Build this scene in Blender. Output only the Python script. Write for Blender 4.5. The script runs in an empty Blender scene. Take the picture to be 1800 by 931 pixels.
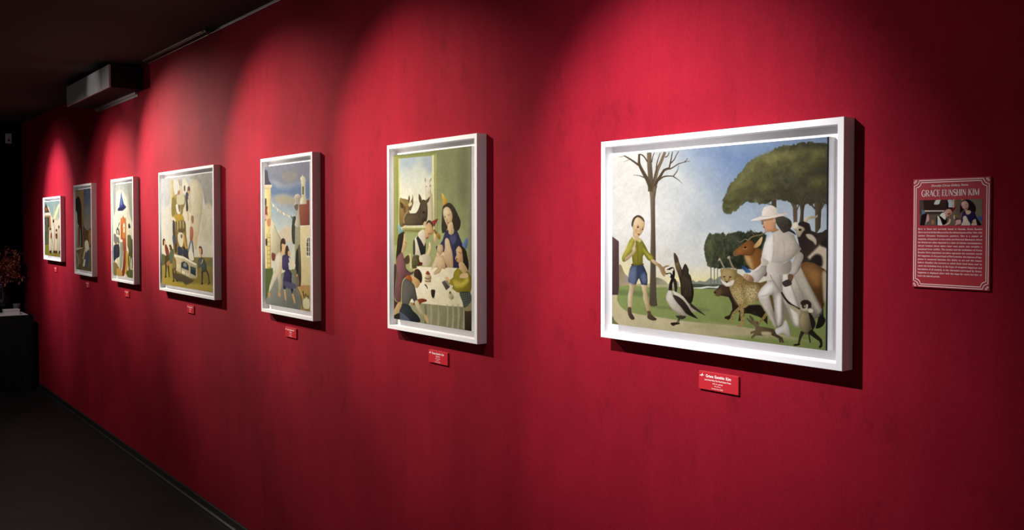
import bpy, bmesh, math, random
import numpy as np
from mathutils import Vector

random.seed(7)
SC = bpy.context.scene
COL = SC.collection
PI = math.pi

# ------------------------------------------------------------------ colour helpers
def lin(c):
    c = c / 255.0
    return c / 12.92 if c <= 0.04045 else ((c + 0.055) / 1.055) ** 2.4

def rgb(*c):
    if len(c) == 1:
        h = c[0].lstrip('#')
        c = tuple(int(h[i:i + 2], 16) for i in (0, 2, 4))
    return (lin(c[0]), lin(c[1]), lin(c[2]), 1.0)

# ------------------------------------------------------------------ materials
def new_mat(name):
    m = bpy.data.materials.new(name)
    m.use_nodes = True
    nt = m.node_tree
    return m, nt, nt.nodes['Principled BSDF']

def plain(name, col, rough=0.5, spec=0.5, metal=0.0, bump=0.0, bscale=60.0, vary=0.0):
    m, nt, b = new_mat(name)
    b.inputs['Base Color'].default_value = col
    b.inputs['Roughness'].default_value = rough
    b.inputs['Specular IOR Level'].default_value = spec
    b.inputs['Metallic'].default_value = metal
    if bump or vary:
        tc = nt.nodes.new('ShaderNodeTexCoord')
        no = nt.nodes.new('ShaderNodeTexNoise')
        no.inputs['Scale'].default_value = bscale
        no.inputs['Detail'].default_value = 5
        nt.links.new(tc.outputs['Object'], no.inputs['Vector'])
        if bump:
            bp = nt.nodes.new('ShaderNodeBump')
            bp.inputs['Strength'].default_value = bump
            bp.inputs['Distance'].default_value = 0.002
            nt.links.new(no.outputs['Fac'], bp.inputs['Height'])
            nt.links.new(bp.outputs['Normal'], b.inputs['Normal'])
        if vary:
            mx = nt.nodes.new('ShaderNodeMix')
            mx.data_type = 'RGBA'
            mx.inputs[6].default_value = tuple(x * (1 - vary) for x in col[:3]) + (1,)
            mx.inputs[7].default_value = tuple(min(1, x * (1 + vary)) for x in col[:3]) + (1,)
            nt.links.new(no.outputs['Fac'], mx.inputs[0])
            nt.links.new(mx.outputs[2], b.inputs['Base Color'])
    return m

def wall_material():
    """Hand-rolled red paint on plaster: vertical roller streaks, cloudy pigment, small dents."""
    m, nt, b = new_mat('red_wall_paint')
    L = nt.links.new
    N = nt.nodes.new
    tc = N('ShaderNodeTexCoord')
    def noise(scale, sx, sz, detail, rough=0.5, off=0.0):
        mp = N('ShaderNodeMapping')
        mp.inputs['Scale'].default_value = (sx, 1.0, sz)
        mp.inputs['Location'].default_value = (off, off * .7, off * 1.3)
        L(tc.outputs['Object'], mp.inputs['Vector'])
        n = N('ShaderNodeTexNoise')
        n.inputs['Scale'].default_value = scale
        n.inputs['Detail'].default_value = detail
        n.inputs['Roughness'].default_value = rough
        L(mp.outputs['Vector'], n.inputs['Vector'])
        return n
    cloud = noise(2.6, 1.0, 0.7, 6, 0.6)
    streak = noise(9.0, 3.2, 0.22, 9, 0.78, 3.1)
    grit = noise(150.0, 1.0, 0.55, 3, 0.6, 9.0)
    blot = noise(9.0, 1.3, 0.7, 8, 0.72, 5.5)
    def ramp(n, a, c, lo, hi):
        r = N('ShaderNodeMapRange')
        r.inputs['From Min'].default_value = a
        r.inputs['From Max'].default_value = c
        r.inputs['To Min'].default_value = lo
        r.inputs['To Max'].default_value = hi
        L(n.outputs['Fac'], r.inputs['Value'])
        return r
    def mul(a, c):
        x = N('ShaderNodeMath')
        x.operation = 'MULTIPLY'
        L(a.outputs[0], x.inputs[0])
        L(c.outputs[0], x.inputs[1])
        return x
    f = mul(mul(ramp(cloud, .3, .7, .84, 1.14), ramp(streak, .3, .7, .93, 1.07)),
            mul(ramp(blot, .26, .42, .72, 1.03), ramp(grit, .3, .7, .92, 1.08)))
    col = N('ShaderNodeMix')
    col.data_type = 'RGBA'
    col.blend_type = 'MULTIPLY'
    col.inputs[0].default_value = 1.0
    tint = N('ShaderNodeMix')
    tint.data_type = 'RGBA'
    tint.inputs[6].default_value = WALL_A
    tint.inputs[7].default_value = WALL_B
    L(cloud.outputs['Fac'], tint.inputs[0])
    L(tint.outputs[2], col.inputs[6])
    L(f.outputs[0], col.inputs[7])
    L(col.outputs[2], b.inputs['Base Color'])
    b.inputs['Roughness'].default_value = 0.82
    b.inputs['Specular IOR Level'].default_value = 0.08
    h1 = N('ShaderNodeMath')
    h1.operation = 'MULTIPLY_ADD'
    h1.inputs[1].default_value = 0.35
    L(streak.outputs['Fac'], h1.inputs[0])
    L(grit.outputs['Fac'], h1.inputs[2])
    h2 = N('ShaderNodeMath')
    h2.operation = 'MULTIPLY_ADD'
    h2.inputs[1].default_value = 1.2
    L(blot.outputs['Fac'], h2.inputs[0])
    L(h1.outputs[0], h2.inputs[2])
    bp = N('ShaderNodeBump')
    bp.inputs['Strength'].default_value = 0.4
    bp.inputs['Distance'].default_value = 0.0012
    L(h2.outputs[0], bp.inputs['Height'])
    L(bp.outputs['Normal'], b.inputs['Normal'])
    return m

def floor_material():
    m, nt, b = new_mat('dark_floor_boards')
    L = nt.links.new
    N = nt.nodes.new
    tc = N('ShaderNodeTexCoord')
    br = N('ShaderNodeTexBrick')
    br.offset = 0.37
    br.inputs['Scale'].default_value = 1.0
    br.inputs['Color1'].default_value = (.0045, .0030, .0028, 1)
    br.inputs['Color2'].default_value = (.006, .0042, .0039, 1)
    br.inputs['Mortar'].default_value = (.003, .0024, .0024, 1)
    br.inputs['Mortar Size'].default_value = 0.003
    br.inputs['Brick Width'].default_value = 1.9
    br.inputs['Row Height'].default_value = 0.16
    L(tc.outputs['Object'], br.inputs['Vector'])
    L(br.outputs['Color'], b.inputs['Base Color'])
    no = N('ShaderNodeTexNoise')
    no.inputs['Scale'].default_value = 5.0
    no.inputs['Detail'].default_value = 6
    L(tc.outputs['Object'], no.inputs['Vector'])
    r = N('ShaderNodeMapRange')
    r.inputs['To Min'].default_value = .45
    r.inputs['To Max'].default_value = .75
    L(no.outputs['Fac'], r.inputs['Value'])
    L(r.outputs[0], b.inputs['Roughness'])
    b.inputs['Specular IOR Level'].default_value = 0.16
    return m

def pigment_material(name, gain):
    """Oil paint: the pigments are stored on the canvas itself (colour attribute), under a satin varnish."""
    m, nt, b = new_mat(name)
    L = nt.links.new
    at = nt.nodes.new('ShaderNodeAttribute')
    at.attribute_name = 'pigment'
    mx = nt.nodes.new('ShaderNodeVectorMath')
    mx.operation = 'SCALE'
    mx.inputs['Scale'].default_value = gain
    L(at.outputs['Color'], mx.inputs[0])
    L(mx.outputs['Vector'], b.inputs['Base Color'])
    b.inputs['Roughness'].default_value = 0.6
    b.inputs['Specular IOR Level'].default_value = 0.05
    return m

WALL_A = (.232, .0052, .0165, 1)
WALL_B = (.266, .0080, .0205, 1)
M = {}
M['wall'] = wall_material()
M['floor'] = floor_material()
M['ceiling'] = plain('black_ceiling_paint', (.05, .042, .038, 1), .9, .2, bump=.3, bscale=40, vary=.2)
M['far'] = plain('black_wall_paint', (.0035, .003, .003, 1), .9, .1, vary=.2, bscale=8)
M['white'] = plain('white_lacquered_wood', (.85, .84, .845, 1), .42, .4, bump=.05, bscale=90, vary=.015)
M['mount'] = plain('white_backing_card', (.90, .89, .89, 1), .8, .2, vary=.02)
M['gesso'] = plain('primed_canvas_edge', (.88, .88, .89, 1), .8, .2, vary=.06, bscale=120)
M['skirt'] = plain('black_skirting', (.012, .012, .011, 1), .35, .5, vary=.2, bscale=12)
M['alu'] = plain('brushed_aluminium', (.55, .50, .48, 1), .38, .5, 1.0, vary=.12, bscale=30)
M['brass'] = plain('brass_strip', (.62, .48, .22, 1), .32, .5, 1.0, vary=.15, bscale=30)
M['black_metal'] = plain('black_track', (.010, .010, .010, 1), .4, .5, bump=.05)
M['box'] = plain('grey_painted_casing', (.40, .385, .38, 1), .55, .3, vary=.05, bscale=6)
M['boxdark'] = plain('shaded_casing', (.012, .008, .008, 1), .7, .2, vary=.2, bscale=6)  # casing sides the beams miss; their shade is put into the colour
M['card'] = plain('red_card', (.52, .020, .032, 1), .38, .5, vary=.06, bscale=25)
M['cardedge'] = plain('red_card_edge', (.52, .07, .08, 1), .4, .5)
M['print'] = plain('pale_pink_print', (.95, .72, .70, 1), .5, .3)
M['printw'] = plain('cream_print', (.97, .88, .86, 1), .5, .3)
M['board'] = plain('red_printed_board', (.43, .020, .034, 1), .45, .4, vary=.05, bscale=12)
M['cloth'] = plain('black_tablecloth', (.010, .010, .010, 1), .9, .15, vary=.25, bscale=14, bump=.2)
M['paper'] = plain('white_paper', (.70, .67, .66, 1), .7, .3, vary=.05)
M['vase'] = plain('dark_glass_vase', (.015, .013, .014, 1), .15, .6)
M['twig'] = plain('brown_twig', (.05, .028, .018, 1), .8, .2, vary=.3)
M['leaf'] = plain('dried_rust_leaf', (.36, .10, .062, 1), .8, .2, vary=.5, bscale=25)
M['plastic'] = plain('grey_plastic', (.70, .66, .66, 1), .5, .4, vary=.05)
M['glass'] = plain('tea_glass', (.12, .12, .12, 1), .1, .6)

# ------------------------------------------------------------------ mesh helpers
def obj(name, bm, mats, parent=None, loc=(0, 0, 0), smooth=False):
    me = bpy.data.meshes.new(name)
    bmesh.ops.recalc_face_normals(bm, faces=bm.faces)
    bm.to_mesh(me)
    bm.free()
    for m in (mats if isinstance(mats, (list, tuple)) else [mats]):
        me.materials.append(m)
    if smooth:
        me.polygons.foreach_set('use_smooth', [True] * len(me.polygons))
    o = bpy.data.objects.new(name, me)
    COL.objects.link(o)
    o.location = loc
    if parent:
        o.parent = parent
    return o

def tag(o, label=None, cat=None, group=None, kind=None):
    if label: o['label'] = label
    if cat: o['category'] = cat
    if group: o['group'] = group
    if kind: o['kind'] = kind
    return o

def thing(name, loc, label, cat, group=None):
    o = bpy.data.objects.new(name, None)
    o.empty_display_size = 0.05
    COL.objects.link(o)
    o.location = loc
    return tag(o, label, cat, group)

def add_box(bm, x0, x1, y0, y1, z0, z1, bevel=0.0, mat=0):
    r = bmesh.ops.create_cube(bm, size=1.0)
    vs = r['verts']
    for v in vs:
        v.co = Vector((x0 + (v.co.x + .5) * (x1 - x0), y0 + (v.co.y + .5) * (y1 - y0), z0 + (v.co.z + .5) * (z1 - z0)))
    fs = set()
    for v in vs:
        fs.update(v.link_faces)
    for f in fs:
        f.material_index = mat
    if bevel:
        es = set()
        for v in vs:
            es.update(v.link_edges)
        bmesh.ops.bevel(bm, geom=list(es), offset=bevel, segments=2, profile=.5, affect='EDGES')
    return bm

def box(*a, **k):
    return add_box(bmesh.new(), *a, **k)

def add_lathe(bm, prof, cx=0, cy=0, seg=32):
    rings = []
    for r, z in prof:
        rings.append([bm.verts.new((cx + max(r, 1e-4) * math.cos(2 * PI * i / seg), cy + max(r, 1e-4) * math.sin(2 * PI * i / seg), z)) for i in range(seg)])
    for a, b in zip(rings, rings[1:]):
        for i in range(seg):
            bm.faces.new((a[i], a[(i + 1) % seg], b[(i + 1) % seg], b[i]))
    bm.faces.new(rings[0][::-1])
    bm.faces.new(rings[-1])
    return bm

def add_tube(bm, pts, radii, seg=6):
    pts = [Vector(p) for p in pts]
    rings = []
    for i, p in enumerate(pts):
        d = (pts[min(i + 1, len(pts) - 1)] - pts[max(i - 1, 0)]).normalized()
        a = d.orthogonal().normalized()
        b = d.cross(a)
        r = radii[i] if isinstance(radii, (list, tuple)) else radii
        rings.append([bm.verts.new(p + a * (r * math.cos(2 * PI * k / seg)) + b * (r * math.sin(2 * PI * k / seg))) for k in range(seg)])
    for u, v in zip(rings, rings[1:]):
        for k in range(seg):
            bm.faces.new((u[k], u[(k + 1) % seg], v[(k + 1) % seg], v[k]))
    bm.faces.new(rings[0][::-1])
    bm.faces.new(rings[-1])
    return bm

def add_slab(bm, pts, y0, y1):
    """closed outline in (x,z), given thickness along y"""
    a = [bm.verts.new((p[0], y0, p[1])) for p in pts]
    b = [bm.verts.new((p[0], y1, p[1])) for p in pts]
    n = len(pts)
    bm.faces.new(a)
    bm.faces.new(b[::-1])
    for i in range(n):
        bm.faces.new((a[i], b[i], b[(i + 1) % n], a[(i + 1) % n]))
    return bm

# ------------------------------------------------------------------ the room (red wall is the plane y = 0, room towards -y)
H = 2.6535
FAR = -10.72
NEAR = 3.2
BACK = -6.5
def struct(name, bm, m):
    return tag(obj(name, bm, m), kind='structure')
struct('wall_right', box(FAR - .12, NEAR, 0, .12, -.12, H + .12), M['wall'])
struct('wall_far', box(FAR - .12, FAR, BACK, 0, -.12, H + .12), M['far'])
struct('floor', box(FAR - .12, NEAR, BACK, 0, -.12, 0), M['floor'])
struct('ceiling', box(FAR - .12, NEAR, BACK, 0, H, H + .12), M['ceiling'])
def skirting():
    bm = bmesh.new()
    add_box(bm, FAR, NEAR, -.014, 0, 0, .052, .002)
    # quarter-round shoe moulding at its foot
    n = 6
    prof = [(0, 0)] + [(-.016 * math.cos(t * PI / 2 / n), .016 * math.sin(t * PI / 2 / n)) for t in range(n + 1)]
    a = [bm.verts.new((FAR, -.0135 + p[0], p[1])) for p in prof]
    b = [bm.verts.new((NEAR, -.0135 + p[0], p[1])) for p in prof]
    for i in range(len(prof)):
        j = (i + 1) % len(prof)
        bm.faces.new((a[i], a[j], b[j], b[i]))
    return bm
struct('baseboard_right', skirting(), M['skirt'])

# ------------------------------------------------------------------ painter: pigments worked onto a fine canvas grid
def catmull(p, n=4):
    p = np.asarray(p, float)
    a, b, c, d = np.roll(p, 1, 0), p, np.roll(p, -1, 0), np.roll(p, -2, 0)
    out = []
    for k in range(n):
        t = k / n
        out.append(.5 * (2 * b + (c - a) * t + (2 * a - 5 * b + 4 * c - d) * t * t + (3 * b - a - 3 * c + d) * t ** 3))
    return np.stack(out, 1).reshape(-1, 2)

def value_noise(x, y, seed):
    r = np.random.RandomState(seed)
    tab = r.rand(64, 64)
    xi, yi = np.floor(x).astype(int), np.floor(y).astype(int)
    fx, fy = x - xi, y - yi
    fx, fy = fx * fx * (3 - 2 * fx), fy * fy * (3 - 2 * fy)
    g = lambda i, j: tab[(xi + i) % 64, (yi + j) % 64]
    return (g(0, 0) * (1 - fx) + g(1, 0) * fx) * (1 - fy) + (g(0, 1) * (1 - fx) + g(1, 1) * fx) * fy

def srgb_lin(c):
    c = np.asarray(c, float) / 255
    return np.where(c <= .04045, c / 12.92, ((c + .055) / 1.055) ** 2.4)

def hexc(h):
    return np.array([int(h[i:i + 2], 16) for i in (0, 2, 4)], float)

def sdist(px, py, poly):
    d2 = np.full(px.shape, 1e18)
    ins = np.zeros(px.shape, bool)
    q = np.roll(poly, -1, 0)
    for (ax, ay), (bx, by) in zip(poly, q):
        ex, ey = bx - ax, by - ay
        l2 = ex * ex + ey * ey
        if l2 < 1e-9:
            continue
        wx, wy = px - ax, py - ay
        t = np.clip((wx * ex + wy * ey) / l2, 0, 1)
        d2 = np.minimum(d2, (wx - ex * t) ** 2 + (wy - ey * t) ** 2)
        if by != ay:
            c = (ay > py) != (by > py)
            ins ^= c & (px < ex * (py - ay) / (by - ay) + ax)
    d = np.sqrt(d2)
    return np.where(ins, -d, d)

def paint(w, h, nx, nz, shapes):
    """w,h in mm; shapes are outlines in quarter millimetres from the canvas's lower left corner, drawn back to front"""
    xs = np.linspace(0, w, nx)
    zs = np.linspace(0, h, nz)
    X, Z = np.meshgrid(xs, zs)
    img = np.full((nz, nx, 3), 128.0)
    dx, dz = w / (nx - 1), h / (nz - 1)
    for si, (c0, c1, grad, soft, edge, noise, sm, pts) in enumerate(shapes):
        p = np.array([int(t) for t in pts.split()], float).reshape(-1, 2) / 4
        if sm:
            p = catmull(p, 3 if len(p) > 14 else 4)
        s = max(soft, .35 * max(dx, dz))
        x0, z0 = p.min(0) - s * 2
        x1, z1 = p.max(0) + s * 2
        i0, i1 = max(0, int(x0 / dx)), min(nx, int(x1 / dx) + 2)
        j0, j1 = max(0, int(z0 / dz)), min(nz, int(z1 / dz) + 2)
        if i1 <= i0 or j1 <= j0:
            continue
        px, pz = X[j0:j1, i0:i1], Z[j0:j1, i0:i1]
        sd = sdist(px, pz, p)
        a0 = hexc(c0)
        colr = np.broadcast_to(a0, px.shape + (3,)).copy()
        t = np.zeros(px.shape)
        if c1:
            a1 = hexc(c1)
            if grad:
                gx0, gz0, gx1, gz1 = [g / 4 for g in grad]
                l2 = (gx1 - gx0) ** 2 + (gz1 - gz0) ** 2 + 1e-9
                t = np.clip(((px - gx0) * (gx1 - gx0) + (pz - gz0) * (gz1 - gz0)) / l2, 0, 1)
            if noise:
                amp, scl, stretch = noise
                n = np.zeros(px.shape)
                for o in range(4):
                    n += (value_noise(px / scl * 2 ** o / stretch + 7 * si, pz / scl * 2 ** o + 3 * o, si * 5 + o) - .5) / 1.6 ** o
                t = np.clip(t + n * amp + (0 if grad else .5), 0, 1)
            colr = a0 + (a1 - a0) * t[..., None]
        if edge:
            wd = edge[1]
            sh = 1 - edge[0] * np.exp(np.minimum(sd, 0) / wd)
            colr = colr * sh[..., None]
        if noise and len(noise) > 2 and soft > 0 and noise[0] >= .9:     # leafy, broken outline
            sd = sd + (value_noise(px / noise[1] * 3, pz / noise[1] * 3, si + 91) - .5) * noise[1] * .34
        m = np.clip(.5 - sd / (2 * s), 0, 1)[..., None]
        img[j0:j1, i0:i1] = img[j0:j1, i0:i1] * (1 - m) + colr * m
    # weave and brush grain
    r = np.random.RandomState(5)
    img = (img - 120) * 1.16 + 116
    brush = np.zeros(img.shape[:2])
    for k, (sx, sz, amp) in enumerate(((30, 22, .05), (9, 7, .045), (3.2, 4.5, .04))):
        brush += (value_noise(X / sx, Z / sz, 300 + k) - .5) * amp
    img *= (1 + brush + (r.rand(nz, nx) - .5) * .03)[..., None]
    return srgb_lin(np.clip(img, 0, 255))

def canvas_mesh(name, x0, x1, yf, yb, z0, z1, nx, nz, pix, mats):
    """stretched canvas: painted grid on the front, turned-over primed edges, back"""
    xs = np.linspace(x0, x1, nx)
    zs = np.linspace(z0, z1, nz)
    X, Z = np.meshgrid(xs, zs)
    front = np.stack([X, np.full_like(X, yf), Z], -1).reshape(-1, 3)
    nb = len(front)
    back = np.array([(x0, yb, z0), (x1, yb, z0), (x1, yb, z1), (x0, yb, z1)])
    cx = np.array([(x0, yf, z0), (x1, yf, z0), (x1, yf, z1), (x0, yf, z1)])
    verts = np.concatenate([front, cx, back])
    j, i = np.meshgrid(np.arange(nz - 1), np.arange(nx - 1), indexing='ij')
    a = (j * nx + i).reshape(-1)
    quads = np.stack([a, a + 1, a + nx + 1, a + nx], -1)
    c, k = nb, nb + 4
    side = np.array([(c, k, k + 1, c + 1), (c + 1, k + 1, k + 2, c + 2), (c + 2, k + 2, k + 3, c + 3), (c + 3, k + 3, k, c), (k, k + 3, k + 2, k + 1)])
    F = np.concatenate([quads, side])
    me = bpy.data.meshes.new(name)
    me.vertices.add(len(verts))
    me.vertices.foreach_set('co', verts.reshape(-1))
    me.loops.add(F.size)
    me.loops.foreach_set('vertex_index', F.reshape(-1))
    me.polygons.add(len(F))
    me.polygons.foreach_set('loop_start', np.arange(len(F)) * 4)
    me.polygons.foreach_set('loop_total', np.full(len(F), 4))
    mi = np.zeros(len(F), int)
    mi[len(quads):] = 1
    me.polygons.foreach_set('material_index', mi)
    me.update(calc_edges=True)
    me.validate()
    at = me.color_attributes.new('pigment', 'FLOAT_COLOR', 'POINT')
    full = np.ones((len(verts), 4))
    full[:nb, :3] = pix.reshape(-1, 3)
    at.data.foreach_set('color', full.reshape(-1))
    for m in mats:
        me.materials.append(m)
    o = bpy.data.objects.new(name, me)
    COL.objects.link(o)
    return o

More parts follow.
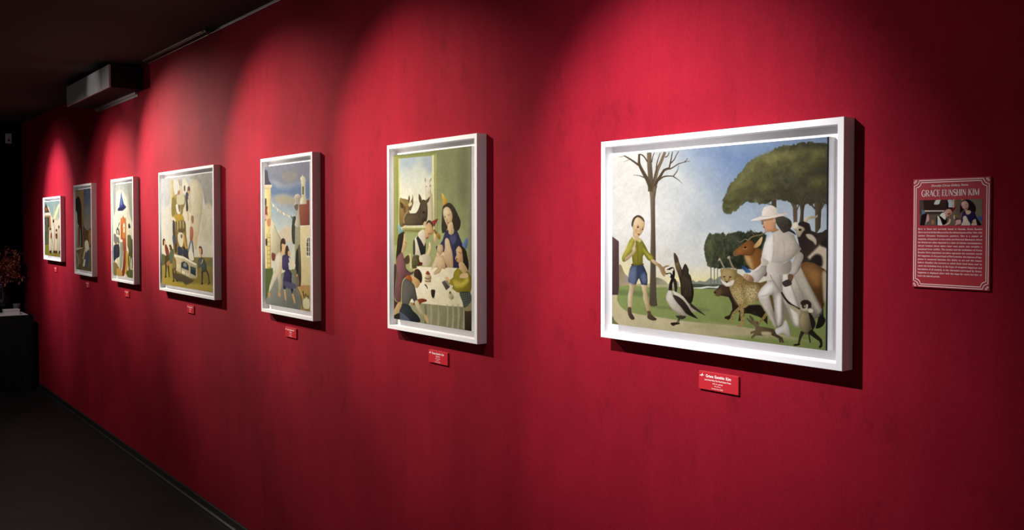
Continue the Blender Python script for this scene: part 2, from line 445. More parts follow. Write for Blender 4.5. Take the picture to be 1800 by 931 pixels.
PICTURES = {
 1: [
  ('e2e1d8','b4bfc6',(600,920,1680,1320),0.6,None,(0.18,120,1.6),0,'-40 -40 2673 -40 2673 1848 -40 1848'),
  ('7c93b6',0,None,75,None,None,1,'1200 1900 1360 1600 1600 1400 1880 1320 2080 1440 2320 1640 2760 1700 2760 1900'),
  ('b3c0cb',0,None,30,None,None,1,'1600 1200 1920 1160 2560 1200 2720 920 2240 760 1720 880'),
  ('e2dcc6','d9d5c4',None,45,None,(0.3,90,2),1,'-120 -40 -120 800 640 720 1680 760 2760 720 2760 -40'),
  ('ece0a8',0,None,26,None,None,1,'480 280 960 600 1600 600 2080 560 2080 240'),
  ('e8dfb0',0,None,22,None,None,1,'-80 400 160 660 400 640 600 360'),
  ('e9e8e2',0,None,40,None,None,1,'80 1200 560 1320 880 1160 640 920 160 880'),
  ('d6d8d2',0,None,30,None,None,1,'960 800 1320 960 1680 880 1600 680 1040 640'),
  ('c6d0d4',0,None,35,None,None,1,'1680 800 2000 1040 2560 1080 2600 680 1880 600'),
  ('8d9386','9aa08f',None,0.8,None,None,1,'1130 525 1177 510 1223 526 1291 521 1359 559 1404 540 1448 568 1514 589 1579 566 1728 591 1729 473 1107 435'),
  ('565c4c','4a5044',None,1,None,None,1,'1113 480 1200 494 1314 491 1426 502 1580 498 1728 515 1729 456 1114 418'),
  ('dfe2dc',0,None,0.6,None,None,1,'1142 453 1235 462 1315 476 1405 477 1493 493 1580 489 1580 472 1405 455 1292 441 1154 438'),
  ('66705a',0,None,0.8,None,None,1,'1252 444 1337 465 1449 466 1580 468 1580 442 1270 427'),
  ('a7ab9c',0,None,1,None,None,1,'879 485 940 506 958 462 892 431'),
  ('93a067','8a955c',(108,425,1871,57),0.8,None,(0.25,40,3),0,'-88 418 132 431 345 437 640 431 899 453 1208 449 1594 457 2210 488 2684 511 2689 -59 -79 -225'),
  ('978a72','b3a58a',(105,635,263,451),0.7,None,None,1,'105 627 141 633 178 571 214 535 274 493 275 439 108 429'),
  ('a59a93',0,None,1,None,None,1,'179 513 226 532 257 475 203 464'),
  ('8c8a72','a9a68c',(638,528,727,452),0.7,None,None,1,'605 524 649 531 710 523 781 495 814 469 899 453 857 428 617 458'),
  ('b9b488',0,None,1,None,None,1,'345 443 482 463 639 459 814 463 814 451 640 427 345 430'),
  ('7c8a5a',0,None,3,None,None,1,'-88 371 109 376 346 381 540 377 541 324 346 323 110 320 -87 312'),
  ('76835a',0,None,4,None,None,1,'576 229 1006 250 1309 258 1290 234 795 222'),
  ('cfc49f','b9ae8a',(112,131,1599,29),1.2,None,(0.25,30,3),0,'-87 307 79 318 76 263 123 199 232 149 384 137 644 130 1008 118 1311 118 1690 127 2045 106 2535 63 2537 -145 -80 -140'),
  ('7c8356',0,None,1.5,None,None,1,'-84 90 9 81 41 41 102 4 66 -16 -82 -12'),
  ('99a069','8a965c',(1294,-17,2116,-109),7,None,None,1,'671 -129 1195 -73 1488 -5 1765 38 1995 54 2749 66 2750 -132 673 -281'),
  ('b4ad86','a9a67a',None,7,None,None,1,'1292 119 1486 122 1719 114 1609 66 1352 64 1093 55'),
  ('857660','5d5548',(561,1110,633,1105),0.5,None,None,0,'549 1407 560 1337 565 1232 571 1083 569 918 565 804 565 630 558 455 552 254 570 234 618 231 666 245 653 331 643 590 640 806 631 1083 629 1231 630 1335 645 1422 660 1465 609 1440 566 1459'),
  ('857660','6a5f50',(515,1723,587,1711),0.5,None,None,0,'602 1405 602 1450 601 1510 596 1574 589 1634 583 1680 578 1721 576 1769 575 1807 512 1811 511 1773 512 1723 515 1680 520 1634 526 1573 530 1512 529 1453 527 1408'),
  ('5f5342','857660',(624,1631,672,1620),0.5,None,None,0,'622 1400 635 1450 653 1513 664 1562 677 1606 699 1646 725 1689 756 1745 780 1791 747 1802 720 1758 687 1703 658 1662 631 1619 613 1572 598 1523 578 1462 561 1412'),
  ('5f5342',0,None,0.5,None,None,0,'595 1448 572 1487 541 1538 505 1585 469 1628 443 1663 424 1692 418 1714 416 1737 415 1771 414 1799 387 1801 384 1773 382 1739 380 1714 385 1686 403 1652 428 1614 460 1569 493 1523 520 1473 538 1434'),
  ('5f5342',0,None,0.5,None,None,0,'420 1684 378 1707 324 1736 276 1760 233 1780 200 1793 179 1799 173 1790 192 1782 222 1768 263 1747 309 1721 361 1691 401 1667'),
  ('8d8573',0,None,0.5,None,None,0,'174 1796 157 1792 137 1788 119 1790 105 1793 104 1790 118 1786 138 1783 160 1786 178 1789'),
  ('8d8573',0,None,0.5,None,None,0,'264 1753 242 1749 214 1743 185 1735 163 1729 165 1726 188 1732 216 1738 245 1743 267 1746'),
  ('5f5342',0,None,0.5,None,None,0,'401 1789 416 1788 436 1783 456 1770 476 1752 495 1730 509 1711 526 1717 511 1736 491 1759 469 1779 445 1794 419 1800 401 1802'),
  ('5f5342',0,None,0.5,None,None,0,'502 1550 477 1558 446 1568 421 1575 394 1580 353 1585 319 1588 318 1584 353 1580 393 1574 418 1567 441 1559 471 1548 495 1539'),
  ('5f5342',0,None,0.5,None,None,0,'645 1451 656 1473 672 1501 696 1530 723 1559 744 1587 764 1607 797 1616 827 1620 820 1642 787 1638 744 1627 716 1602 693 1574 665 1545 639 1515 619 1485 607 1463'),
  ('5f5342',0,None,0.5,None,None,0,'829 1620 835 1646 844 1679 851 1709 858 1739 864 1770 867 1794 857 1796 851 1772 844 1742 835 1713 825 1683 815 1650 807 1625'),
  ('5f5342',0,None,0.5,None,None,0,'841 1672 864 1688 891 1709 906 1731 918 1752 936 1775 950 1793 944 1796 928 1779 909 1756 895 1735 880 1716 852 1697 828 1682'),
  ('5f5342',0,None,0.5,None,None,0,'828 1616 852 1624 885 1636 918 1652 951 1667 985 1672 1018 1678 1048 1697 1068 1714 1063 1718 1042 1701 1013 1684 982 1680 946 1676 910 1661 877 1646 844 1635 820 1628'),
  ('5f5342',0,None,0.5,None,None,0,'1017 1676 1037 1680 1061 1685 1082 1684 1099 1682 1099 1685 1082 1688 1060 1690 1034 1687 1014 1683'),
  ('5f5342',0,None,0.5,None,None,0,'682 1509 705 1524 737 1540 768 1546 802 1548 843 1547 876 1544 877 1554 844 1558 801 1561 763 1560 727 1554 691 1538 665 1524'),
  ('5f5342',0,None,0.5,None,None,0,'882 1546 902 1566 926 1590 937 1608 943 1625 947 1644 948 1659 945 1659 942 1645 937 1626 929 1611 917 1595 893 1572 871 1553'),
  ('5f5342',0,None,0.5,None,None,0,'873 1542 896 1531 925 1517 947 1504 965 1492 981 1480 992 1471 995 1472 985 1482 970 1495 952 1509 931 1523 903 1539 880 1551'),
  ('5f5342',0,None,0.5,None,None,0,'654 1603 654 1630 656 1663 661 1692 671 1723 688 1762 703 1795 695 1797 678 1765 658 1726 647 1695 639 1666 635 1631 633 1605'),
  ('5f5342',0,None,0.5,None,None,0,'588 1701 592 1724 598 1753 610 1779 620 1799 611 1802 600 1782 587 1756 579 1727 574 1704'),
  ('5f5342',0,None,0.5,None,None,0,'767 1739 783 1743 804 1753 817 1773 826 1792 817 1795 807 1777 794 1759 777 1753 761 1751'),
  ('6e5957','5d4a4b',(-1,871,102,848),0.5,None,None,0,'-21 949 0 943 102 890 108 401 91 319 -12 313'),
  ('e6d6b4','b59c78',(253,309,329,306),0.6,(0.1,6),None,1,'269 459 356 447 340 397 317 338 312 280 296 196 249 192 238 258 243 325 261 392'),
  ('e8d8b4','b89e76',(456,322,541,328),0.6,(0.1,6),None,1,'437 448 517 448 515 391 529 343 550 272 565 180 520 176 491 243 464 307 461 363 443 411'),
  ('6b5a4c','4e4238',(243,142,326,99),0.5,None,None,1,'245 196 290 195 296 146 338 96 332 75 291 73 262 94 241 133'),
  ('6b5a48','4c4032',(532,165,644,94),0.5,None,None,1,'522 176 571 180 577 157 610 131 653 111 644 94 600 87 544 97 523 116 532 149'),
  ('59627a','414a62',(261,558,459,543),0.6,(0.18,5),None,0,'301 651 457 661 492 610 521 562 527 489 522 445 483 446 437 448 416 492 402 512 385 490 362 444 310 449 245 466 256 542 272 609'),
  ('6f7990',0,None,5,None,None,1,'273 600 354 620 345 455 257 475'),
  ('66708a',0,None,5,None,None,1,'427 533 481 569 516 489 460 461'),
  ('3d455a',0,None,1,None,None,0,'384 646 383 609 383 564 388 532 393 511 399 512 395 533 391 565 392 609 393 647'),
  ('5a4a34',0,None,0.5,None,None,1,'307 660 457 667 459 653 307 643'),
  ('a8a248','7f7a34',(222,876,491,693),0.6,(0.22,5),None,0,'298 935 347 904 409 930 436 918 489 856 542 782 616 735 612 710 570 690 526 707 473 762 456 736 457 672 440 650 315 645 305 699 296 750 241 748 205 715 192 673 160 678 149 713 168 752 222 818 258 896'),
  ('bdb65c',0,None,5,None,None,1,'231 850 285 903 303 865 259 800 214 747 169 714 182 766'),
  ('8a8438',0,None,7,None,None,1,'348 878 384 873 404 690 351 669'),
  ('b0a950',0,None,5,None,None,1,'464 818 525 782 595 734 561 708 490 775'),
  ('6f6a2c',0,None,1,None,None,0,'371 891 375 863 381 816 385 735 387 664 394 664 392 735 388 816 382 863 378 892'),
  ('b7b055',0,None,1,None,None,1,'298 941 334 903 285 877 276 902'),
  ('c6c080',0,None,1,None,None,1,'409 930 436 912 419 886 383 898'),
  ('e2cfae','b3966e',(259,774,296,712),0.6,(0.2,4),None,1,'201 721 286 775 304 801 299 820 321 846 334 878 348 885 357 866 348 840 360 802 349 777 314 750 260 710 201 680 192 695'),
  ('d9c4a0',0,None,0.5,None,None,0,'353 879 350 890 348 904 349 914 351 922 343 923 341 915 338 904 340 889 343 878'),
  ('d8c19b','a98c66',(612,710,664,650),0.6,(0.15,4),None,1,'569 702 603 716 664 681 706 664 740 641 785 658 831 654 773 636 765 611 786 575 766 574 732 603 689 639 630 667'),
  ('d8c19b','b3966f',(592,687,681,618),0.5,(0.15,3),None,1,'575 698 614 712 681 666 725 640 779 644 741 624 736 612 772 554 748 549 717 579 681 634 615 667'),
  ('e8d3ae','cfae82',(327,1081,470,994),0.5,(0.16,4),None,1,'296 1068 300 1113 326 1148 380 1165 433 1154 473 1126 484 1076 470 1025 444 981 409 949 374 933 338 929 311 954 315 1005'),
  ('d0b48a',0,None,1,None,None,1,'327 954 383 942 405 930 374 898 343 916'),
  ('4d4238','6a5d4c',None,0.7,None,(0.4,4,1),1,'294 1049 293 1088 318 1135 371 1165 424 1160 468 1129 483 1094 460 1107 424 1132 380 1145 345 1126 323 1088 310 1049'),
  ('d9bd92',0,None,0.5,None,None,1,'338 1050 336 1038 330 1031 322 1031 316 1038 313 1049 316 1061 322 1068 329 1068 336 1061'),
  ('4a382a',0,None,0.6,None,None,1,'372 1043 390 1053 401 1040 381 1031'),
  ('4a382a',0,None,0.6,None,None,1,'442 1019 456 1028 463 1019 448 1011'),
  ('8b6b4c',0,None,0.8,None,None,0,'369 1054 379 1059 390 1062 399 1059 407 1055 409 1057 401 1062 390 1065 377 1062 366 1058'),
  ('8b6b4c',0,None,0.8,None,None,0,'440 1033 448 1037 456 1039 463 1036 468 1032 471 1034 465 1038 456 1042 446 1040 437 1036'),
  ('b98f68',0,None,1.2,None,None,0,'411 1037 415 1025 418 1013 412 1006 406 1001 411 998 418 1003 425 1012 423 1026 419 1038'),
  ('8a4f3e',0,None,0.6,None,None,1,'382 977 404 973 418 974 402 958 387 964'),
  ('d6ab80',0,None,3,None,None,1,'337 1024 382 1018 382 987 346 980'),
  ('8a755c','4f4234',(913,677,1017,591),0.5,(0.25,4),None,1,'894 785 930 755 955 706 974 666 992 631 1013 564 1030 475 1016 394 983 383 974 481 945 570 911 641 895 704'),
  ('55473a',0,None,1,None,None,1,'888 785 930 759 952 706 913 686 895 704'),
  ('4a4136','332c25',(999,590,1131,419),0.6,(0.2,4),(0.35,8,0.5),1,'1039 684 1082 630 1082 594 1112 560 1130 490 1149 420 1138 339 1109 293 1062 307 1014 349 983 374 1013 429 1014 519 993 599 1004 636'),
  ('6d6152',0,None,0.8,None,None,0,'1006 564 1013 516 1020 457 1018 401 1014 358 1018 358 1022 401 1024 457 1018 517 1011 564'),
  ('6d6152',0,None,0.8,None,None,0,'1026 556 1032 513 1038 458 1036 402 1032 359 1036 359 1040 402 1042 458 1036 513 1030 556'),
  ('6d6152',0,None,0.8,None,None,0,'1045 548 1050 509 1056 459 1053 404 1050 360 1053 360 1057 404 1060 459 1055 510 1049 548'),
  ('6d6152',0,None,0.8,None,None,0,'1064 540 1069 506 1073 460 1071 406 1068 361 1071 361 1075 406 1077 460 1073 506 1068 540'),
  ('6d6152',0,None,0.8,None,None,0,'1083 532 1087 502 1091 461 1089 407 1085 363 1089 363 1093 407 1095 461 1092 503 1087 532'),
  ('6d6152',0,None,0.8,None,None,0,'1102 524 1106 499 1109 462 1106 409 1103 364 1107 364 1110 409 1113 462 1110 499 1106 524'),
  ('3c352e',0,None,0.6,None,None,1,'878 530 915 523 934 470 929 406 905 396 892 458'),
  ('d8d0bf','a99f8c',(941,371,1098,221),0.8,None,None,1,'868 407 941 389 1014 358 1098 283 1180 236 1169 217 1098 216 1014 286 917 351'),
  ('463d33',0,None,0.6,None,None,1,'1097 305 1180 263 1295 197 1261 203 1180 232 1110 266'),
  ('e4ddcf','b2a896',(807,344,1015,214),0.7,(0.2,4),None,1,'818 413 862 402 880 367 967 282 1015 232 1051 190 1087 189 1063 169 992 167 944 186 858 229 801 289 780 342'),
  ('4c4339','2f2924',(893,350,1110,186),0.6,None,None,1,'874 362 929 361 1002 330 1062 280 1122 214 1201 158 1181 157 1111 173 1051 195 991 248 918 306'),
  ('2c2825',0,None,0.6,None,None,0,'868 411 867 438 870 472 882 503 897 536 903 568 904 595 897 618 890 633 864 627 868 613 871 593 868 570 860 542 844 511 827 476 821 438 818 409'),
  ('2a2623',0,None,0.5,None,None,1,'789 615 822 630 853 643 883 641 896 622 887 599 865 612 828 614'),
  ('d9d3c4',0,None,0.5,None,None,1,'841 618 877 632 885 614 863 602'),
  ('2a2623',0,None,0.5,None,None,1,'767 569 810 583 847 585 868 562 864 520 835 546 810 565'),
  ('d9d3c4',0,None,0.6,None,None,1,'804 570 839 576 844 551 823 550'),
  ('3a3128',0,None,0.5,None,None,0,'956 165 952 149 945 129 933 108 922 91 931 88 943 105 956 127 963 148 968 164'),
  ('3a3128',0,None,0.5,None,None,0,'977 172 968 148 957 121 950 103 946 92 956 91 961 102 968 119 979 146 988 170'),
  ('3c3329',0,None,0.6,None,None,1,'850 83 908 95 969 93 963 82 915 70 884 57 854 67'),
  ('4b4238',0,None,1,None,None,1,'920 161 980 166 1046 167 1040 149 992 131 932 144'),
  ('777466',0,None,0.5,None,None,0,'1356 673 1361 481 1370 482 1367 673'),
  ('777466',0,None,0.5,None,None,0,'1398 674 1402 484 1411 484 1408 675'),
  ('777466',0,None,0.5,None,None,0,'1437 676 1441 486 1450 486 1447 676'),
  ('777466',0,None,0.5,None,None,0,'1482 678 1487 488 1495 489 1492 678'),
  ('777466',0,None,0.5,None,None,0,'1554 681 1558 493 1567 493 1564 681'),
  ('777466',0,None,0.5,None,None,0,'1621 683 1626 497 1634 497 1631 684'),
  ('777466',0,None,0.5,None,None,0,'1664 685 1669 499 1677 500 1674 686'),
  ('5c6048','33382b',(1313,902,1700,687),1.2,None,(0.9,10,1),0,'1272 843 1296 915 1329 973 1345 992 1378 974 1427 987 1484 984 1512 997 1540 966 1564 985 1635 999 1697 1006 1774 994 1819 1016 1872 998 1947 999 1998 976 2001 675 1777 653 1669 661 1559 662 1463 652 1365 654 1324 671 1302 722'),
  ('6a6c50','4a4f3c',None,2,None,(0.9,9,1),1,'1280 869 1329 954 1371 903 1356 775 1365 673 1307 728'),
  ('575c45','3f4433',None,4,None,(0.9,8,1),1,'1403 955 1484 962 1509 843 1479 716 1414 726'),
  ('545a46','3c4233',None,4,None,(0.9,8,1),1,'1556 951 1666 977 1729 910 1667 847 1581 832'),
  ('55493c',0,None,0.6,None,None,1,'2059 1333 2101 1333 2106 1289 2102 1168 2061 1168'),
  ('6a5c4c',0,None,0.6,None,None,1,'2281 1235 2321 1235 2323 1038 2293 1038'),
  ('6a5b49','4c4236',(2347,1149,2387,1149),0.6,None,None,1,'2336 1285 2405 1284 2391 1183 2383 1039 2343 1038 2357 1183'),
  ('6c5e4d','4e4539',(2503,1149,2561,1149),0.6,None,None,0,'2483 1283 2588 1281 2565 1215 2557 1040 2505 974 2503 1199'),
  ('5e5446',0,None,0.5,None,None,0,'2428 1281 2440 1262 2457 1237 2481 1212 2501 1193 2515 1205 2494 1223 2471 1245 2453 1268 2440 1286'),
  ('5e5446',0,None,0.5,None,None,0,'2602 1276 2591 1262 2577 1243 2563 1221 2552 1202 2569 1195 2579 1214 2591 1236 2603 1255 2613 1269'),
  ('665a4a',0,None,0.5,None,None,0,'2231 1284 2244 1270 2260 1249 2276 1221 2288 1197 2305 1204 2290 1227 2272 1255 2253 1276 2239 1290'),
  ('665a4a',0,None,0.5,None,None,0,'2341 1253 2334 1238 2326 1219 2317 1200 2310 1186 2323 1181 2329 1196 2337 1216 2345 1235 2351 1250'),
  ('6f7050','4b4a38',(1852,1640,2174,1288),1.0,None,(0.9,16,1.5),0,'1500 1207 1505 1299 1556 1390 1585 1453 1664 1505 1731 1574 1786 1626 1873 1675 1938 1698 2013 1702 2097 1750 2169 1767 2271 1765 2371 1779 2469 1773 2565 1767 2650 1745 2654 1231 2607 1239 2522 1274 2474 1233 2415 1242 2316 1235 2256 1261 2194 1279 2132 1289 2091 1307 2049 1273 1964 1247 1878 1266 1790 1272 1723 1250 1667 1206 1599 1175 1542 1172'),
  ('8b895c','6b6a48',None,9,None,(0.9,14,1.4),0,'1917 1672 2065 1717 2271 1705 2469 1727 2613 1710 2604 1619 2372 1597 2221 1639 2004 1562 1831 1525 1687 1440 1586 1334 1562 1371 1676 1486 1797 1598'),
  ('9a9660','7a7850',None,8,None,(0.9,11,1.4),1,'1981 1686 2128 1696 2292 1678 2272 1628 2129 1644 2003 1615'),
  ('6e7048','4d4f38',None,6,None,(0.9,10,1.2),1,'1517 1299 1608 1370 1733 1331 1667 1224 1553 1179 1512 1225'),
  ('47432f','5c5840',None,9,None,(0.9,11,1.2),1,'1930 1433 2068 1464 2224 1390 2204 1313 2069 1324 1942 1292 1899 1346'),
  ('4b4636','5d5844',None,9,None,(0.9,11,1.2),1,'2274 1440 2452 1459 2643 1453 2645 1247 2521 1282 2415 1267 2306 1286'),
  ('7b794f','55533a',(1750,1451,1796,1353),12,None,(0.5,7,1),1,'1865 1400 1849 1369 1805 1350 1750 1351 1705 1372 1688 1404 1705 1436 1749 1454 1804 1452 1848 1431'),
  ('7b794f','55533a',(1888,1598,1938,1500),12,None,(0.5,7,1),1,'2014 1545 1997 1514 1949 1497 1888 1499 1839 1520 1820 1552 1838 1583 1887 1600 1948 1598 1996 1576'),
  ('7b794f','55533a',(2003,1558,2041,1478),12,None,(0.5,7,1),1,'2099 1515 2085 1490 2049 1475 2003 1477 1965 1494 1951 1521 1965 1546 2002 1560 2048 1558 2085 1541'),
  ('7b794f','55533a',(1812,1486,1846,1405),12,None,(0.5,7,1),1,'1898 1443 1885 1417 1853 1402 1812 1403 1779 1420 1766 1447 1778 1473 1811 1488 1852 1487 1885 1469'),
  ('7b794f','55533a',(1664,1428,1704,1345),12,None,(0.5,7,1),1,'1766 1384 1752 1358 1713 1343 1664 1344 1624 1361 1608 1388 1623 1415 1663 1430 1712 1429 1751 1411'),
  ('7b794f','55533a',(1979,1444,2023,1348),12,None,(0.5,7,1),1,'2090 1394 2074 1363 2032 1345 1980 1346 1936 1367 1920 1398 1936 1429 1979 1447 2031 1445 2073 1425'),
  ('7b794f','55533a',(2191,1627,2243,1532),12,None,(0.5,7,1),1,'2323 1574 2304 1545 2254 1529 2191 1531 2139 1552 2119 1584 2139 1613 2190 1629 2253 1626 2304 1605'),
  ('7b794f','55533a',(2343,1584,2393,1476),12,None,(0.5,7,1),1,'2471 1526 2453 1492 2404 1472 2343 1475 2293 1498 2273 1534 2292 1568 2342 1588 2403 1585 2452 1561'),
  ('7b794f','55533a',(2489,1661,2538,1554),12,None,(0.5,7,1),1,'2614 1602 2596 1569 2549 1550 2489 1553 2440 1576 2421 1612 2440 1646 2488 1664 2548 1661 2595 1637'),
  ('7b794f','55533a',(2523,1460,2567,1369),12,None,(0.5,7,1),1,'2634 1412 2618 1383 2576 1367 2523 1368 2479 1387 2462 1417 2479 1446 2522 1463 2575 1461 2618 1442'),
  ('7b794f','55533a',(1611,1348,1646,1282),12,None,(0.5,7,1),1,'1700 1314 1687 1293 1653 1280 1611 1281 1577 1295 1563 1316 1576 1338 1610 1350 1653 1349 1687 1335'),
  ('7b794f','55533a',(2104,1654,2146,1582),12,None,(0.5,7,1),1,'2211 1614 2196 1592 2155 1580 2104 1582 2062 1598 2045 1622 2061 1644 2103 1656 2154 1654 2196 1637'),
  ('7b794f','55533a',(1898,1652,1931,1587),12,None,(0.5,7,1),1,'1982 1616 1970 1596 1938 1585 1898 1586 1865 1601 1852 1622 1864 1643 1897 1654 1937 1652 1969 1637'),
  ('7b794f','55533a',(2325,1697,2370,1619),12,None,(0.5,7,1),1,'2441 1653 2424 1629 2380 1616 2325 1619 2279 1637 2262 1663 2279 1687 2324 1700 2379 1697 2424 1679'),
  ('5f5442',0,None,1,None,None,0,'2077 1293 2067 1305 2053 1319 2034 1330 2018 1337 2015 1332 2029 1324 2044 1313 2055 1299 2063 1286'),
  ('5f5442',0,None,1,None,None,0,'2099 1286 2105 1303 2115 1320 2130 1326 2143 1329 2142 1334 2127 1333 2107 1327 2093 1309 2083 1292'),
  ('5f5442',0,None,1,None,None,0,'2368 1245 2356 1269 2340 1296 2322 1312 2307 1322 2303 1318 2316 1307 2331 1291 2344 1264 2354 1240'),
  ('5f5442',0,None,1,None,None,0,'2388 1240 2397 1268 2409 1298 2428 1314 2445 1323 2442 1328 2423 1320 2400 1304 2384 1272 2373 1244'),
  ('5f5442',0,None,1,None,None,0,'2374 1267 2373 1291 2370 1319 2359 1340 2348 1354 2342 1352 2351 1337 2360 1318 2360 1291 2358 1268'),
  ('5f5442',0,None,1,None,None,0,'2539 1217 2530 1244 2517 1276 2494 1297 2475 1310 2471 1306 2488 1292 2507 1272 2518 1241 2524 1214'),
  ('5f5442',0,None,1,None,None,0,'2544 1213 2556 1244 2574 1279 2593 1299 2609 1312 2605 1316 2587 1304 2565 1284 2545 1249 2529 1218'),
  ('5f5442',0,None,1,None,None,0,'2089 1290 2085 1311 2080 1334 2076 1345 2072 1351 2066 1350 2067 1344 2069 1333 2071 1310 2072 1289'),
  ('565038',0,None,0.8,None,None,0,'2060 1249 2040 1252 2007 1258 1950 1270 1900 1280 1899 1278 1949 1266 2006 1254 2039 1247 2059 1244'),
  ('565038',0,None,0.8,None,None,0,'2060 1249 2015 1256 1965 1267 1938 1281 1922 1293 1920 1291 1935 1278 1963 1263 2014 1252 2059 1244'),
  ('565038',0,None,0.8,None,None,0,'2112 1286 2136 1291 2163 1295 2187 1291 2204 1286 2205 1289 2188 1294 2163 1299 2134 1296 2111 1291'),
  ('3b322d','4b4039',(2397,965,2568,823),0.8,None,(0.3,10,1),0,'2310 1023 2344 1090 2396 1097 2448 1076 2465 1017 2525 996 2575 1004 2607 1026 2636 1019 2641 466 2402 450 2366 646 2346 890'),
  ('d5c3ab','bfae98',None,3,None,None,0,'2433 789 2484 835 2551 895 2638 868 2642 430 2570 606 2468 747'),
  ('3a312c',0,None,3,None,None,1,'2559 895 2583 939 2637 940 2638 868 2592 881'),
  ('352d29',0,None,3,None,None,1,'2451 761 2509 814 2568 801 2581 729 2552 706 2485 733 2443 724'),
  ('c9baa2','8e8170',None,1.5,None,None,1,'2432 951 2414 987 2474 981 2517 938 2513 894 2483 922'),
  ('d9cbb2','a99880',(2292,1053,2389,987),0.8,(0.15,4),None,1,'2270 1060 2301 1086 2344 1079 2388 1061 2401 1024 2380 1001 2354 964 2328 964 2310 1016 2284 1030'),
  ('3a302b',0,None,1,None,None,1,'2332 1068 2388 1094 2448 1068 2457 1010 2414 987 2397 1039'),
  ('e3d8c4',0,None,1,None,None,1,'2270 1060 2292 1086 2327 1086 2327 1045 2284 1034'),
  ('2a211c',0,None,0.5,None,None,1,'2369 1024 2366 1017 2359 1014 2349 1013 2341 1017 2338 1023 2341 1029 2349 1033 2358 1033 2366 1030'),
  ('d8cdb2','b2a488',(2413,1134,2447,1105),0.6,None,None,1,'2396 1097 2413 1134 2456 1142 2498 1138 2527 1152 2523 1130 2481 1120 2439 1112 2426 1090'),
  ('8a6740','5e4328',(2406,678,2600,481),1,(0.15,8),None,1,'2366 727 2444 747 2541 717 2627 663 2637 549 2610 457 2587 356 2544 361 2486 448 2407 552 2357 659'),
  ('9c7548',0,None,8,None,None,1,'2406 678 2484 698 2561 652 2542 551 2485 565'),
  ('c2b293','7d6a50',None,3,None,None,1,'2580 661 2627 647 2628 507 2601 406 2586 480'),
  ('2b2622',0,None,0.6,None,None,1,'2549 320 2587 358 2594 291 2612 259 2588 208 2546 183 2517 184 2536 244'),
  ('a87a48','7a532e',(1792,727,1964,746),0.8,(0.12,8),None,1,'1761 788 1837 790 1889 852 1949 836 2001 735 2002 603 1883 645 1823 673 1777 727'),
  ('bf9f72',0,None,5,None,None,1,'1761 781 1814 777 1853 693 1846 662 1792 715'),
  ('a4703f','7c5230',(1699,848,1852,797),0.6,(0.18,6),None,1,'1629 784 1637 818 1683 853 1737 889 1790 921 1809 927 1850 913 1888 877 1874 828 1837 790 1776 785 1699 789 1657 775'),
  ('7d6046',0,None,2,None,None,1,'1633 815 1668 822 1691 798 1657 777 1631 784'),
  ('bb9560','d8b986',(1873,864,1940,932),0.6,None,None,1,'1862 870 1888 901 1948 957 1958 939 1940 890 1903 862 1874 855'),
  ('2a2018',0,None,0.5,None,None,1,'1781 858 1779 853 1771 849 1761 849 1754 852 1751 857 1754 862 1761 865 1771 866 1778 863'),
  ('cdb188',0,None,0.8,None,None,0,'1745 847 1755 844 1768 843 1780 848 1788 854 1786 856 1778 851 1767 846 1756 848 1747 851'),
  ('8a7452',0,None,0.5,None,None,0,'1808 920 1817 931 1832 944 1850 952 1874 960 1911 966 1949 974 1980 986 2000 997 1996 1003 1975 993 1946 982 1908 976 1871 970 1844 963 1823 954 1806 939 1794 928'),
  ('9a937f',0,None,0.5,None,None,0,'1800 926 1786 934 1766 938 1746 928 1727 915 1712 909 1698 908 1685 915 1676 922 1673 921 1683 912 1697 905 1713 906 1730 911 1749 924 1767 933 1783 928 1795 921'),
  ('6e6552',0,None,0.5,None,None,0,'1875 967 1865 976 1852 988 1839 999 1829 1011 1826 1023 1825 1032 1821 1031 1821 1022 1825 1009 1835 997 1847 984 1860 972 1870 963'),
  ('6e6552',0,None,0.5,None,None,0,'1898 976 1888 986 1878 999 1873 1012 1870 1023 1867 1022 1869 1012 1874 998 1883 984 1892 973'),
  ('33507c','54729a',(1739,682,1808,636),0.7,None,None,1,'1727 688 1747 685 1793 666 1846 634 1831 628 1778 625 1762 640 1731 669'),
  ('40342a','5c4a39',(1578,330,1445,425),0.7,(0.15,6),(0.25,6,1),0,'1401 429 1435 454 1472 494 1539 512 1605 472 1670 410 1744 313 1870 265 1992 289 2017 277 2018 170 1941 228 1817 253 1763 249 1746 182 1691 173 1708 252 1662 277 1617 207 1580 175 1528 185 1533 200 1589 220 1621 274 1615 332 1578 389 1483 397 1435 390'),
  ('2f2721',0,None,2,None,None,1,'1780 315 1887 338 1957 329 1993 246 1941 228 1888 266 1799 259'),
  ('6b563f',0,None,3,None,None,1,'1401 426 1435 450 1482 457 1492 413 1464 392 1426 394'),
  ('241c17',0,None,0.5,None,None,1,'1425 422 1423 417 1417 414 1410 414 1404 416 1402 421 1404 425 1410 428 1417 429 1423 426'),
  ('b6a06a','8a7346',(1670,410,1867,581),0.7,(0.16,6),None,0,'1668 622 1732 596 1814 549 1938 542 2014 567 2042 449 1931 384 1851 353 1807 354 1798 317 1744 291 1690 265 1635 216 1627 142 1608 155 1603 206 1621 244 1699 309 1671 351 1624 399 1586 471'),
  ('c4b27e',0,None,7,None,None,1,'1623 451 1706 478 1743 378 1689 338 1643 393'),
  ('c9b988',0,None,8,None,None,1,'1779 482 1885 510 1913 426 1851 364 1789 381'),
  ('a5905e',0,None,0.6,None,None,0,'1714 289 1714 260 1715 222 1721 191 1724 167 1717 153 1707 143 1731 129 1744 142 1758 166 1757 196 1753 227 1754 262 1756 291'),
  ('a5905e',0,None,0.6,None,None,1,'1678 128 1710 142 1755 153 1755 139 1719 121 1682 121'),
  ('9a8450',0,None,0.6,None,None,0,'2003 284 1981 255 1956 222 1937 200 1924 186 1941 175 1957 188 1979 209 2007 242 2031 269'),
